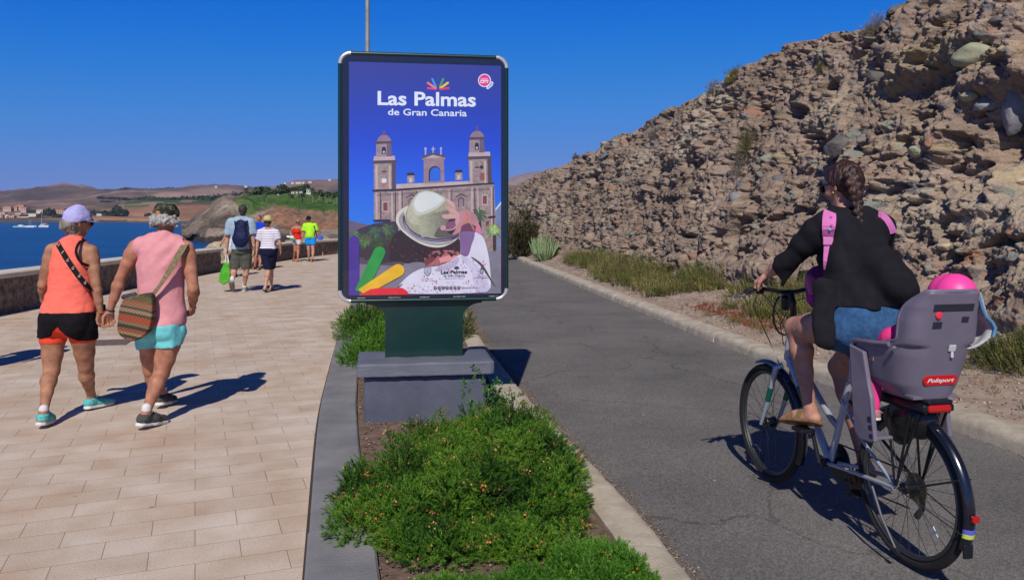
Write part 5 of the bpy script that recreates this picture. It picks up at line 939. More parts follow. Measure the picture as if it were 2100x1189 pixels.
# ================================================================ PEOPLE: smooth bodies grown from tapered limbs
class Field:
    """distance field on a grid; limbs are blended in, then one continuous surface is taken"""
    def __init__(s, lo, hi, h):
        s.lo = np.array(lo, float) - 3 * h; s.h = h; s.n = np.ceil((np.array(hi) + 3 * h - s.lo) / h).astype(int) + 1; s.F = np.full(s.n, .5, np.float32)
    def sub(s, lo, hi):
        a = np.maximum(0, np.floor((np.array(lo) - s.lo) / s.h).astype(int)); b = np.minimum(s.n, np.ceil((np.array(hi) - s.lo) / s.h).astype(int) + 1)
        if (b <= a).any(): return None, None
        ax = [(s.lo[i] + s.h * np.arange(a[i], b[i])).astype(np.float32) for i in range(3)]
        return tuple(slice(a[i], b[i]) for i in range(3)), ax
    def cone(s, p, q, r1, r2, k=.02, flat=None, fac=1.0, off=0, cut=False, sub=False):
        """tapered limb p->q; flat=(direction, factor): thinner by factor along direction"""
        p = np.array(p, float); q = np.array(q, float); R_ = max(r1, r2) + abs(off); m = R_ * (1.0 if flat is None else max(1, 1 / flat[1] if flat[1] > 1 else 1)) + 2 * k + 2 * s.h
        sl, ax = s.sub(np.minimum(p, q) - m, np.maximum(p, q) + m)
        if sl is None: return
        X = np.stack(np.meshgrid(*ax, indexing='ij'), -1) - p.astype(np.float32); ab = (q - p)
        if flat is not None:
            f = np.array(flat[0], float); f /= np.linalg.norm(f); sc = 1 / flat[1]; X = X + (X @ f.astype(np.float32))[..., None] * (f * (sc - 1)).astype(np.float32); ab = ab + f * (ab @ f) * (sc - 1)
        L2 = ab @ ab + 1e-12; t = np.clip((X @ ab.astype(np.float32)) / L2, 0, 1); Dv = X - t[..., None] * ab.astype(np.float32); L = np.sqrt((Dv ** 2).sum(-1)) + 1e-6; d = L - (r1 + (r2 - r1) * t)
        if flat is not None:
            nf = (Dv @ f.astype(np.float32)) / L; g = np.sqrt(np.maximum(1e-3, 1 + nf ** 2 * (sc * sc - 1))); d = d / g
        d = d - off; s.mix(sl, d, k, cut)
    def mix(s, sl, d, k, cut=False):
        a = s.F[sl]
        if cut:
            d = -d; h = np.clip(.5 - .5 * (d - a) / k * -1, 0, 1); hh = np.clip(.5 + .5 * (d - a) / k, 0, 1); s.F[sl] = a * (1 - hh) + d * hh + k * hh * (1 - hh)
        else:
            h = np.clip(.5 + .5 * (a - d) / k, 0, 1); s.F[sl] = a * (1 - h) + d * h - k * h * (1 - h)
    def chain(s, pts, rad, k=.015, **kw):
        for i in range(len(pts) - 1): s.cone(pts[i], pts[i + 1], rad[i], rad[i + 1], k, **kw)
    def grid(s): return np.stack(np.meshgrid(*[s.lo[i] + s.h * np.arange(s.n[i]) for i in range(3)], indexing='ij'), -1).astype(np.float32)
    def plane(s, p, n, k=.004):                        # keep the side n points away from
        n = np.array(n, float); n /= np.linalg.norm(n); ax = [(s.lo[i] + s.h * np.arange(s.n[i]) - p[i]) * n[i] for i in range(3)]
        d = (ax[0][:, None, None] + ax[1][None, :, None] + ax[2][None, None, :]).astype(np.float32); h = np.clip(.5 + .5 * (d - s.F) / k, 0, 1); s.F = s.F * (1 - h) + d * h + k * h * (1 - h)
    def func(s, fn): G_ = s.grid(); s.F = fn(G_, s.F).astype(np.float32)
    def wrinkle(s, amp, freq, seed=0, stretch=(1, 1, 1), band=.05):
        idx = np.argwhere(np.abs(s.F) < band)
        if len(idx): P = s.lo + idx * s.h; s.F[tuple(idx.T)] += (amp * (1 - 2 * np.abs(fbm(P * np.array(stretch) * freq, 3, seed)) * 1.8)).astype(np.float32)
    def mesh(s):
        F = s.F; ins = F < 0; n = s.n
        c = np.zeros(n - 1, np.uint8)
        for i in (0, 1):
            for j in (0, 1):
                for k in (0, 1): c += ins[i:n[0] - 1 + i, j:n[1] - 1 + j, k:n[2] - 1 + k]
        act = np.argwhere((c > 0) & (c < 8))
        if len(act) == 0: return np.zeros((0, 3)), np.zeros((0, 4), int)
        cor = np.array([(i, j, k) for i in (0, 1) for j in (0, 1) for k in (0, 1)]); val = np.stack([F[tuple((act + o).T)] for o in cor], 1)
        acc = np.zeros((len(act), 3)); cnt = np.zeros(len(act))
        for a in range(8):
            for b in range(a + 1, 8):
                if np.abs(cor[a] - cor[b]).sum() != 1: continue
                va, vb = val[:, a], val[:, b]; m = (va < 0) != (vb < 0); t = np.where(m, va / np.where(m, va - vb, 1), 0)
                acc += np.where(m[:, None], cor[a] + t[:, None] * (cor[b] - cor[a]), 0); cnt += m
        V = s.lo + (act + acc / cnt[:, None]) * s.h
        idm = np.full(n - 1, -1, np.int64); idm[tuple(act.T)] = np.arange(len(act)); Q = []
        for ax in range(3):
            o = [0, 0, 0]; o[ax] = 1; u, v = [(1, 2), (2, 0), (0, 1)][ax]
            A = ins[:n[0] - o[0], :n[1] - o[1], :n[2] - o[2]]; B = ins[o[0]:, o[1]:, o[2]:]; e = np.argwhere(A != B); fl = A[tuple(e.T)]
            ok = (e[:, u] > 0) & (e[:, v] > 0) & (e[:, u] < n[u] - 1) & (e[:, v] < n[v] - 1); e = e[ok]; fl = fl[ok]; du = np.zeros(3, int); du[u] = 1; dv = np.zeros(3, int); dv[v] = 1
            q = np.stack([idm[tuple((e - du - dv).T)], idm[tuple((e - dv).T)], idm[tuple(e.T)], idm[tuple((e - du).T)]], 1); q[~fl] = q[~fl][:, ::-1]; Q.append(q)
        Q = np.concatenate(Q); Q = Q[(Q >= 0).all(1)]; return V, Q
    def obj(s, name, m, parent, col=None, relax=1):
        V, Q = s.mesh()
        for _ in range(relax):                             # gentle smoothing
            S = np.zeros_like(V); c = np.zeros(len(V))
            for a, b in ((0, 1), (1, 2), (2, 3), (3, 0)):
                np.add.at(S, Q[:, a], V[Q[:, b]]); np.add.at(c, Q[:, a], 1); np.add.at(S, Q[:, b], V[Q[:, a]]); np.add.at(c, Q[:, b], 1)
            V = V * .5 + .5 * S / np.maximum(c, 1)[:, None]
        cc = col(V) if col else None
        return npmesh(name, V, Q, m, parent, smooth=True, col=cc)
def unit(v): v = np.array(v, float); return v / (np.linalg.norm(v) + 1e-12)
def skin(name, c, c2): return mat(name, tuple(v * .9 for v in c), .58, col2=c2, vscale=14, bump=.22, bscale=130, detail=9, spec=.3)
def cloth(name, c, var=.08, bump=.35, bs=420, vs=18, rough=.88): return mat(name, c, rough, var=var, vscale=vs, bump=bump, bscale=bs, spec=.2)
SK_TAN = skin('skin_tan', (.30, .135, .075), (.42, .205, .125)); SK_RED = skin('skin_red', (.34, .135, .08), (.46, .21, .135)); SK_PALE = skin('skin_pale', (.42, .22, .15), (.54, .31, .225)); SK_ROSE = skin('skin_rose', (.40, .19, .14), (.50, .265, .20))
class Body:
    """J: joints in world space. s: size (height/1.72). fat: girth"""
    def __init__(b, J, s=1.0, fat=1.0, fem=False, face=(0, 1, 0), h=.008, lean=None, hand=None, headdir=None, mus=1.0):
        b.J = {k: np.array(v, float) for k, v in J.items()}; b.s = s; b.fat = fat; b.fem = fem; b.f = unit([face[0], face[1], 0]); b.l = np.array([-b.f[1], b.f[0], 0]) * 1.0  # l: body's left
        b.h = h; b.hd = unit(headdir if headdir is not None else face); b.hand = hand or {}; b.mus = mus; J = b.J
        b.hipm = (J['hipL'] + J['hipR']) / 2; b.shm = (J['shL'] + J['shR']) / 2; b.up = unit(b.shm - b.hipm)
        b.lat = unit(J['shL'] - J['shR']); b.fwd = unit(np.cross(b.lat, b.up)); 
        if b.fwd @ b.f < 0: b.fwd = -b.fwd
        P = np.array(list(b.J.values())); b.lo = P.min(0) - .24 * s; b.hi = P.max(0) + .24 * s
    def torso(b, F, off=0, k=.03, lo=0, hi=1, nb=True):
        s, g = b.s, b.fat; T = b.shm - b.hipm; p = lambda t: b.hipm + T * t; fl = (b.fwd, .66 + .06 * (g - 1))
        w = [.150, .152, .130, .136, .150, .135] if not b.fem else [.158, .162, .128, .128, .134, .118]; w = [x * s * (1 + (g - 1) * (1.15 if i < 4 else .6)) for i, x in enumerate(w)]
        ts = [.15, .22, .36, .58, .80, .93]
        for i in range(5):
            if ts[i + 1] < lo or ts[i] > hi: continue
            F.cone(p(ts[i]), p(ts[i + 1]), w[i], w[i + 1], k, flat=fl, off=off)
        sh = .058 * s * (1 + .3 * (g - 1)) * (1 if not b.fem else .92)
        if hi > .9:
            for S in ('shL', 'shR'): F.cone(p(.95), b.J[S] - unit(b.J[S] - b.shm) * .035 * s, .085 * s, sh, k, off=off, flat=(b.fwd, .85)); F.cone(b.J['neck'] - b.up * .015 * s, b.J[S] * .8 + b.shm * .2 + b.up * .012 * s, .05 * s, .042 * s, k, off=off)
        bt = .078 * s * g * (1.08 if b.fem else 1)
        if lo < .2:
            for S, sg in (('hipL', 1), ('hipR', -1)): c = b.J[S] * .75 + b.hipm * .25 - b.fwd * .048 * s * g + b.up * .045; F.cone(c, c - b.up * .03, bt, bt * .95, .03, off=off)
        if b.fem and lo < .7 and hi > .7 and nb:
            for sg in (1, -1): c = p(.70) + b.lat * sg * .07 * s + b.fwd * .075 * s * g; F.cone(c, c + b.fwd * .01, .062 * s * g, .055 * s * g, .03, off=off)
        if g > 1.05 and not b.fem: c = p(.3) + b.fwd * .05 * s * g; F.cone(c, c + b.up * .08, .105 * s * g, .09 * s * g, .04, off=off)
    def leg(b, F, S, off=0, k=.02, t0=0, t1=2, g=None):
        J, s = b.J, b.s; g = g or (1 + (b.fat - 1) * .8); hip, kn, an = J['hip' + S], J['kn' + S], J['an' + S]; th = kn - hip; sh = an - kn; back = -unit(np.cross(unit(sh), b.l) * np.sign(np.cross(unit(sh), b.l) @ b.f + 1e-9))
        R1 = [.086, .082, .068, .055]; pts = [hip, hip + th * .3, hip + th * .65, kn]; rr = [x * s * g for x in R1]; rr[3] = .056 * s * (1 + (g - 1) * .6)
        for i in range(3):
            if t0 <= (i + 1) / 3 and t1 >= i / 3: F.cone(pts[i], pts[i + 1], rr[i], rr[i + 1], k, off=off)
        if t1 > 1:
            m = b.mus; c1 = kn + sh * .28 + back * .016 * s * m; c2 = kn + sh * .55 + back * .008 * s; rs = [.051 * s * (1 + (g - 1) * .5), .056 * s * (1 + (g - 1) * .5), .044 * s, .031 * s]
            F.chain([kn, c1, c2, an], rs, k, off=off); F.cone(kn + back * -.012 * s, kn + back * -.012 * s - unit(th) * .02, .046 * s, .045 * s, .02, off=off)
    def foot(b, F, S, off=0):
        J, s = b.J, b.s; an, toe = J['an' + S], J['toe' + S]; d = toe - an; heel = J['heel' + S]; F.cone(an, heel + (an - heel) * .35, .032 * s, .033 * s, .02, off=off); F.cone(heel + (an - heel) * .3, heel * .35 + toe * .65 + (an - heel) * .28, .033 * s, .032 * s, .02, off=off)
        F.cone(an * .6 + toe * .4 , toe + (an - heel) * .10, .030 * s, .024 * s, .025, off=off)
    def arm(b, F, S, off=0, k=.016, t1=2, t0=0):
        J, s = b.J, b.s; g = 1 + (b.fat - 1) * .7; m = b.mus; sh, el, wr = J['sh' + S], J['el' + S], J['wr' + S]; u, l_ = el - sh, wr - el; q = 1 if not b.fem else .93
        if t0 < 1: F.chain([sh, sh + u * .25, sh + u * .55, el], [.054 * s * g * q, .052 * s * g * q * m, .046 * s * g * q, .038 * s * q * (1 + (g - 1) * .6)], k, off=off)
        if t1 > 1: F.chain([el, el + l_ * .22, el + l_ * .6, wr], [.038 * s * q, .042 * s * q * m, .034 * s * q, .0245 * s * q], k, off=off)
    def head(b, F, off=0, bald=True):
        J, s = b.J, b.s; c = J['head']; f = b.hd; up = unit(b.J['head'] - b.J['neck'] + np.array([0, 0, .06]) + .2 * f * 0); l = unit(np.cross(up, f)); f = unit(np.cross(l, up)); b.hu, b.hl, b.hf = up, l, f
        F.cone(J['neck'] - up * .02 * s, c - up * .06 * s, .056 * s * (1 + .35 * (b.fat - 1)) * (.92 if b.fem else 1), .052 * s * (.9 if b.fem else 1), .02, off=off)
        F.cone(c + up * .028 * s - f * .014 * s, c + up * .022 * s + f * .018 * s, .088 * s, .083 * s, .02, flat=(l, .84), off=off)
        F.cone(c - up * .01 * s + f * .02 * s, c - up * .082 * s + f * .050 * s, .068 * s, .034 * s, .03, flat=(l, .88), off=off)
        if off == 0:
            F.cone(c + up * .012 * s + f * .092 * s, c - up * .026 * s + f * .108 * s, .009 * s, .014 * s, .008)           # nose
            F.cone(c - up * .052 * s + f * .090 * s + l * .016 * s, c - up * .052 * s + f * .090 * s - l * .016 * s, .008 * s, .008 * s, .006)   # lips
            F.cone(c - up * .050 * s + f * .103 * s + l * .018 * s, c - up * .050 * s + f * .103 * s - l * .018 * s, .0025 * s, .0025 * s, .003, cut=True)
            F.cone(c + up * .028 * s + f * .092 * s + l * .028 * s, c + up * .028 * s + f * .092 * s - l * .028 * s, .010 * s, .010 * s, .012)   # brow
            for sg in (1, -1):
                e = c + up * .010 * s + f * .094 * s + l * sg * .032 * s; F.cone(e, e, .013 * s, .013 * s, .008, cut=True); F.cone(e - f * .013 * s, e - f * .013 * s, .0125 * s, .0125 * s, .002)
                F.cone(c - up * .03 * s + f * .066 * s + l * sg * .035 * s, c - up * .03 * s + f * .066 * s + l * sg * .035 * s, .022 * s, .022 * s, .02)   # cheeks
                e = c + l * sg * .074 * s - f * .004 * s; F.cone(e - up * .022 * s, e + up * .020 * s - f * .006 * s, .012 * s, .019 * s, .006, flat=(unit(l + f * .35 * sg), .42))   # ears
                F.cone(e - up * .004 * s + l * sg * .012 * s, e + up * .012 * s + l * sg * .012 * s, .006 * s, .009 * s, .004, cut=True)
    def hand_(b, F, S):
        s = b.s; wr = b.J['wr' + S]; fa = unit(wr - b.J['el' + S]); H = b.hand.get(S, {}); d = unit(H.get('dir', fa)); pn = np.array(H.get('palm', b.l * (-1 if S == 'L' else 1)), float); pn = unit(pn - d * (pn @ d))   # palm normal
        sd = unit(np.cross(d, pn)) * H.get('thumb', 1); curl = H.get('curl', .35); q = s * H.get('size', 1.0) * (.92 if b.fem else 1); spread = H.get('spread', .1)
        pc = wr + d * .018 * q; pe = wr + d * .078 * q
        for o in (-.028, -.010, .010, .027): F.cone(pc + sd * o * .7 * q, pe + sd * o * q - d * (.012 if o < -.02 else 0) * q, .0155 * q, .0135 * q, .008)
        for i, (o, L) in enumerate(((.029, .074), (.010, .084), (-.010, .078), (-.028, .060))):          # index .. little
            L *= q; c = curl * (1 + .12 * i) * (1 if np.isscalar(H.get('each', 1)) else H['each'][i]); p = pe + sd * o * q - d * (.010 if i == 3 else 0) * q; a = c * .55; r = [.0098, .0090, .0082, .0068]; seg = [.44, .32, .24]
            for j in range(3):
                dr = d * math.cos(a) + pn * math.sin(a) + sd * spread * (1.5 - i) * .35; dr = unit(dr); q2 = p + dr * L * seg[j]; F.cone(p, q2, r[j] * q, r[j + 1] * q, .0035); p = q2; a += c * 1.1
        th = wr + d * .022 * q + sd * .022 * q; tc = H.get('tcurl', .5); p1 = th + unit(d * .7 + sd * .75 + pn * .25 * tc) * .038 * q; p2 = p1 + unit(d * .9 + sd * .25 + pn * .7 * tc) * .030 * q; p3 = p2 + unit(d * .9 - sd * .05 + pn * .9 * tc) * .024 * q
        F.cone(th, p1, .0165 * q, .0125 * q, .007); F.cone(p1, p2, .0118 * q, .0105 * q, .004); F.cone(p2, p3, .0102 * q, .0082 * q, .004)
    def build(b, name_parent, m, h=None, hands=True, feet=True, sink=()):
        F = Field(b.lo, b.hi, h or b.h); b.torso(F); 
        for S in 'LR':
            b.leg(F, S); b.arm(F, S)
            if feet: b.foot(F, S)
            if hands: b.hand_(F, S)
        b.head(F); return F.obj('body', m, name_parent)
    def cloth(b, parts, off, name, m, parent, cuts=(), h=None, wr=None, fns=(), relax=1, extra=None, k=.03, drop=None):
        F = Field(b.lo - .05, b.hi + .05, h or b.h)
        for p in parts:
            if p[0] == 'torso': b.torso(F, off, k, *(p[1:] if len(p) > 1 else (0, 1)))
            elif p[0] == 'leg': b.leg(F, p[1], off * (p[4] if len(p) > 4 else 1), .012, p[2], p[3])
            elif p[0] == 'arm': b.arm(F, p[1], off * (p[3] if len(p) > 3 else 1), .02, p[2])
        if extra: extra(F)
        for c in cuts: F.plane(c[0], c[1])
        for f_ in fns: f_(F)
        if wr: F.wrinkle(*wr)
        return F.obj(name, m, parent, relax=relax)
def strapmesh(name, pts, nrm, w_, m, parent, t=.004, sub=1):
    """flat band through pts, facing nrm"""
    P = np.array(pts, float); n = len(P); N_ = np.array(nrm, float); N_ = np.tile(N_, (n, 1)) if N_.ndim == 1 else N_; V = []
    ws = np.ones(n) * w_ if np.isscalar(w_) else np.array(w_)
    for i in range(n):
        tg = unit(P[min(i + 1, n - 1)] - P[max(0, i - 1)]); nn = unit(N_[i] - tg * (N_[i] @ tg)); sd = np.cross(tg, nn)
        for a, b_ in ((-1, -1), (1, -1), (1, 1), (-1, 1)): V.append(P[i] + sd * a * ws[i] / 2 + nn * b_ * t / 2)
    F = [(i * 4 + j, i * 4 + (j + 1) % 4, i * 4 + 4 + (j + 1) % 4, i * 4 + 4 + j) for i in range(n - 1) for j in range(4)] + [(0, 1, 2, 3), tuple((n - 1) * 4 + j for j in (3, 2, 1, 0))]
    return npmesh(name, V, F, m, parent, smooth=False)
def shoe(b, S, m_up, m_sole, parent, h=None, big=1.0, sandal=False, name='shoe'):
    s = b.s; an, toe, heel = b.J['an' + S], b.J['toe' + S], b.J['heel' + S]; up = unit(an - heel); d = unit(toe - heel); sd = np.cross(d, up); up = np.cross(sd, d); h = h or b.h * .8
    P = np.array([an, toe, heel]); F = Field(P.min(0) - .08, P.max(0) + .08, h); L = np.linalg.norm(toe - heel)
    F.cone(heel + up * .045 * s + d * .01, heel + up * .04 * s + d * L * .5, .040 * s * big, .044 * s * big, .02); F.cone(heel + up * .036 * s + d * L * .45, toe + up * .028 * s - d * .02, .044 * s * big, .032 * s * big, .02); F.cone(an - up * .01, heel + up * .05 * s + d * .02, .042 * s, .042 * s, .02)
    F.plane(heel, -up, .003); F.plane(an - up * .012 * s, up * 1.0 - d * .12, .006); e = F.obj(name, m_up, parent)
    tg = MB(); Lc = [heel + up * (.098 - .055 * q) * s + d * L * (.40 + .38 * q) for q in (0, .33, .66, 1)]
    for c_ in Lc: tg.tube([c_ - sd * .022 * s - up * .004, c_ + up * .003, c_ + sd * .022 * s - up * .004], .0035, 5)
    tg.build('laces', m_sole, e)
    F = Field(P.min(0) - .09, P.max(0) + .09, h); F.cone(heel + d * .005, heel + d * L * .5, .042 * s * big, .043 * s * big, .02); F.cone(heel + d * L * .5, toe - d * .015, .046 * s * big, .036 * s * big, .02); F.plane(heel + up * .021 * s, up, .003); F.plane(heel - up * .006 * s, -up, .003); F.obj('sole', m_sole, e, relax=0); return e
def sandal(b, S, m_st, m_sole, parent, h=None):
    s = b.s; an, toe, heel = b.J['an' + S], b.J['toe' + S], b.J['heel' + S]; up = unit(an - heel); d = unit(toe - heel); sd = np.cross(d, up); up = np.cross(sd, d); h = h or b.h * .8; P = np.array([an, toe, heel]); L = np.linalg.norm(toe - heel)
    F = Field(P.min(0) - .09, P.max(0) + .09, h); F.cone(heel, heel + d * L * .5, .040 * s, .042 * s, .02); F.cone(heel + d * L * .5, toe, .044 * s, .036 * s, .02); F.plane(heel + up * .008 * s, up, .003); F.plane(heel - up * .014 * s, -up, .003); so_ = F.obj('sandal', m_sole, parent, relax=0)
    for t in (.42, .70):
        c = heel + d * L * t; hh = (.102 if t < .5 else .082) * s; mb = MB(); pts = [c + sd * .053 * s * math.cos(a) + up * hh * math.sin(a) for a in np.linspace(-.1, math.pi + .1, 9)]
        V = []; 
        for p in pts: V += [p - d * .017, p + d * .017]
        F_ = [(i * 2, i * 2 + 1, i * 2 + 3, i * 2 + 2) for i in range(8)]; o = npmesh('strap', V, F_, m_st, so_); md = o.modifiers.new('thick', 'SOLIDIFY'); md.thickness = .004
    return so_
def blob(name, m, parent, cones, h, wr=None, cuts=(), relax=1, fns=()):
    A = np.array([c[0] for c in cones] + [c[1] for c in cones]); r = max(max(c[2], c[3]) for c in cones) + .02; F = Field(A.min(0) - r, A.max(0) + r, h)
    for c in cones: F.cone(c[0], c[1], c[2], c[3], c[4] if len(c) > 4 else .01, flat=c[5] if len(c) > 5 else None)
    for c in cuts: F.plane(c[0], c[1])
    for f_ in fns: f_(F)
    if wr: F.wrinkle(*wr)
    return F.obj(name, m, parent, relax=relax)
def joints(Z, d, **px):
    """px: name=(column,row,depth offset)"""
    return {k: W(v[0], v[1], Z + (v[2] if len(v) > 2 else 0)) for k, v in px.items()}

# ---- woman in the coral vest, left of the couple (seen from behind)
M_CORAL = cloth('coral_jersey', (.88, .165, .12), .05); M_BLACK = cloth('black_fabric', (.006, .005, .008), .2); M_CORALS = cloth('coral_tight', (.78, .07, .03), .05)
M_AQUA = cloth('aqua_mesh', (.10, .44, .44), .3, vs=60); M_WHITE = mat('white_rubber', (.62, .60, .60), .6, var=.15, vscale=40); M_SOCK = cloth('white_sock', (.66, .64, .66))
ZW = 6.35
J = joints(ZW, 0, head=(158, 456, .0), neck=(152, 489), shL=(108, 513, -.01), shR=(187, 516, .01), elL=(88, 583, -.02), wrL=(94, 634, .20), elR=(197, 583, -.02), wrR=(206, 640, .0),
           hipL=(110, 666), hipR=(168, 668), knL=(106, 760, -.02), anL=(83, 840, -.2), knR=(176, 750, .12), anR=(182, 812, .36))
J['heelL'] = W(84, 877, 6.04); J['heelL'][2] = .035; J['toeL'] = J['heelL'] + np.array([-.045, .225, -.03]); J['heelR'] = W(180, 842, 6.62); J['heelR'][2] = .02; J['toeR'] = J['heelR'] + np.array([.09, .215, -.012])
J['anL'] = J['heelL'] + [0, .035, .088]; J['anR'] = J['heelR'] + [0.01, .04, .088]
P1 = empty('person', (J['heelL'] + J['heelR']) / 2 * [1, 1, 0], 'person in lilac cap, coral vest and black shorts, walking hand in hand on the left', 'person')
b = Body(J, .985, 1.16, True, (0.02, 1, 0), .0058, headdir=(.62, .78, -.05), hand={'R': dict(palm=(.6, -.3, .1), curl=.45, thumb=-1, dir=(-.05, -.02, -1)), 'L': dict(palm=(1, 0, 0), curl=.8, dir=(.1, .6, -.6))})
b.build(P1, SK_TAN)
s = b.s; hips = b.hipm
def armhole(side, c, r, k=.01): return lambda F: F.cone(c[0], c[1], r, r, k, cut=True, flat=None)
shL, shR = b.J['shL'], b.J['shR']; back = -b.fwd
b.cloth([('torso', -.2, 1)], .012, 'vest', M_CORAL, P1, cuts=[(W(140, 640, ZW), (0, 0, -1)), (b.J['neck'] + [0, 0, .012], (0, .5, 1))], wr=(.004, 7, 3, (1, 1, 1.6)),
        fns=[lambda F: F.cone(shL + b.lat * .03 + b.up * .08, shL - b.up * .155 + b.lat * .035, .088, .060, .006, cut=True), lambda F: F.cone(W(190, 480, ZW - .10), W(186, 513, ZW - .13), .140, .158, .006, cut=True), lambda F: F.cone(shR + b.up * .08, shR - b.up * .12 - b.lat * .03, .075, .062, .006, cut=True)])
strapmesh('sports_bra', [W(x, y, ZW + dz) for x, y, dz in ((172, 491, .0), (165, 495, -.05), (160, 501, -.085), (157, 508, -.10), (156, 516, -.110), (158, 525, -.114), (162, 533, -.112), (168, 539, -.104), (176, 543, -.085), (182, 545, -.06))], (.2, -1, 0), .020, M_BLACK, P1)
lz = W(0, 702, ZW)[2]
b.cloth([('torso', -.3, .3), ('leg', 'L', 0, .9), ('leg', 'R', 0, .9)], .006, 'inner_shorts', M_CORALS, P1, cuts=[(b.hipm + b.up * .02, b.up), ((0, 0, lz), (0, 0, -1))])
def slit(F):
    def f(G_, V):
        x = G_[..., 0]; hx = b.hipm[0]; base = W(0, 690, ZW)[2]; u = np.abs(x - hx - .0); z = base + .085 * np.exp(-(u / .055) ** 2) - .015 * np.clip((u - .05) / .1, 0, 1) + np.where(x > hx, -.015, .01); d = (z - G_[..., 2]) * .8; return np.maximum(V, d)
    F.func(f)
b.cloth([('torso', -.3, .34), ('leg', 'L', 0, .7, 1.1), ('leg', 'R', 0, .7, 1.1)], .018, 'shorts', M_BLACK, P1, cuts=[(W(140, 638, ZW), (0, 0, 1))], fns=[slit], wr=(.004, 9, 5))
for S in 'LR':
    shoe(b, S, M_AQUA, M_WHITE, P1); an = b.J['an' + S]; blob('sock', M_SOCK, P1, [(an - [0, 0, .03], an + [0, 0, .022], .034, .034, .01)], .006)
M_LILAC = cloth('lilac_cotton', (.42, .40, .72), .06); hc = b.J['head']; hu, hf, hl = b.hu, b.hf, b.hl
M_GREYH = mat('grey_hair', (.09, .07, .06), .6, col2=(.30, .26, .23), vscale=22, bump=2, bscale=50, stretch=(1, 1, .15)); 
blob('cap', M_LILAC, P1, [(hc + hu * .034 - hf * .012, hc + hu * .030 + hf * .016, .098, .094, .01, (hl, .87)), (hc + hu * .085, hc + hu * .09, .055, .05, .03)], .005, cuts=[(hc + hu * .012, -hu + hf * .22)], wr=(.0022, 14, 9))
V = []; 
for i in range(9):
    a = -1.15 + 2.3 * i / 8; e = hc + hu * (.018 + .004 * math.cos(a)) + (hf * math.cos(a) * .103 + hl * math.sin(a) * .082); o = e + hf * (.078 * math.cos(a) ** .5) - hu * (.010 - .012 * abs(math.sin(a)))
    V += [e, e * .5 + o * .5 + hu * .006 * math.cos(a), o]
npm = npmesh('cap_brim', V, [(i * 3 + j, i * 3 + j + 1, i * 3 + 4 + j, i * 3 + 3 + j) for i in range(8) for j in (0, 1)], M_LILAC, P1, smooth=True); md = npm.modifiers.new('thick', 'SOLIDIFY'); md.thickness = .004
hb = hc - hu * .015 - hf * .098
blob('hair', M_GREYH, P1, [(hc - hf * .035 - hu * .012, hc - hf * .02 - hu * .05, .078, .062, .02, (hl, .9)), (hb, hb - hu * .03 - hf * .003, .036, .032, .012), (hb - hu * .04 + hf * .02, hb - hu * .055 + hf * .022, .026, .022, .01)], .0045, wr=(.006, 26, 4, (1, 1, .5)), cuts=[(hc + hu * .02, hu)])
M_LENS = mat('dark_lens', (.006, .006, .012), .12, spec=.6)
def sunglasses(b, parent, m=M_LENS, w_=.028):
    c, u, f, l, s = b.J['head'], b.hu, b.hf, b.hl, b.s; mb = MB(); Rm = np.stack([l, f, u], 1)
    for sg in (1, -1):
        ctr = c + u * .010 * s + f * .106 * s + l * sg * .034 * s; mb.lathe(ctr - f * .003, f, [(0, .008), (0, w_ * s * .95), (.003, w_ * s), (.006, w_ * s * .8), (.007, .006)], 14); mb.tube([ctr + l * sg * .026 * s, c + u * .014 * s + l * sg * .080 * s + f * .07 * s, c + u * .012 * s + l * sg * .080 * s - f * .01 * s], .0035, 6)
    mb.tube([c + u * .016 * s + f * .110 * s + l * .012 * s, c + u * .016 * s + f * .110 * s - l * .012 * s], .003, 6); return mb.build('sunglasses', m, parent, smooth=True)
sunglasses(b, P1)
M_BRAC = mat('bracelet', (.35, .13, .08), .5, var=.4, vscale=90); wr_ = b.J['wrR']; mb = MB(); mb.tube([wr_ + [.029 * math.cos(a), .026 * math.sin(a), .004 * math.sin(a)] for a in np.linspace(0, 6.283, 17)[:-1]], .005, 6, close=True); mb.build('bracelet', M_BRAC, P1, smooth=True)
# crossbody strap with anchors: a thing of its own
B1 = b
bag = empty('crossbody_bag', b.hipm - b.lat * .2 + b.fwd * .1, 'black crossbody bag with white anchors on its strap, worn over the coral vest', 'bag')
pp = [(117, 497, -.03), (119, 501, -.075), (134, 527, -.135), (148, 548, -.15), (160, 565, -.150), (172, 578, -.135), (181, 588, -.10), (186, 594, -.05)]
pts = [W(x, y, ZW + dz) for x, y, dz in pp]; M_STRAP = cloth('strap_black', (.009, .008, .010), .2); strapmesh('strap', pts, (0, -1, 0.12), .040, M_STRAP, bag, .004)
mb = MB(); c0 = b.hipm + b.fwd * .16 - b.lat * .14 + [0, 0, .1]; mb.box(c0, (.16, .06, .11)); mb.build('pouch', M_STRAP, bag, bevel=.015); mbs = [W(186, 594, ZW - .04), c0 + [.05, -.02, .05]]; strapmesh('strap_end', [mbs[0], (mbs[0] + mbs[1]) / 2 + np.array([.05, 0, 0]), mbs[1]], (1, -.2, 0), .04, M_STRAP, bag)
M_ANCH = mat('anchor_white', (.62, .58, .54), .7)
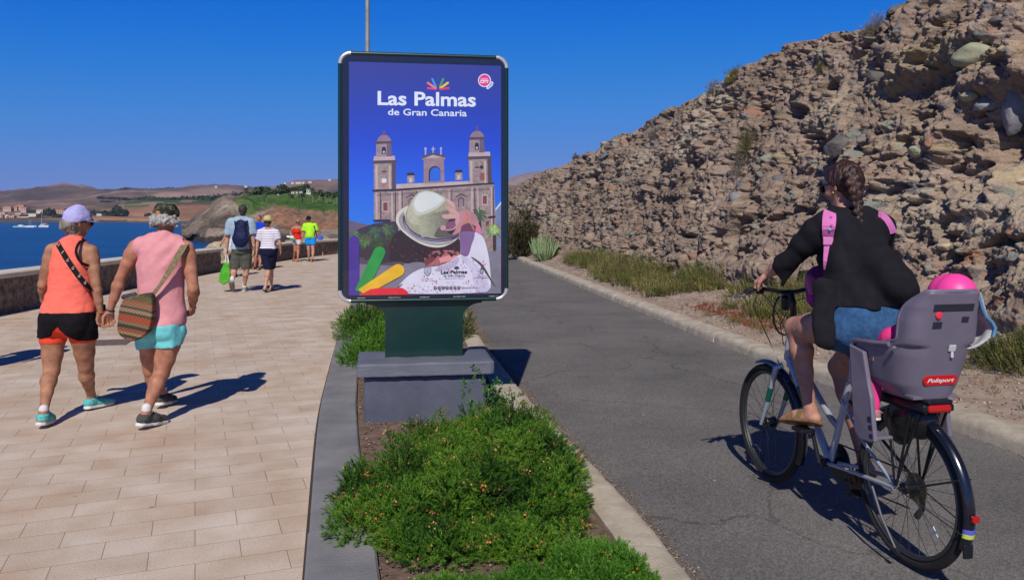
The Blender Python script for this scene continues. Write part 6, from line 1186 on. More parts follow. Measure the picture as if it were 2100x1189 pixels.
for i, (x, y) in enumerate([(121, 502), (129, 517), (139, 533), (150, 549), (163, 565), (175, 579)]):
    k_ = min(range(len(pp)), key=lambda q: abs(pp[q][1] - y)); dz = np.interp(y, [q[1] for q in pp], [q[2] for q in pp]); c = W(x, y, ZW + dz - .006); ux = np.array([.92, 0, -.38]) * .011; uy = np.array([.38, 0, .92]) * .013; mb = MB()
    t_ = lambda a_, b_, w_=.0016: mb.tube([c + ux * p_[0] + uy * p_[1] for p_ in (a_, b_)], w_, 4)
    t_((0, 1), (0, -1)); t_((-.6, .55), (.6, .55)); t_((-.95, -.2), (-.5, -.85)); t_((-.5, -.85), (0, -1)); t_((0, -1), (.5, -.85)); t_((.5, -.85), (.95, -.2)); mb.build('anchor_print', M_ANCH, bag)

# ---- man in the pink vest
M_PINK = cloth('pink_jersey', (.66, .285, .31), .05); M_TEALS = cloth('teal_swim', (.16, .58, .62), .05, rough=.6); M_SHGREY = cloth('shoe_grey', (.07, .075, .07), .4, vs=70)
J = joints(ZW, 0, head=(340, 450, .02), neck=(338, 480), shL=(279, 506, 0), shR=(383, 509, 0), elL=(247, 571, -.03), wrL=(226, 636, -.02), elR=(397, 592, -.04), wrR=(395, 628, .10),
           hipL=(308, 680, .02), hipR=(351, 680, -.02), knL=(309, 757, .14), anL=(327, 812, .38), knR=(331, 766, -.06), anR=(300, 838, -.30))
J['heelR'] = W(288, 872, 6.0); J['heelR'][2] = .04; J['toeR'] = J['heelR'] + np.array([.085, .23, -.034]); J['heelL'] = W(327, 840, 6.68); J['heelL'][2] = .035; J['toeL'] = J['heelL'] + np.array([.02, .25, -.032])
J['anR'] = J['heelR'] + [.025, .045, .092]; J['anL'] = J['heelL'] + [0, .045, .092]
P2 = empty('person', (J['heelL'] + J['heelR']) / 2 * [1, 1, 0], 'person with bushy white hair, camouflage cap, pink vest and turquoise shorts, seen from behind', 'person')
b = Body(J, 1.03, 1.10, False, (0.05, 1, 0), .0058, headdir=(.22, .95, -.05), mus=1.08, hand={'L': dict(palm=(.75, -.5, .1), curl=.75, thumb=1, dir=(-.15, .05, -1)), 'R': dict(palm=(-.9, .3, 0), curl=1.15, tcurl=.9, dir=(-.3, .45, -.8))})
b.build(P2, SK_RED); shL, shR = b.J['shL'], b.J['shR']; back = -b.fwd
def folds(amp, cx, cz, fx, fz, fr):
    def g_(F):
        idx = np.argwhere(np.abs(F.F) < .04); P = F.lo + idx * F.h; u = (P[:, 0] - cx) * fx + (P[:, 2] - cz) * fz; F.F[tuple(idx.T)] += (amp * np.sin(u * fr + 2.2 * fbm(P * 4, 2, 7)) * np.clip(.4 + 1.2 * fbm(P * 3, 2, 5), 0, 1)).astype(np.float32)
    return g_
b.cloth([('torso', -.25, 1)], .020, 'vest', M_PINK, P2, cuts=[(W(330, 665, ZW), (0.02, 0, -1)), (b.J['neck'] + [0, 0, .005], (0, .45, 1))], wr=(.004, 5, 11, (1, 1, 1.0)),
        extra=lambda F: F.cone(b.hipm + b.up * .02, b.hipm + b.up * .28, .168, .158, .03, flat=(b.fwd, .76), off=.012),
        fns=[folds(.007, -2.7, 1.2, .75, -.66, 62), lambda F: F.cone(shL + b.lat * .045 + b.up * .09, shL - b.up * .10 + b.lat * .045, .066, .056, .006, cut=True), lambda F: F.cone(shR - b.lat * .045 + b.up * .09, shR - b.up * .10 - b.lat * .045, .068, .056, .006, cut=True)])
b.cloth([('torso', -.3, .2), ('leg', 'L', 0, .95, .9), ('leg', 'R', 0, .95, .9)], .018, 'shorts', M_TEALS, P2, cuts=[(W(330, 663, ZW), (-.02, 0, 1)), (W(331, 711, ZW), (.10, 0, -1))], wr=(.005, 9, 3, (1, 1, .5)))
for S in 'LR':
    shoe(b, S, M_SHGREY, M_WHITE, P2); an = b.J['an' + S]; blob('sock', M_SOCK, P2, [(an - [0, 0, .03], an + [0, 0, .028], .036, .036, .01)], .006)
hc, hu, hf, hl = b.J['head'], b.hu, b.hf, b.hl
def camo():
    m = mat('camouflage', (.02, .025, .012), .9); nt = m.node_tree; N = nt.nodes; L = nt.links; tc = N.new('ShaderNodeTexCoord'); n = N.new('ShaderNodeTexNoise'); n.inputs['Scale'].default_value = 16; n.inputs['Detail'].default_value = 2; L.new(tc.outputs['Object'], n.inputs['Vector']); c = N.new('ShaderNodeValToRGB'); c.color_ramp.interpolation = 'CONSTANT'; e = c.color_ramp.elements; e[0].position = 0; e[0].color = (.012, .014, .01, 1); e[1].position = .5; e[1].color = (.06, .065, .025, 1)
    q = e.new(.57); q.color = (.17, .15, .06, 1); q = e.new(.63); q.color = (.02, .026, .014, 1); L.new(n.outputs['Fac'], c.inputs[0]); L.new(c.outputs[0], N['Principled BSDF'].inputs['Base Color']); return m
blob('cap', camo(), P2, [(hc + hu * .040 - hf * .010, hc + hu * .038 + hf * .018, .101, .098, .01, (hl, .90)), (hc + hu * .07, hc + hu * .072, .082, .08, .02)], .005, cuts=[(hc + hu * .018, -hu + hf * .1), (hc + hu * .125, hu - hf * .1)], wr=(.003, 16, 9), fns=[lambda F: F.cone(hc + hu * .03 - hf * .115, hc + hu * .035 - hf * .11, .028, .026, .004, cut=True)])
mb = MB(); mb.tube([hc + hu * .04 - hf * .098 + hl * t for t in np.linspace(-.03, .03, 5)], .006, 6); mb.build('cap_strap', mat('strap_green', (.05, .055, .025), .9), P2)
M_WHAIR = mat('white_hair', (.22, .21, .205), .85, col2=(.46, .445, .435), vscale=45, bump=1.5, bscale=70); g = np.random.default_rng(5); cn = []
for i in range(95):
    a = math.pi + g.uniform(-1.75, 1.75); z = g.uniform(-.050, .006) - .006 * math.cos(a); r_ = .094 + .018 * g.random(); c = hc + hu * z + hf * math.cos(a) * r_ * 1.02 + hl * math.sin(a) * r_ * .98; cn.append((c, c + g.normal(size=3) * .009, g.uniform(.013, .022), g.uniform(.010, .018), .004))
blob('hair', M_WHAIR, P2, cn, .0045, wr=(.004, 45, 4), relax=0)
wr_ = b.J['wrL']; mb = MB(); mb.tube([wr_ + unit(np.array([1, 0, -.2])) * .033 * math.cos(a) + np.array([0, 1, 0]) * .028 * math.sin(a) for a in np.linspace(0, 6.283, 17)[:-1]], .0055, 6, close=True); mb.build('wristband', mat('wristband', (.03, .03, .035), .5), P2, smooth=True)
mb = MB(); mb.tube([wr_ - [.004, 0, .018] + unit(np.array([1, 0, -.2])) * .032 * math.cos(a) + np.array([0, 1, 0]) * .027 * math.sin(a) for a in np.linspace(0, 6.283, 17)[:-1]], .003, 6, close=True); mb.build('bracelet', M_SIL, P2, smooth=True)
B2 = b
# woven shoulder bag
def woven():
    m = mat('woven_stripes', (.2, .15, .08), .95); nt = m.node_tree; N = nt.nodes; L = nt.links; tc = N.new('ShaderNodeTexCoord'); mp = N.new('ShaderNodeMapping'); mp.inputs['Rotation'].default_value = (0, R(-12), 0); L.new(tc.outputs['Object'], mp.inputs[0]); sx = N.new('ShaderNodeSeparateXYZ'); L.new(mp.outputs[0], sx.inputs[0])
    mr = N.new('ShaderNodeMapRange'); mr.inputs[1].default_value = -.22; mr.inputs[2].default_value = .22; L.new(sx.outputs[2], mr.inputs[0]); c = N.new('ShaderNodeValToRGB'); c.color_ramp.interpolation = 'CONSTANT'; L.new(mr.outputs[0], c.inputs[0]); e = c.color_ramp.elements
    bands = [(0, (0.072, 0.031, 0.021)), (.07, (0.194, 0.099, 0.054)), (.13, (0.043, 0.031, 0.021)), (.18, (0.238, 0.155, 0.084)), (.23, (0.216, 0.062, 0.033)), (.29, (0.036, 0.034, 0.024)), (.35, (0.187, 0.124, 0.072)), (.40, (0.288, 0.062, 0.030)), (.52, (0.058, 0.053, 0.030)), (.57, (0.252, 0.180, 0.114)), (.63, (0.072, 0.062, 0.048)), (.67, (0.252, 0.124, 0.072)), (.76, (0.216, 0.093, 0.054)), (.80, (0.115, 0.099, 0.042)), (.90, (0.058, 0.050, 0.027))]
    e[0].position = 0; e[0].color = (*bands[0][1], 1); e[1].position = bands[1][0]; e[1].color = (*bands[1][1], 1)
    for p_, cc in bands[2:]: q = e.new(p_); q.color = (*cc, 1)
    ck = N.new('ShaderNodeTexChecker'); ck.inputs['Scale'].default_value = 75; L.new(mp.outputs[0], ck.inputs['Vector']); mx = N.new('ShaderNodeMix'); mx.data_type = 'RGBA'; mx.blend_type = 'MULTIPLY'; mx.inputs[0].default_value = .8; ck.inputs[1].default_value = (1.25, 1.2, 1.1, 1); ck.inputs[2].default_value = (.5, .48, .42, 1)
    L.new(c.outputs[0], mx.inputs[6]); L.new(ck.outputs[0], mx.inputs[7]); L.new(mx.outputs[2], N['Principled BSDF'].inputs['Base Color']); return m
zb = ZW - .215; cB = W(281, 650, zb); bag = empty('shoulder_bag', cB, 'striped woven shoulder bag hanging across the pink vest', 'bag'); M_WOV = woven()
outl = [(252, 612), (268, 607), (292, 602), (312, 598), (317, 605), (318, 640), (314, 668), (306, 684), (285, 697), (270, 701), (258, 694), (246, 684), (243, 672), (246, 645)]
V = []; F_ = []; n = len(outl); ctr = W(281, 650, zb)
rings = [(-.030, .70), (-.045, .93), (-.035, 1.0), (.035, 1.0), (.045, .93), (.03, .7)]
for dz, sc in rings:
    for (x, y) in outl: p = W(x, y, zb); q = ctr + (p - ctr) * sc; V.append(q + [0, dz, 0])
k_ = len(rings); F_ = [(i * n + j, i * n + (j + 1) % n, (i + 1) * n + (j + 1) % n, (i + 1) * n + j) for i in range(k_ - 1) for j in range(n)] + [tuple(range(n))[::-1], tuple((k_ - 1) * n + j for j in range(n))]
o = npmesh('pouch', V, F_, M_WOV, bag, smooth=True); md = o.modifiers.new('sub', 'SUBSURF'); md.levels = md.render_levels = 2
pp = [(386, 502, .01), (378, 503, -.085), (368, 520, -.135), (354, 545, -.165), (340, 567, -.178), (326, 588, -.185), (315, 602, -.19), (309, 622, -.20)]
strapmesh('strap', [W(x, y, ZW + dz) for x, y, dz in pp], (0, -1, .1), [.052, .052, .050, .048, .036, .026, .03, .036], mat('strap_weave', (.11, .10, .04), .95, col2=(.34, .25, .15), vscale=70, bump=1, bscale=200), bag, .005)
M_PURSE = mat('dark_purse', (.03, .028, .06), .5); blob('purse', M_PURSE, bag, [(W(254, 609, zb), W(276, 604, zb), .020, .020, .01)], .006)
# ---------------------------------------------------------------- walkers further along the promenade
def walker(name_label, J, s, fat, fem, face, h, sk, headdir=None, hand=None, mus=1):
    e = empty('person', (J['heelL'] + J['heelR']) / 2 * [1, 1, 0], name_label, 'person'); b = Body(J, s, fat, fem, face, h, headdir=headdir, hand=hand, mus=mus); b.build(e, sk); return e, b
def feet(J, hL, hR, d=(0, 1, 0), L=.25, up=.09, pitch=(0, 0)):
    d = unit(d)
    for S, hh, pt in (('L', hL, pitch[0]), ('R', hR, pitch[1])):
        J['heel' + S] = np.array(hh, float); dd = unit(d * math.cos(R(pt)) - np.array([0, 0, 1]) * math.sin(R(pt))); uu = unit(np.array([0, 0, 1]) * math.cos(R(pt)) + d * math.sin(R(pt))); J['toe' + S] = J['heel' + S] + dd * L * .85; J['an' + S] = J['heel' + S] + uu * up + dd * .045
def hat(parent, b, m, brim=.15, crown=.085, ch=.10, band=None, name='hat', tilt=0, upturn=.02):
    c = b.J['head'] + b.hu * .03 * b.s - b.hf * .01; mb = MB(); ax = unit(b.hu + b.hf * tilt); prof = [(-.005, crown), (.0, crown + .004), (-.004, brim * .8), (upturn, brim), (upturn + .006, brim), (.008, crown + .01), (.03, crown), (ch * .8, crown * .86), (ch, crown * .55), (ch * .93, .01)]
    mb.lathe(c, ax, prof, 28); o = mb.build(name, m, parent, smooth=True)
    if band: mb = MB(); mb.lathe(c, ax, [(.012, crown + .004), (.035, crown + .002)], 28); mb.build('hat_band', band, o, smooth=True)
    return o
def hairblob(parent, b, m, low=.05, back=.02, r=.094, name='hair', wv=.003, front=.35):
    c, u, f, l, s = b.J['head'], b.hu, b.hf, b.hl, b.s
    return blob(name, m, parent, [(c + u * .034 * s - f * .018 * s, c + u * .028 * s + f * .010 * s, r * s, (r - .004) * s, .01, (l, .88)), (c - u * low * .3 * s - f * .035 * s, c - u * low * s - f * .045 * s, .066 * s, .05 * s, .02, (l, 1))], b.h * .8, wr=(wv, 24, 3, (1, 1, .4)), cuts=[(c + u * .035 * s + f * .045 * s, f + u * -.55)])
def shirt(parent, b, m, off=.014, hem=None, sleeve=.6, name='shirt', neck=0, wr=None, sl_off=1.4, **kw):
    b.hem = hem; J = b.J; arms = [('arm', S, 0.9, sl_off) for S in 'LR'] if sleeve else []; fns = []
    if sleeve:
        for S in 'LR':
            u = unit(J['el' + S] - J['sh' + S]); L = np.linalg.norm(J['el' + S] - J['sh' + S]); p = J['sh' + S] + u * L * sleeve
            fns.append(lambda F, p=p, u=u, q=J['el' + S], w_=J['wr' + S]: F.cone(p + u * .125, p + u * .36, .125, .125, .004, cut=True))
    cuts = [(J['neck'] + [0, 0, neck], (0, 0, 1) if neck > .005 else (-b.f[0] * .5, -b.f[1] * .5, 1))]
    if hem is not None: cuts.append(((0, 0, hem), (0, 0, -1)))
    return b.cloth([('torso', -.2, 1)] + arms, off, name, m, parent, cuts=cuts, fns=fns, wr=wr, **kw)
def shorts(parent, b, m, hem, waist=.08, off=.016, name='shorts', wr=None, lo=1.35):
    return b.cloth([('torso', -.3, .34), ('leg', 'L', 0, 1.2 if hem < b.J['knL'][2] + .02 else .99, lo), ('leg', 'R', 0, 1.2 if hem < b.J['knL'][2] + .02 else .99, lo)], off, name, m, parent, cuts=[((b.hipm + b.up * min(waist, .09), b.up) if getattr(b, 'hem', None) is None else ((0, 0, b.hem + .015), (0, 0, 1))), ((0, 0, hem), (0, 0, -1))], wr=wr, k=.02)
zpx = lambda y, Z: EYE - (y - HY) * Z / FPX
M_HAIRD = mat('dark_hair', (.012, .010, .010), .6, col2=(.05, .042, .04), vscale=24, bump=1, bscale=60); M_HAIRB = mat('brown_hair', (.05, .03, .02), .6, col2=(.11, .07, .045), vscale=24, bump=1, bscale=60)
# man with navy backpack
Z = 17.2; J = joints(Z, 0, head=(498.4, 432.5), neck=(498.3, 445), shL=(474.5, 457), shR=(513, 457), elL=(466, 491), wrL=(465.5, 512, .02), elR=(518.5, 490), wrR=(520.5, 514), hipL=(488, 515), hipR=(504, 515), knL=(481, 551, .0), knR=(505.5, 552, .05))
feet(J, W(473.5, 588, 17.0) + [0, 0, .12], W(500, 597.5, 17.3) * [1, 1, 0] + [0, 0, .012], (-.05, 1, 0), .29, .1, (52, 0)); J['heelL'][2] = .20; feet(J, J['heelL'], J['heelR'], (-.05, 1, 0), .29, .1, (50, 0))
e, b = walker('tall person with navy backpack, pale blue shirt and olive shorts, holding a green bag', J, 1.09, 1.13, False, (0, 1, 0), .013, SK_PALE, (0, 1, 0), {'L': dict(curl=1.0, palm=(1, 0, 0)), 'R': dict(curl=.6, palm=(-1, 0, 0), dir=(.05, 0, -1))}); BM = b
shirt(e, b, cloth('pale_blue_shirt', (.30, .40, .50), .08), .036, zpx(511, Z), .62, wr=(.006, 6, 3, (1, 1, .7)), neck=.02); blob('collar', cloth('pale_blue_shirt', (.30, .40, .50)), e, [(b.J['neck'] - [0, 0, .01], b.J['neck'] + [0, 0, .02], .068, .062, .01)], .012)
shorts(e, b, cloth('olive_cotton', (.085, .09, .075), .12), zpx(550, Z), .14, .03, wr=(.008, 6, 2), lo=1.2); hairblob(e, b, M_HAIRD, .05)
for S in 'LR': shoe(b, S, cloth('trainer_grey', (.22, .25, .28), .2), mat('sole_brown', (.16, .13, .11), .8, var=.3, vscale=60) if S == 'L' else M_WHITE, e); an = b.J['an' + S]; blob('sock', M_SOCK, e, [(an - [0, 0, .03], an + [0, 0, .085], .045, .042, .01)], .012)
bk = empty('backpack', b.shm - b.up * .22 - b.fwd * .2, 'navy blue backpack worn over the pale blue shirt', 'backpack'); M_NAVYF = cloth('navy_nylon', (.006, .012, .055), .3, rough=.6)
c1, c2 = W(494, 462, Z - .24), W(493, 490, Z - .26); blob('sack', M_NAVYF, bk, [(c1, c2, .125, .175, .03, ((0, 1, 0), .55)), (c2, c2 - [0, 0, .03], .17, .15, .03, ((0, 1, 0), .6))], .012, wr=(.006, 7, 2))
for S, x in (('L', 484), ('R', 505)): strapmesh('shoulder_strap', [W(x, 462, Z - .20), W(x - (1 if S == 'L' else -1), 453, Z - .10), W(x - (1.5 if S == 'L' else -1.5), 450, Z + .0), W(x - (2 if S == 'L' else -2), 458, Z + .12)], (0, -.6, .8), .06, M_NAVYF, bk, .014)
mb = MB(); mb.tube([W(494 + 2.2 * math.cos(a), 450 - 2.4 * math.sin(a), Z - .2) for a in np.linspace(0, math.pi, 7)], .008, 6); mb.build('grab_loop', mat('loop_grey', (.35, .38, .45), .7), bk)
gb = empty('shopping_bag', W(460, 560, Z), 'green plastic shopping bag with white handles hanging from the hand of the backpack wearer', 'shopping bag'); M_GB = mat('green_plastic', (.045, .30, .012), .35, col2=(.10, .42, .025), vscale=9, bump=1, bscale=14)
top, bot = [(458, 540), (471, 539)], [(447.5, 576), (470, 579)]; V = []
for dz in (-.10, .10):
    for x, y in ((459.5, 538), (470, 538), (472, 560), (470.5, 578), (459, 584), (448, 577), (452, 556)): V.append(W(x, y, Z + dz))
o = npmesh('sack', V, [tuple(range(7)), tuple(range(13, 6, -1))] + [(i, 7 + i, 7 + (i + 1) % 7, (i + 1) % 7) for i in range(7)], M_GB, gb, smooth=False); md = o.modifiers.new('b', 'BEVEL'); md.width = .03; md.segments = 3
mb = MB(); hnd = b.J['wrL'] + [0, 0, -.09]
for dz in (-.06, .06): mb.tube([W(461, 540, Z + dz), hnd + [-.01, dz * .2, -.03], hnd + [.012, dz * .2, 0], W(469, 540, Z + dz)], .011, 6)
mb.build('handles', mat('handle_white', (.62, .62, .6), .6), gb)
# lady in straw hat and striped top
Z = 17.25; J = joints(Z, 0, head=(549.5, 455.5), neck=(549.5, 468), shL=(533, 477), shR=(567, 477), elL=(528, 500), wrL=(526, 521), elR=(573.5, 498), wrR=(575.5, 515, .08), hipL=(544, 518), hipR=(558, 518), knL=(550, 557, -.05), knR=(555.5, 556, .15))
feet(J, W(541.5, 594, 17.0) * [1, 1, 0] + [0, 0, .06], W(555, 593, 17.5) * [1, 1, 0] + [0, 0, .01], (.1, 1, 0), .25, .09, (16, 0))
e, b = walker('person in a straw hat, white top with lilac stripes and navy bermudas, seen from behind', J, .95, 1.12, True, (0, 1, 0), .013, SK_PALE, (0, 1, 0), {'L': dict(curl=.7), 'R': dict(curl=.7)})
def striped(name, c1, c2, per, frac=.5):
    m = mat(name, c1, .9); nt = m.node_tree; N = nt.nodes; L = nt.links; tc = N.new('ShaderNodeTexCoord'); sx = N.new('ShaderNodeSeparateXYZ'); L.new(tc.outputs['Object'], sx.inputs[0]); a = N.new('ShaderNodeMath'); a.operation = 'MODULO'; a.inputs[1].default_value = per; L.new(sx.outputs[2], a.inputs[0]); g_ = N.new('ShaderNodeMath'); g_.operation = 'LESS_THAN'; g_.inputs[1].default_value = per * frac; L.new(a.outputs[0], g_.inputs[0])
    mx = N.new('ShaderNodeMix'); mx.data_type = 'RGBA'; mx.inputs[6].default_value = (*c1, 1); mx.inputs[7].default_value = (*c2, 1); L.new(g_.outputs[0], mx.inputs[0]); L.new(mx.outputs[2], N['Principled BSDF'].inputs['Base Color']); return m
shirt(e, b, striped('striped_jersey', (.66, .64, .72), (.27, .23, .37), .052, .24), .030, zpx(510, Z), .62, sl_off=.8, wr=(.006, 6, 5, (1, 1, .7))); shorts(e, b, cloth('navy_cotton', (.008, .010, .035), .2), zpx(552, Z), .12, .022, wr=(.006, 6, 2), lo=1.1)
hairblob(e, b, M_HAIRB, .06); hat(e, b, mat('straw', (.42, .34, .14), .9, col2=(.60, .50, .24), vscale=60, bump=1, bscale=90), .155, .092, .12, mat('straw_band', (.33, .25, .10), .9), upturn=.015)
for S in 'LR': sandal(b, S, cloth('beige_strap', (.38, .33, .28)), mat('sole_dark', (.05, .045, .04), .8), e)
# man in blue shirt coming towards us
Z = 24.8; J = joints(Z, 0, head=(531, 449), neck=(531, 457), shR=(521.5, 462.5), shL=(541, 462.5), elR=(519, 480), wrR=(520, 495, -.1), elL=(544, 480), wrL=(546, 494), hipR=(527, 499), hipL=(535, 499), knR=(525.5, 524), knL=(534, 524, -.15))
feet(J, W(534, 547, 24.6) * [1, 1, 0] + [0, 0, .01], W(524, 547, 24.9) * [1, 1, 0] + [0, 0, .01], (-.1, -1, 0), .26, .09)
e, b = walker('person in a royal blue shirt approaching the camera behind the straw hat wearer', J, .99, 1.1, False, (0, -1, 0), .017, SK_RED, (0, -1, 0))
shirt(e, b, cloth('royal_blue', (.008, .045, .50), .1), .034, zpx(493, Z), .65, wr=(.006, 6, 5)); shorts(e, b, cloth('navy_cotton', (.008, .010, .035)), zpx(522, Z), .12, .022); hairblob(e, b, M_HAIRB, .03, r=.092)
for S in 'LR': sandal(b, S, M_STRAP, mat('sole_dark', (.05, .045, .04), .8), e)
# person hidden behind the backpack wearer
Z = 21.8; J = joints(Z, 0, head=(477.5, 458), neck=(477.5, 466), shR=(467.5, 471), shL=(487, 471), elR=(460.5, 488), wrR=(453.5, 501, -.12), elL=(489, 490), wrL=(489, 506), hipR=(473, 514), hipL=(482, 514), knR=(474, 539), knL=(483, 539, -.1))
feet(J, W(485, 566, 21.6) * [1, 1, 0] + [0, 0, .01], W(475, 566, 22) * [1, 1, 0] + [0, 0, .01], (-.1, -1, 0), .24, .09)
e, b = walker('person hidden behind the backpack wearer, only a swinging tanned arm showing', J, .90, 1.0, True, (0, -1, 0), .017, SK_RED, (0, -1, 0), {'R': dict(curl=.4)})
shirt(e, b, cloth('white_top', (.6, .6, .66)), .014, zpx(520, Z), 0); shorts(e, b, cloth('navy_cotton', (.008, .010, .035)), zpx(535, Z), .12, .02); hairblob(e, b, M_HAIRB, .06)
for S in 'LR': shoe(b, S, M_STRAP, M_STRAP, e)
# couple further away, walking towards us
Z = 29.4; J = joints(Z, 0, head=(610.5, 456), neck=(609, 463), shR=(600, 467.5), shL=(617, 467.5), elR=(595.5, 478, -.03), wrR=(599, 486, -.14), elL=(620.5, 480), wrL=(620, 490), hipR=(606, 494), hipL=(612.5, 494), knR=(605, 514), knL=(611.5, 514))
feet(J, W(611, 535, 29.2) * [1, 1, 0] + [0, 0, .01], W(603.5, 535, 29.6) * [1, 1, 0] + [0, 0, .01], (0, -1, 0), .24, .09)
e, b = walker('person in a red vest and white shorts walking towards the camera holding a cloth', J, .94, 1.0, True, (0, -1, 0), .017, SK_RED, (.35, -1, 0))
b.cloth([('torso', -.2, 1)], .012, 'vest', cloth('red_jersey', (.62, .02, .012)), e, cuts=[((0, 0, zpx(493, Z)), (0, 0, -1)), (b.shm - b.up * .03, (0, 0, 1))], fns=[lambda F: F.cone(b.J['shL'] + b.up * .05, b.J['shL'] - b.up * .08, .06, .05, .005, cut=True), lambda F: F.cone(b.J['shR'] + b.up * .05, b.J['shR'] - b.up * .08, .06, .05, .005, cut=True)])
shorts(e, b, cloth('white_cotton', (.66, .62, .66)), zpx(501, Z), .10, .014); hairblob(e, b, mat('ash_hair', (.10, .09, .085), .7, col2=(.26, .24, .23), vscale=30), .03, r=.092); sunglasses(b, e); c = b.J['head']; blob('hair_bun', MATS['ash_hair'], e, [(c + b.hu * .1 - b.hf * .03, c + b.hu * .11 - b.hf * .03, .035, .03)], .014)
strapmesh('vest_strap', [b.shm + b.up * .05 + b.lat * .065, b.shm - b.up * .04 + b.lat * .07 + b.fwd * .10], -b.f, .022, MATS['red_jersey'], e, .01); strapmesh('vest_strap', [b.shm + b.up * .05 - b.lat * .065, b.shm - b.up * .04 - b.lat * .07 + b.fwd * .10], b.fwd, .022, MATS['red_jersey'], e, .01)
for S in 'LR': sandal(b, S, MATS['coral_jersey'], mat('sole_dark', (.05, .045, .04), .8), e)
cb = empty('folded_cloth', W(597, 489, Z - .2), 'green and white folded cloth carried on the arm of the red vest wearer', 'towel'); blob('fold', cloth('green_cloth', (.05, .28, .12), .5, vs=12), cb, [(W(597, 487, Z - .2), W(604, 492, Z - .22), .07, .06, .02, ((0, 1, 0), .5))], .014, wr=(.012, 9, 2)); blob('fold', cloth('white_cloth', (.62, .68, .66)), cb, [(W(588.5, 485, Z - .2), W(599, 486.5, Z - .24), .035, .06, .02, ((0, 1, 0), .5))], .014, wr=(.012, 9, 4))
J = joints(Z, 0, head=(632.8, 450), neck=(633.5, 458), shR=(626, 463), shL=(645.5, 463), elR=(622, 478), wrR=(620.5, 490), elL=(650.5, 478), wrL=(651.5, 490, -.03), hipR=(632, 491), hipL=(641, 491), knR=(633, 513), knL=(642, 513, -.1))
feet(J, W(641.5, 535, 29.2) * [1, 1, 0] + [0, 0, .01], W(634, 535, 29.5) * [1, 1, 0] + [0, 0, .01], (-.05, -1, 0), .26, .09)
e, b = walker('person in a lime green shirt and bright blue shorts walking towards the camera, head bowed', J, 1.0, 1.08, False, (0, -1, 0), .017, SK_ROSE, (-.1, -1, -.35))
shirt(e, b, cloth('lime_jersey', (.38, .78, .03), .05), .034, zpx(488, Z), .62, wr=(.005, 6, 5)); shorts(e, b, cloth('azure_swim', (.008, .24, .66)), zpx(502, Z), .10, .028); c = b.J['head']
blob('cap', M_STRAP, e, [(c + b.hu * .03, c + b.hu * .035, .105, .10, .01, (b.hl, .88)), (c + b.hu * .01 + b.hf * .12, c + b.hu * .012 + b.hf * .14, .07, .06, .02, (b.hu, .25))], .014, cuts=[(c - b.hu * .012, -b.hu)])
strapmesh('shoulder_strap', [W(643, 459, Z + .02), W(644, 463, Z - .13), W(648, 478, Z - .15), W(650.5, 487, Z - .06)], (0, -1, 0), .035, MATS['navy_cotton'], e, .008)
for S in 'LR': sandal(b, S, M_STRAP, mat('sole_dark', (.05, .045, .04), .8), e)
# child behind the lime shirt
Z = 34.0; s_ = .63; J = joints(Z, 0, head=(654.7, 477), neck=(655, 482), shR=(650.5, 485), shL=(660, 485), elR=(649.5, 492), wrR=(650, 498), elL=(661, 492), wrL=(661, 498), hipR=(653, 501), hipL=(658, 501), knR=(653, 511), knL=(659.5, 511))
feet(J, W(662, 522, 33.9) * [1, 1, 0] + [0, 0, .01], W(655, 522, 34.1) * [1, 1, 0] + [0, 0, .01], (.3, -1, 0), .16, .06)
e, b = walker('small child in a blue top and striped trousers, partly behind the lime shirt wearer', J, s_, 1.1, False, (0, -1, 0), .016, SK_RED, (0, -1, 0)); shirt(e, b, cloth('child_blue', (.03, .12, .55)), .014, zpx(498, Z), .6); shorts(e, b, striped('child_stripes', (.5, .45, .48), (.28, .10, .12), .06), zpx(510, Z), .10, .02); hairblob(e, b, M_HAIRD, .04)
for S in 'LR': shoe(b, S, M_SOCK, M_WHITE, e)
# walkers just outside the picture on the left: their shadows cross the paving
for i, (x, y, top, lab) in enumerate([(-5.75, 8.1, 1.0, 'walker in grey just beyond the left edge of the photo whose shadow crosses the paving'), (-6.35, 7.35, .97, 'second walker beyond the left edge of the photo, nearer than the one in grey')]):
    q = lambda dx, z, dy=0: np.array([x + dx, y + dy, z * top]); J = dict(head=q(0, 1.60), neck=q(0, 1.46), shL=q(-.19, 1.40), shR=q(.19, 1.40), elL=q(-.25, 1.12), wrL=q(-.24, .88, .12), elR=q(.25, 1.12), wrR=q(.25, .88, -.1), hipL=q(-.09, .93), hipR=q(.09, .93), knL=q(-.09, .50, .15), knR=q(.09, .50, -.03))
    feet(J, q(-.1, 0, .2) + [0, 0, .01], q(.1, 0, -.3) + [0, 0, .05], (0, 1, 0), .26, .09, (0, 20)); e, b = walker(lab, J, 1.0 * top, 1.05, i == 1, (0, 1, 0), .016, SK_TAN, (0, 1, 0)); shirt(e, b, cloth('grey_shirt', (.25, .25, .27)), .02, .9, .6); shorts(e, b, cloth('navy_cotton', (.008, .010, .035)), .55, .12, .025); hairblob(e, b, M_HAIRD, .05)
    for S in 'LR': shoe(b, S, M_SHGREY, M_WHITE, e)
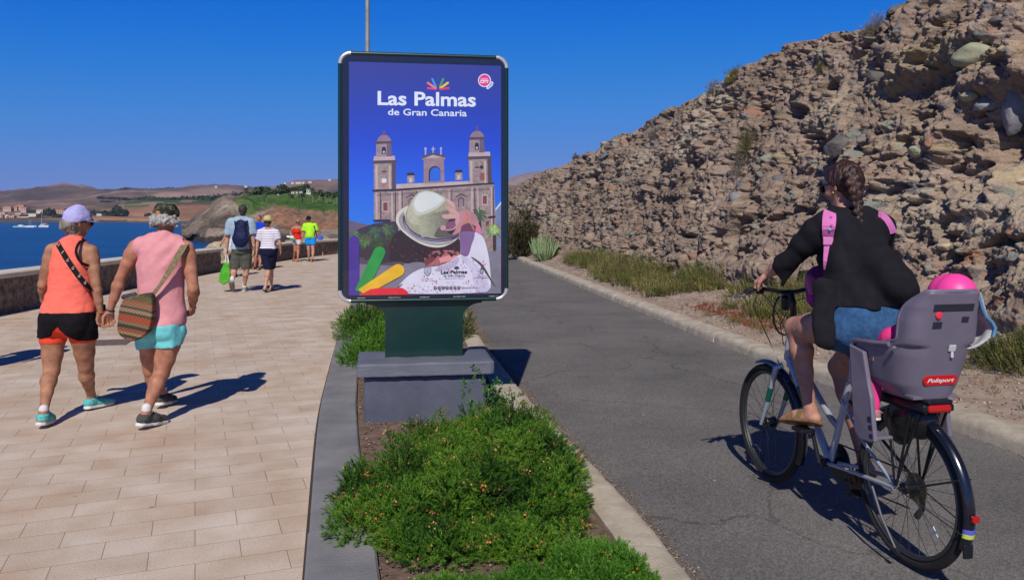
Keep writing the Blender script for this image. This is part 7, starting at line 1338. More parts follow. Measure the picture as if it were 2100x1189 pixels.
# ================================================================ BICYCLE, RIDER, CHILD SEAT
U = unit([-.2135, .977, 0]); RT = np.array([U[1], -U[0], 0]); R0 = np.array([1.835, 3.68, 0])
def BK(a, b_, c): return R0 + U * a + RT * b_ + np.array([0, 0, c])
bike = empty('bicycle', BK(0, 0, 0), 'silver city bicycle with black mudguards ridden along the road', 'bicycle')
M_FR = mat('bike_silver', (.38, .42, .50), .3, metal=.25, var=.06, vscale=10, coat=.5); M_TEAL2 = mat('bike_teal', (.0, .09, .065), .35, coat=.4); M_BLK = mat('bike_black', (.008, .009, .012), .35, var=.2, vscale=20); M_RUB = mat('tyre_rubber', (.012, .012, .013), .8, bump=.6, bscale=300); M_ALU = mat('aluminium', (.5, .51, .53), .3, metal=.9); M_STL = mat('spoke_steel', (.10, .10, .105), .4, metal=.8); M_GUARD = mat('mudguard', (.006, .008, .016), .22, coat=.5); M_REDL = mat('red_lens', (.42, .008, .006), .2, coat=.4)
WBASE = 1.218
def wheel(a0, r, nsp=28):
    C0 = BK(a0, 0, r); ring = lambda rr, off=0, n=64: [C0 + U * rr * math.cos(t) + np.array([0, 0, 1]) * rr * math.sin(t) + RT * off for t in np.linspace(0, 2 * math.pi, n + 1)[:-1]]
    wh = empty('wheel', C0); wh.parent = bike; bpy.context.view_layer.update(); wh.matrix_parent_inverse = Matrix.Translation(-bike.location)
    mb = MB(); mb.tube(ring(r - .021), .021, 12, close=True); mb.build('tyre', M_RUB, wh, smooth=True)
    mb = MB()
    for off in (-.0105, .0105): mb.tube(ring(r - .046, off), .0062, 6, close=True)
    mb.tube(ring(r - .053), .010, 6, close=True); mb.build('rim', M_STL, wh, smooth=True)
    mb = MB()
    for i in range(nsp):
        t = 2 * math.pi * i / nsp; sd = -.03 if i % 2 else .03; t2 = t + (.9 if (i // 2) % 2 else -.9); mb.tube([C0 + RT * sd + (U * math.cos(t2) + np.array([0, 0, 1]) * math.sin(t2)) * .024, C0 + (U * math.cos(t) + np.array([0, 0, 1]) * math.sin(t)) * (r - .055)], .0013, 4)
    mb.build('spokes', M_STL, wh)
    mb = MB(); big = a0 > .5; mb.lathe(C0 - RT * .055, RT, [(0, .008), (.02, .010), (.022, .034 if big else .026), (.03, .036 if big else .028), (.034, .028 if big else .018), (.078, .028 if big else .018), (.082, .036 if big else .028), (.09, .034), (.092, .010), (.11, .008)], 18); mb.build('hub', M_BLK, wh, smooth=True)
    return wh, C0, ring
w1_, CR, ringR = wheel(0, .353); w2_, CF, ringF = wheel(WBASE, .353)
mb = MB(); mb.lathe(BK(-.05, -.024, .33) * 0 + CR + RT * .033, RT, [(0, .03), (.001, .066), (.008, .067), (.009, .058), (.014, .058), (.015, .048), (.021, .048), (.022, .036), (.03, .036)], 28); mb.build('cassette', mat('cassette_brass', (.12, .10, .07), .4, metal=.7, var=.4, vscale=60), w1_, smooth=True)
mb = MB(); mb.box(CR + U * .18 * 0 + (U * math.cos(R(215)) + np.array([0, 0, 1]) * math.sin(R(215))) * .24 - RT * .012 + U * .02, (.004, .05, .022), np.array(Matrix.Rotation(R(40), 3, 'X'))); mb.build('spoke_reflector', mat('reflector_white', (.7, .7, .72), .3), w1_)
Tz = np.array([0, 0, 1.0])
def fr(name, pts, r, m=M_FR, n=12, **k): mb = MB(); mb.tube([BK(*p) for p in pts], r, n, **k); return mb.build(name, m, bike, smooth=True)
BB = (.60, 0, .295)
fr('seat_tube', [BB, (.52, 0, .52), (.435, 0, .76)], .0175); fr('down_tube', [BB, (.70, 0, .42), (.86, 0, .60), (1.02, 0, .80)], [.021, .022, .022, .022]); fr('top_tube', [(.535, 0, .50), (.60, 0, .53), (.78, 0, .68), (1.03, 0, .87)], .018)
fr('head_tube', [(1.015, 0, .77), (.985, 0, .93)], .023); fr('teal_panel', [(.80, 0, .535), (.89, 0, .636)], .0232, M_TEAL2)
for sg in (-1, 1):
    fr('chain_stay', [(.575, sg * .03, .295), (.40, sg * .05, .32), (.02, sg * .062, .353)], .0105); fr('seat_stay', [(.475, sg * .02, .655), (.25, sg * .055, .50), (.01, sg * .062, .36)], .008, M_STL if sg > 0 else M_FR)
    fr('fork_blade', [(1.035, sg * .020, .735), (1.05, sg * .055, .72), (1.07, sg * .058, .66), (1.14, sg * .058, .50), (WBASE, sg * .058, .345)], [.017, .018, .0165, .0145, .010]); fr('fork_accent', [(1.10, sg * .059, .592), (1.137, sg * .0595, .508)], .0168, M_TEAL2)
fr('steerer', [(.985, 0, .93), (.965, 0, 1.04), (.955, 0, 1.115)], .016, M_BLK); fr('stem', [(.955, 0, 1.10), (.985, 0, 1.165)], .017, M_BLK)
fr('handlebar', [(.88, -.335, 1.19), (.93, -.26, 1.20), (.99, -.13, 1.185), (1.00, -.04, 1.168), (1.00, .04, 1.168), (.99, .13, 1.185), (.93, .26, 1.20), (.88, .335, 1.19)], .0125, M_BLK)
for sg in (-1, 1): fr('grip', [(.865, sg * .35, 1.188), (.905, sg * .295, 1.196), (.935, sg * .25, 1.20)], [.017, .0175, .016], M_RUB); fr('brake_lever', [(.955, sg * .225, 1.185), (.98, sg * .27, 1.165), (.975, sg * .34, 1.15), (.965, sg * .375, 1.148)], [.010, .009, .007, .006], M_ALU); mb = MB(); mb.box(BK(.955, sg * .215, 1.183), (.045, .035, .035)); mb.build('shifter', M_BLK, bike, bevel=.008)
fr('brake_cable', [(.97, -.215, 1.165), (1.13, -.16, 1.08), (1.17, -.06, .92), (1.09, -.03, .78), (1.06, -.03, .74)], .003, M_BLK, 6); fr('gear_cable', [(.97, .215, 1.165), (1.12, .10, 1.10), (1.13, .02, .96), (1.03, -.02, .86)], .003, M_BLK, 6); fr('gear_cable', [(.97, -.20, 1.165), (1.10, -.08, 1.12), (1.10, .0, 1.0), (1.02, .02, .88)], .0028, M_BLK, 6)
mb = MB(); mb.box(BK(1.04, 0, 1.10), (.05, .05, .09), np.array(Matrix.Rotation(R(12), 3, 'Z'))); mb.build('front_lamp_bracket', M_BLK, bike, bevel=.02)
mb = MB(); mb.tube([BK(1.05, 0, 1.03) + RT * .075 * math.cos(t) + Tz * .12 * math.sin(t) for t in np.linspace(0, 6.283, 17)[:-1]], .006, 6, close=True); mb.build('basket_hoop', M_BLK, bike, smooth=True)
# mudguards
def guard(name, C0, r, a0, a1, wd, m, par=bike):
    V = []; n = 36; k_ = 7
    for t in np.linspace(R(a0), R(a1), n):
        d_ = U * math.cos(t) + Tz * math.sin(t)
        for q in np.linspace(-1, 1, k_): V.append(C0 + d_ * (r - .012 * q * q * 1.6) + RT * wd / 2 * q)
    o = npmesh(name, V, [(i * k_ + j, i * k_ + j + 1, (i + 1) * k_ + j + 1, (i + 1) * k_ + j) for i in range(n - 1) for j in range(k_ - 1)], m, par, smooth=True); md = o.modifiers.new('t', 'SOLIDIFY'); md.thickness = .003; return o
gd = guard('mudguard', CR, .378, 55, 203, .058, M_GUARD); guard('mudguard', CF, .378, 70, 128, .055, mat('mudguard_blue', (.008, .016, .06), .25, coat=.5)); guard('mudguard', CF, .378, 128, 205, .055, M_GUARD)
def onR(t, r, off=0): return CR + (U * math.cos(R(t)) + Tz * math.sin(R(t))) * r + RT * off
mb = MB(); mb.box(onR(180, .392), (.034, .016, .026), np.stack([RT, U, Tz], 1)); mb.build('reflector', M_REDL, gd, bevel=.004)
guard('blue_stripe', CR, .3805, 188, 191, .060, mat('stripe_blue', (.10, .12, .55), .5), gd); guard('yellow_stripe', CR, .3805, 191, 194, .060, mat('stripe_yellow', (.55, .62, .10), .5), gd)
mb = MB(); mb.box(onR(203, .382), (.046, .014, .06), np.stack([RT, U, Tz], 1)); mb.build('flap', M_BLK, gd, bevel=.006)
for sg in (-1, 1): fr('guard_stay', [(0.0, sg * .06, .353), tuple([-.38 * math.cos(R(20)), sg * .03, .353 - .375 * math.sin(R(12))])], .0028, M_STL, 6); fr('guard_stay', [(0.0, sg * .06, .353), (-.34, sg * .03, .50)], .0028, M_STL, 6); fr('rack_stay', [(0.0, sg * .068, .37), (-.10, sg * .075, .72)], .006, M_BLK, 8); fr('rack_stay', [(0.01, sg * .068, .37), (.05, sg * .075, .72)], .006, M_BLK, 8); fr('rack_stay', [(-.0, sg * .068, .38), (-.15, sg * .07, .735)], .006, M_BLK, 8)
rk = []
for sg in (-1, 0, 1): fr('rack_rail', [(.34, sg * .05, .73), (-.18, sg * .06, .745)], .0065, M_BLK, 8)
mb = MB(); mb.box(BK(-.02, 0, .765), (.16, .34, .035), np.stack([RT, U, Tz], 1)); mb.build('rack_plate', M_BLK, bike, bevel=.01)
blob('mount_block', M_BLK, bike, [(BK(.07, 0, .66), BK(-.06, -.0, .69), .075, .095, .02, (RT, .8)), (BK(.05, 0, .60), BK(.0, 0, .70), .06, .07, .02, (RT, .8))], .008)
mb = MB(); mb.box(BK(-.185, 0, .765), (.115, .03, .038), np.stack([RT, U, Tz], 1)); tl = mb.build('tail_lamp', M_REDL, bike, bevel=.012); mb = MB(); mb.box(BK(-.175, 0, .793), (.125, .05, .018), np.stack([RT, U, Tz], 1)); mb.build('tail_lamp_cap', M_BLK, tl, bevel=.006)
# drivetrain
mb = MB(); mb.lathe(BK(.60, .045, .295), RT, [(0, .02), (.001, .095), (.005, .098), (.009, .095), (.010, .02)], 30); mb.build('chainring', M_BLK, bike); fr('bottom_bracket', [(.60, -.06, .295), (.60, .065, .295)], .022, M_BLK)
fr('crank', [(.60, -.07, .295), (.645, -.082, .462)], [.014, .010], M_BLK, 8); fr('crank', [(.60, .07, .295), (.555, .082, .128)], [.014, .010], M_BLK, 8); fr('chain', [(.61, .05, .388), (.0, .05, .405)], .0045, M_STL, 5); fr('chain', [(.60, .05, .20), (.06, .05, .235)], .0045, M_STL, 5)
for (a_, b2, c_) in ((.645, -.135, .465), (.555, .135, .125)): mb = MB(); mb.box(BK(a_, b2, c_), (.085, .10, .022), np.stack([RT, U, Tz], 1)); mb.build('pedal', M_BLK, bike, bevel=.006)
fr('derailleur', [(-.01, .065, .32), (.0, .07, .25), (.03, .065, .205)], [.014, .012, .016], M_STL, 8); fr('kickstand', [(.16, -.075, .315), (.08, -.085, .20), (-.01, -.08, .085)], [.007, .006, .006], mat('stand_grey', (.10, .105, .12), .6), 8); fr('kickstand_foot', [(-.01, -.08, .085), (-.03, -.08, .07)], .011, M_BLK, 8)
blob('saddle', M_BLK, bike, [(BK(.30, -.06, .925), BK(.30, .06, .925), .05, .05, .04, (Tz, .6)), (BK(.32, 0, .925), BK(.52, 0, .93), .065, .024, .03, (Tz, .6))], .008); fr('seat_post', [(.435, 0, .76), (.39, 0, .91)], .0135, M_ALU)

# ---- child seat
seat = empty('child_seat', BK(-.12, 0, .8), 'grey plastic child seat with a red sticker mounted behind the saddle', 'child seat'); M_SHELL = mat('seat_grey', (.155, .135, .185), .42, var=.05, vscale=8, bump=.1, bscale=400); M_SHELLD = mat('seat_dark', (.018, .016, .028), .7)
def shell(name, c0, c1, aB, aF, hw, m, par, n=34, k_=41, thick=.011, expo=3.2):
    V = []
    for c in np.linspace(c0, c1, n):
        ab_, af, w_ = interp(c, aB), interp(c, aF), interp(c, hw)
        for q in np.linspace(-1, 1, k_):
            # rounded U: straight sides then a broad rounded back
            L = af - ab_; per = L + w_; d_ = abs(q) * per
            sg = np.sign(q)
            rr = min(.105, w_ * .72, max(.02, L * .6)); 
            if d_ < w_ - rr: p = (ab_, sg * d_)
            elif d_ < w_ - rr + rr * 1.5708 * .86:
                t = (d_ - (w_ - rr)) / (rr * .86); p = (ab_ + rr * (1 - math.cos(min(1.5708, t))), sg * (w_ - rr + rr * math.sin(min(1.5708, t))))
            else: f_ = (d_ - (w_ - rr + rr * 1.5708 * .86)) / max(1e-6, per - (w_ - rr + rr * 1.5708 * .86)); p = (ab_ + rr + (af - ab_ - rr) * f_, sg * w_)
            V.append(BK(p[0] + .02 * 0, p[1], c))
    o = npmesh(name, V, [(i * k_ + j, i * k_ + j + 1, (i + 1) * k_ + j + 1, (i + 1) * k_ + j) for i in range(n - 1) for j in range(k_ - 1)], m, par, smooth=True)
    md = o.modifiers.new('t', 'SOLIDIFY'); md.thickness = thick; md.offset = 0; return o
AB_ = [(.80, -.165), (1.28, -.285)]; AF_ = [(.80, -.02), (.83, .06), (.86, .13), (1.005, .155), (1.02, .13), (1.035, .0), (1.05, -.12), (1.08, -.14), (1.17, -.145), (1.20, -.155), (1.23, -.18), (1.255, -.21), (1.28, -.255)]; HW_ = [(.80, .105), (.86, .150), (1.0, .172), (1.15, .168), (1.22, .155), (1.28, .125)]
sh_ = shell('shell', .80, 1.285, AB_, AF_, HW_, M_SHELL, seat, n=60)
shell('padding', .84, 1.265, [(.80, -.145), (1.28, -.265)], [(a_, v_ - .02) for a_, v_ in AF_], [(a_, v_ - .014) for a_, v_ in HW_], M_SHELLD, seat, n=40, thick=.008)
mb = MB(); V = [BK(-.165, -.11, .802), BK(-.165, .11, .802), BK(.12, .15, .862), BK(.12, -.15, .862)]; mb.add(V + [v_ + Tz * .012 for v_ in V], [(3, 2, 1, 0), (4, 5, 6, 7), (0, 1, 5, 4), (1, 2, 6, 5), (2, 3, 7, 6), (3, 0, 4, 7)]); mb.build('seat_pan', M_SHELL, seat)
# rim piping round the top edge
edge = []
for c in np.linspace(1.04, 1.285, 14): edge.append(BK(interp(c, AF_), -interp(c, HW_), c))
top_ = [BK(-.285 + .02 * abs(q) ** 3, q * .125, 1.287) for q in np.linspace(-.85, .85, 9)]
edge2 = [BK(interp(c, AF_), interp(c, HW_), c) for c in np.linspace(1.285, 1.04, 14)]
mb = MB(); mb.tube(edge + top_ + edge2, .0095, 8); mb.build('rim', M_SHELL, seat, smooth=True)
mb = MB(); mb.tube([BK(.158, -.18, .87), BK(.162, -.182, 1.0), BK(.14, -.184, 1.022), BK(.0, -.184, 1.03), BK(-.10, -.182, 1.04)], .012, 8); mb.build('armrest', M_SHELL, seat, smooth=True); mb = MB(); mb.tube([BK(.158, .18, .87), BK(.162, .182, 1.0), BK(.14, .184, 1.022), BK(.0, .184, 1.03), BK(-.10, .182, 1.04)], .012, 8); mb.build('armrest', M_SHELL, seat, smooth=True)
for sg in (-1, 1):
    ol = [(.165, 1.0), (.06, .98), (.03, .86), (.0, .78), (-.02, .68), (-.035, .585), (.005, .575), (.075, .572), (.11, .60), (.125, .70), (.145, .84)]; V = [BK(a_, sg * (.175 + (0 if c > .7 else .01)), c) for a_, c in ol] + [BK(a_, sg * (.198 + (0 if c > .7 else .01)), c) for a_, c in ol]; n = len(ol)
    o = npmesh('leg_guard', V, [tuple(range(n)), tuple(range(2 * n - 1, n - 1, -1))] + [(i, n + i, n + (i + 1) % n, (i + 1) % n) for i in range(n)], M_SHELL, seat); md = o.modifiers.new('b', 'BEVEL'); md.width = .007; md.segments = 3
    for q in range(5): mb = MB(); c = .76 - q * .038; mb.box(BK(.012 - q * .006, sg * (.1975 + (.010 if c < .7 else 0)), c), (.004, .022, .019), np.stack([RT, U, Tz], 1)); mb.build('slot', M_SHELLD, o)
    mb = MB(); mb.box(BK(.04, sg * .14, .595), (.09, .11, .014), np.stack([RT, U, Tz], 1)); mb.build('footrest', M_SHELL, seat, bevel=.004)
def backpt(q, c, out=.009):                             # point on the outside of the seat back
    return BK(interp(c, AB_) - out, q, c)
def plate(name, q0, q1, c0, c1, m, out=.009, t=.005, bev=.0, par=None):
    V = [backpt(q0, c0, out), backpt(q1, c0, out), backpt(q1, c1, out), backpt(q0, c1, out)]; V += [v_ - U * t for v_ in V]; mb = MB(); mb.add(V, [(0, 1, 2, 3), (7, 6, 5, 4), (0, 4, 5, 1), (1, 5, 6, 2), (2, 6, 7, 3), (3, 7, 4, 0)]); return mb.build(name, m, par or seat, bevel=bev)
rr_ = [(.063 * sx + .022 * math.cos(R(t)) * 1, .890 + .022 * math.sin(R(t))) for sx, t0 in ((1, -90), (-1, 90)) for t in range(t0, t0 + 181, 20)]
V = [backpt(q, c, .0095) for q, c in rr_] + [backpt(q, c, .003) for q, c in rr_]; n = len(rr_); stk = npmesh('sticker', V, [tuple(range(n)), tuple(range(2 * n - 1, n - 1, -1))] + [(i, n + i, n + (i + 1) % n, (i + 1) % n) for i in range(n)], mat('sticker_red', (.62, .008, .01), .4), seat)
cu = bpy.data.curves.new('t', 'FONT'); cu.body = 'Polisport'; cu.offset = .02; cu.shear = .3; o = bpy.data.objects.new('t', cu); C.objects.link(o); bpy.context.view_layer.update(); me = bpy.data.meshes.new_from_object(o.evaluated_get(bpy.context.evaluated_depsgraph_get())); bpy.data.objects.remove(o); Vt = np.array([v_.co[:] for v_ in me.vertices]); Ft = [tuple(p.vertices) for p in me.polygons]; bpy.data.meshes.remove(me)
Vt[:, 0] = (Vt[:, 0] - Vt[:, 0].min()) / (Vt[:, 0].max() - Vt[:, 0].min()); npmesh('sticker_lettering', [backpt(-.068 + .136 * x, .882 + y * .025, .0115) for x, y, _ in Vt], Ft, mat('sticker_white', (.8, .8, .8), .5), stk)
plate('headrest_opening', -.10, .10, 1.20, 1.232, M_SHELLD, .005, .003, .006); plate('strap_slot', -.09, -.045, 1.125, 1.155, M_SHELLD, .005, .004, .004); plate('strap_slot', .05, .085, 1.15, 1.175, M_SHELLD, .005, .004, .004)
mb = MB(); mb.lathe(backpt(-.07, 1.185, .004), -U, [(0, .016), (.006, .016), (.008, .010)], 16); mb.build('red_button', mat('button_red', (.75, .03, .06), .4), seat, smooth=True); plate('clip', .01, .045, 1.02, 1.05, mat('clip_white', (.5, .5, .52), .5), .006, .008, .006); mb = MB(); mb.box(backpt(.03, 1.008, .012), (.012, .008, .03)); mb.build('clip_tab', MATS['clip_white'], seat, bevel=.002); mb = MB(); mb.lathe(BK(-.14, -.185, 1.03), -RT, [(0, .010), (.012, .008)], 10); mb.build('bolt', M_ALU, seat)
# ---- child
J = dict(head=BK(-.165, .085, 1.245), neck=BK(-.15, .075, 1.155), shL=BK(-.13, -.03, 1.12), shR=BK(-.15, .155, 1.12), elL=BK(-.05, -.135, 1.07), wrL=BK(.005, -.135, .995), elR=BK(-.05, .15, 1.03), wrR=BK(.06, .12, .99), hipL=BK(-.09, .0, .92), hipR=BK(-.09, .10, .92), knL=BK(.12, -.10, .95), knR=BK(.12, .13, .95), anL=BK(.07, -.135, .72), anR=BK(.07, .15, .72))
for S in 'LR': J['heel' + S] = J['an' + S] - np.array([0, 0, .055]) - U * .02; J['toe' + S] = J['heel' + S] + U * .12
child = empty('person', BK(-.1, .05, .88), 'small child with pink helmet and pink clothes sitting in the child seat', 'person'); b = Body(J, .60, 1.05, False, U, .007, headdir=U, hand={S: dict(curl=.5, palm=(0, 0, -1)) for S in 'LR'}); b.build(child, SK_ROSE)
M_PK = cloth('hot_pink', (.80, .045, .24), .08); M_HELM = mat('helmet_pink', (.85, .06, .33), .45, var=.06, vscale=14)
c = b.J['head']; blob('helmet', M_HELM, child, [(c + b.hu * .012 - b.hf * .012, c + b.hu * .012 + b.hf * .016, .100, .094, .01, (b.hl, .93))], .0055, cuts=[(c - b.hu * .042, -b.hu), (c - b.hu * .02 + b.hf * .08, b.hf - b.hu)])
b.cloth([('torso', 0, 1), ('arm', 'L', 2), ('arm', 'R', 2)], .012, 'jacket', M_PK, child, h=.007, cuts=[(b.J['neck'], (0, 0, 1))], fns=[lambda F: F.cone(b.J['wrL'] + unit(b.J['wrL'] - b.J['elL']) * .02, b.J['wrL'] + U * .14, .04, .04, .004, cut=True)], wr=(.003, 14, 3)); b.cloth([('torso', -.1, .2), ('leg', 'L', 0, 2), ('leg', 'R', 0, 2)], .010, 'trousers', M_PK, child, h=.007)
for S in 'LR': shoe(b, S, cloth('child_shoe', (.5, .16, .30), .5, vs=40), M_WHITE, child, h=.007)
# ---- towel on the seat corner
tw = empty('towel', W(2015, 640, 3.55), 'white towel with light blue edge draped over the top corner of the child seat', 'towel'); path = [(1986, 597), (2003, 599), (2009, 612), (2014, 630), (2021, 648), (2034, 660), (2041, 672), (2037, 690), (2022, 703), (2000, 712), (1985, 708)]
V = []; k_ = 9
for i, (x, y) in enumerate(path):
    base = W(x, y, 3.50)
    for q in np.linspace(0, 1, k_): V.append(base + U * .17 * q + RT * .012 * math.sin(q * 9 + i * .5) + Tz * (.010 * math.sin(q * 7 + i)))
o = npmesh('cloth', V, [(i * k_ + j, i * k_ + j + 1, (i + 1) * k_ + j + 1, (i + 1) * k_ + j) for i in range(len(path) - 1) for j in range(k_ - 1)], cloth('terry_white', (.50, .52, .55), .1, bump=1, bs=200), tw, smooth=True); md = o.modifiers.new('t', 'SOLIDIFY'); md.thickness = .014; md = o.modifiers.new('s', 'SUBSURF'); md.levels = md.render_levels = 1
mb = MB(); mb.tube([np.array(W(x, y, 3.495)) for x, y in path[:8]], .0085, 8); mb.build('blue_edge', cloth('terry_blue', (.11, .25, .42), .1), tw, smooth=True)

# ---- rider
J = dict(head=W(1729, 382, 4.27), neck=W(1738, 424, 4.24), shL=W(1697, 462, 4.14), shR=W(1805, 468, 4.24), elL=W(1618, 535, 4.30), wrL=W(1573, 563, 4.46), elR=W(1796, 560, 4.52), wrR=BK(.90, .29, 1.235), hipL=W(1741, 672, 3.99), hipR=W(1806, 668, 4.07), knL=W(1633, 672, 4.38), anL=W(1661, 838, 4.29), knR=W(1722, 752, 4.46), anR=W(1772, 945, 4.27))
J['heelL'] = W(1672, 866, 4.22); J['toeL'] = W(1610, 862, 4.40); J['heelR'] = W(1784, 972, 4.22); J['toeR'] = W(1754, 1006, 4.40)
rider = empty('person', BK(.4, 0, 0), 'cyclist with braided auburn hair, black blouse and denim shorts riding with a child behind', 'person')
gp = unit(BK(.865, -.35, 1.188) - BK(.935, -.25, 1.20))
b = Body(J, .99, 1.22, True, U, .0058, headdir=(-.50, .86, -.06), hand={'L': dict(dir=BK(.915, -.29, 1.215) - J['wrL'] + np.array([0, .02, 0]), palm=(.25, .1, -1), curl=1.25, thumb=1, tcurl=1.1), 'R': dict(dir=U, palm=(0, 0, -1), curl=1.2)})
b.build(rider, SK_ROSE)
M_BLOUSE = cloth('black_blouse', (.010, .0095, .014), .2, bump=.5, bs=200); M_DENIM = mat('denim', (.018, .07, .19), .9, col2=(.035, .12, .28), vscale=45, bump=.6, bscale=300)
def ex(F):
    T = b.shm - b.hipm; p = lambda t: b.hipm + T * t; F.cone(p(.12), p(.5), .155, .150, .04, flat=(b.fwd, .78), off=.03); F.cone(b.hipm, b.hipm + b.up * .20, .160, .140, .03, flat=(b.fwd, .8), off=.036); F.cone(W(1790, 545, 4.02), W(1846, 592, 3.93), .125, .09, .05); F.cone(W(1846, 592, 3.93), W(1880, 612, 3.9), .085, .030, .04); F.cone(W(1604, 548, 4.33), W(1605, 584, 4.33), .062, .020, .035)
    F.cone(p(.45) - RT * .13 + U * .03, W(1690, 640, 4.08), .05, .05, .04); F.cone(W(1688, 590, 4.0), W(1684, 698, 3.90), .058, .044, .02, flat=((.1, 1, .1), .5)); F.cone(W(1698, 590, 3.98), W(1696, 704, 3.89), .056, .040, .02, flat=((.1, 1, .1), .5))
uL = unit(b.J['wrL'] - b.J['elL'])
def hemcut(F):
    z1, x0, x1 = W(1780, 629, 4.0)[2], W(1700, 600, 3.93)[0], W(1712, 600, 3.93)[0]
    F.func(lambda G_, V: np.maximum(V, z1 - .10 * 4 * np.clip(1 - (G_[..., 0] - x0) / (x1 - x0), 0, 1) - G_[..., 2]))
b.cloth([('torso', .05, 1), ('arm', 'L', 2, .8), ('arm', 'R', 2, .6)], .022, 'blouse', M_BLOUSE, rider, h=.0075, extra=ex, cuts=[(b.J['neck'] + [0, 0, .004], (0, 0, 1))], fns=[lambda F: F.cone(b.J['elL'] + uL * .155, b.J['elL'] + uL * .42, .10, .10, .004, cut=True), hemcut, folds(.006, 1.8, 1.2, .85, .5, 42)], wr=(.008, 4.5, 3))
hemc = b.J['hipL'] + (b.J['knL'] - b.J['hipL']) * .20; nL = unit(b.J['knL'] - b.J['hipL']); hemR = b.J['hipR'] + (b.J['knR'] - b.J['hipR']) * .36
def shr(F): F.cone(b.hipm, b.hipm + b.up * .20, .160, .140, .03, flat=(b.fwd, .8), off=.012); F.cone(b.hipm - b.up * .03 - U * .05, b.hipm + b.up * .03 - U * .04, .135, .13, .04)
def legcut(F):
    def f(G_, V):
        D = G_ - hemc.astype(np.float32); t = D @ nL.astype(np.float32); r = np.sqrt(np.maximum(0, (D ** 2).sum(-1) - t * t)); return np.where((r < .19) & (t > -.03), np.maximum(V, t), V)
    F.func(f)
b.cloth([('torso', -.1, .3), ('leg', 'L', 0, .5, 1.6), ('leg', 'R', 0, .5, 1.6)], .014, 'shorts', M_DENIM, rider, extra=shr, cuts=[(W(1780, 625, 4.0), (0, 0, 1))], fns=[legcut, lambda F: F.cone(hemR + unit(b.J['knR'] - b.J['hipR']) * .11, b.J['knR'], .12, .12, .004, cut=True)], wr=(.003, 10, 2))
mb = MB(); l1 = np.cross(nL, Tz); l1 = unit(l1); l2 = np.cross(nL, l1); g = np.random.default_rng(2); mb.tube([hemc + nL * .002 + (l1 * math.cos(t) + l2 * math.sin(t)) * .116 for t in np.linspace(0, 6.283, 29)[:-1]], .0055, 6, close=True); mb.build('frayed_hem', cloth('fray_white', (.42, .50, .58), .3), rider, smooth=True)
for S in 'L': sandal(b, S, mat('tan_suede', (.19, .12, .045), .9, var=.15, vscale=30), mat('cork_sole', (.20, .10, .045), .9, var=.2, vscale=60), rider, h=.006)
sandal(b, 'R', MATS['tan_suede'], MATS['cork_sole'], rider, h=.006)
hc, hu, hf, hl = b.J['head'], b.hu, b.hf, b.hl; M_AUB = mat('auburn_hair', (.009, .004, .003), .5, col2=(.050, .013, .006), vscale=18, bump=2, bscale=45, stretch=(1, 1, .18), detail=6, spec=.6)
blob('hair', M_AUB, rider, [(hc + hu * .040 - hf * .020, hc + hu * .034 + hf * .010, .098, .092, .01, (hl, .90)), (hc - hf * .035, hc - hf * .045 - hu * .045, .082, .060, .02), (hc + hu * .01 + hf * .03, hc + hu * .05 + hf * .05, .075, .068, .02, (hl, .98))], .005, wr=(.004, 22, 3, (1, 1, .35)), cuts=[(hc + hu * .045 + hf * .052, hf - hu * .75)])
# plait
br_ = [(1742, 352, 4.155), (1750, 372, 4.125), (1757, 394, 4.115), (1757, 414, 4.12), (1758, 432, 4.10), (1763, 450, 4.09), (1769, 466, 4.08)]; cn = []
P_ = [W(*p) for p in br_]; T_ = np.linspace(0, len(P_) - 1, 17); Q_ = np.stack([np.interp(T_, range(len(P_)), [p[i] for p in P_]) for i in range(3)], 1)
for i in range(16):
    sz = interp(i / 16, [(0, .036), (.35, .034), (.7, .022), (1, .010)]); t = unit(Q_[i + 1] - Q_[i]); sd = unit(np.cross(t, [0, -1, 0])); sg = 1 if i % 2 else -1; cn.append((Q_[i] + sd * sg * sz * .55, Q_[i] + t * .022 - sd * sg * sz * .25, sz * .72, sz * .5, .004))
blob('plait', M_AUB, rider, cn, .0042, relax=0, wr=(.0015, 60, 3, (1, 1, .3))); b.hf = hf; sunglasses(b, rider)
mb = MB(); ear = hc + hl * .078 - hu * .035; mb.tube([ear + hf * .008 * math.cos(t) + hu * .008 * math.sin(t) for t in np.linspace(0, 6.28, 11)[:-1]], .0018, 5, close=True); mb.build('earring', mat('gold', (.7, .5, .2), .3, metal=1), rider)
# ---- pink backpack worn on the chest
M_BPK = cloth('pink_nylon', (.58, .16, .42), .1, rough=.6); M_BPD = cloth('pink_dark', (.28, .035, .26), .2)
bp_ = empty('backpack', BK(.75, 0, 1.2), 'pink backpack worn on the chest, its straps over the black blouse', 'backpack'); cpk = W(1682, 586, 4.45); blob('sack', M_BPD, bp_, [(cpk + Tz * .03, cpk - Tz * .055, .085, .080, .02, (U, .8))], .008); blob('pocket', M_BPK, bp_, [(W(1662, 573, 4.40), W(1665, 596, 4.40), .036, .024, .01, (U, .5))], .007)
vn = unit([-.15, -1, .15]); BVb = BVHTree.FromObject([o for o in bpy.data.objects if o.name.startswith('blouse')][0], bpy.context.evaluated_depsgraph_get())
bpy.context.view_layer.update(); blo = [o for o in bpy.data.objects if o.name.startswith('blouse')][0]; Mi = blo.matrix_world.inverted()
def onb(px, py, out=.009):
    o_ = Mi @ Vector((0, 0, EYE)); d_ = (Mi.to_3x3() @ Vector(((px - CX) / FPX, 1, -(py - HY) / FPX))).normalized(); h = BVb.ray_cast(o_, d_); 
    return (np.array(blo.matrix_world @ h[0]) + np.array([0, -out, 0])) if h[0] else None
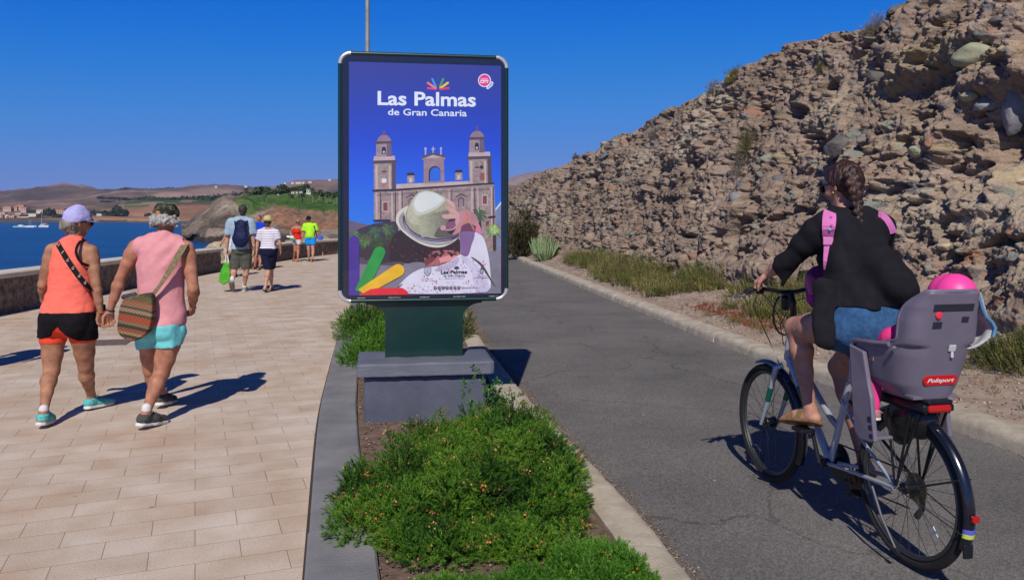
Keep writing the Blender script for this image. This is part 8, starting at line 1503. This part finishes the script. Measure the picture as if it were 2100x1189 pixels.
for nm, pts, ws in (('shoulder_strap', [(1701, 434), (1700, 438), (1699.6, 443), (1699, 449), (1698.6, 456), (1698, 463), (1697.6, 470), (1697, 478), (1696.5, 485), (1696, 492)], [.060, .064, .067, .068, .067, .066, .064, .060, .054, .044]), ('shoulder_strap', [(1800, 439), (1806, 441), (1812, 445), (1817, 450), (1821, 456), (1825, 463), (1828, 470), (1830, 478)], .034), ('webbing', [(1696, 496), (1695.5, 505), (1695, 515), (1694, 525), (1693, 535), (1691.5, 544), (1690, 552)], [.036, .037, .036, .034, .03, .022, .012])):
    pp = [onb(*p) for p in pts]; pp = [p for p in pp if p is not None]
    if len(pp) > 1: strapmesh(nm, pp, (-.1, -1, .2), ws if np.isscalar(ws) else ws[:len(pp)], M_BPK, bp_, .006)
p0_ = onb(1696, 494, .014)
if p0_ is not None: mb = MB(); mb.box(p0_, (.052, .012, .042)); mb.build('buckle', mat('buckle_pink', (.62, .20, .46), .4), bp_, bevel=.004)
for i, (x, y, cc) in enumerate([(1702, 446, (.45, .04, .30)), (1695, 458, (.06, .25, .55)), (1700, 470, (.08, .40, .55)), (1693, 478, (.12, .10, .40)), (1703, 462, (.5, .06, .3))]):
    q = onb(x, y, .0125)
    if q is not None: mb = MB(); mb.lathe(q, (0, -1, .15), [(0, .007), (.0012, .0065)], 9); mb.build('printed_dot', mat('dot_%d' % i, cc, .7), bp_)
tl_ = W(1754, 760, 3.86); blob('cardigan_tail', cloth('pale_pink', (.55, .30, .50), .1), rider, [(W(1750, 742, 3.86), W(1756, 785, 3.86), .028, .034, .01, (U, .35)), (W(1757, 785, 3.86), W(1763, 806, 3.86), .03, .008, .01, (U, .35))], .006, wr=(.003, 20, 2))
# ---------------------------------------------------------------- thin sea haze over the whole scene
hz = bpy.data.materials.new('haze'); hz.use_nodes = True; nt = hz.node_tree; nt.nodes.clear(); pv = nt.nodes.new('ShaderNodeVolumePrincipled'); mo = nt.nodes.new('ShaderNodeOutputMaterial'); pv.inputs['Density'].default_value = .00005; pv.inputs['Color'].default_value = (.72, .84, 1.0, 1); pv.inputs['Anisotropy'].default_value = .25
nt.links.new(pv.outputs[0], mo.inputs['Volume']); mb = MB(); mb.box((0, 2950, 184), (14000, 7100, 392)); tag(mb.build('haze', hz), kind='stuff')
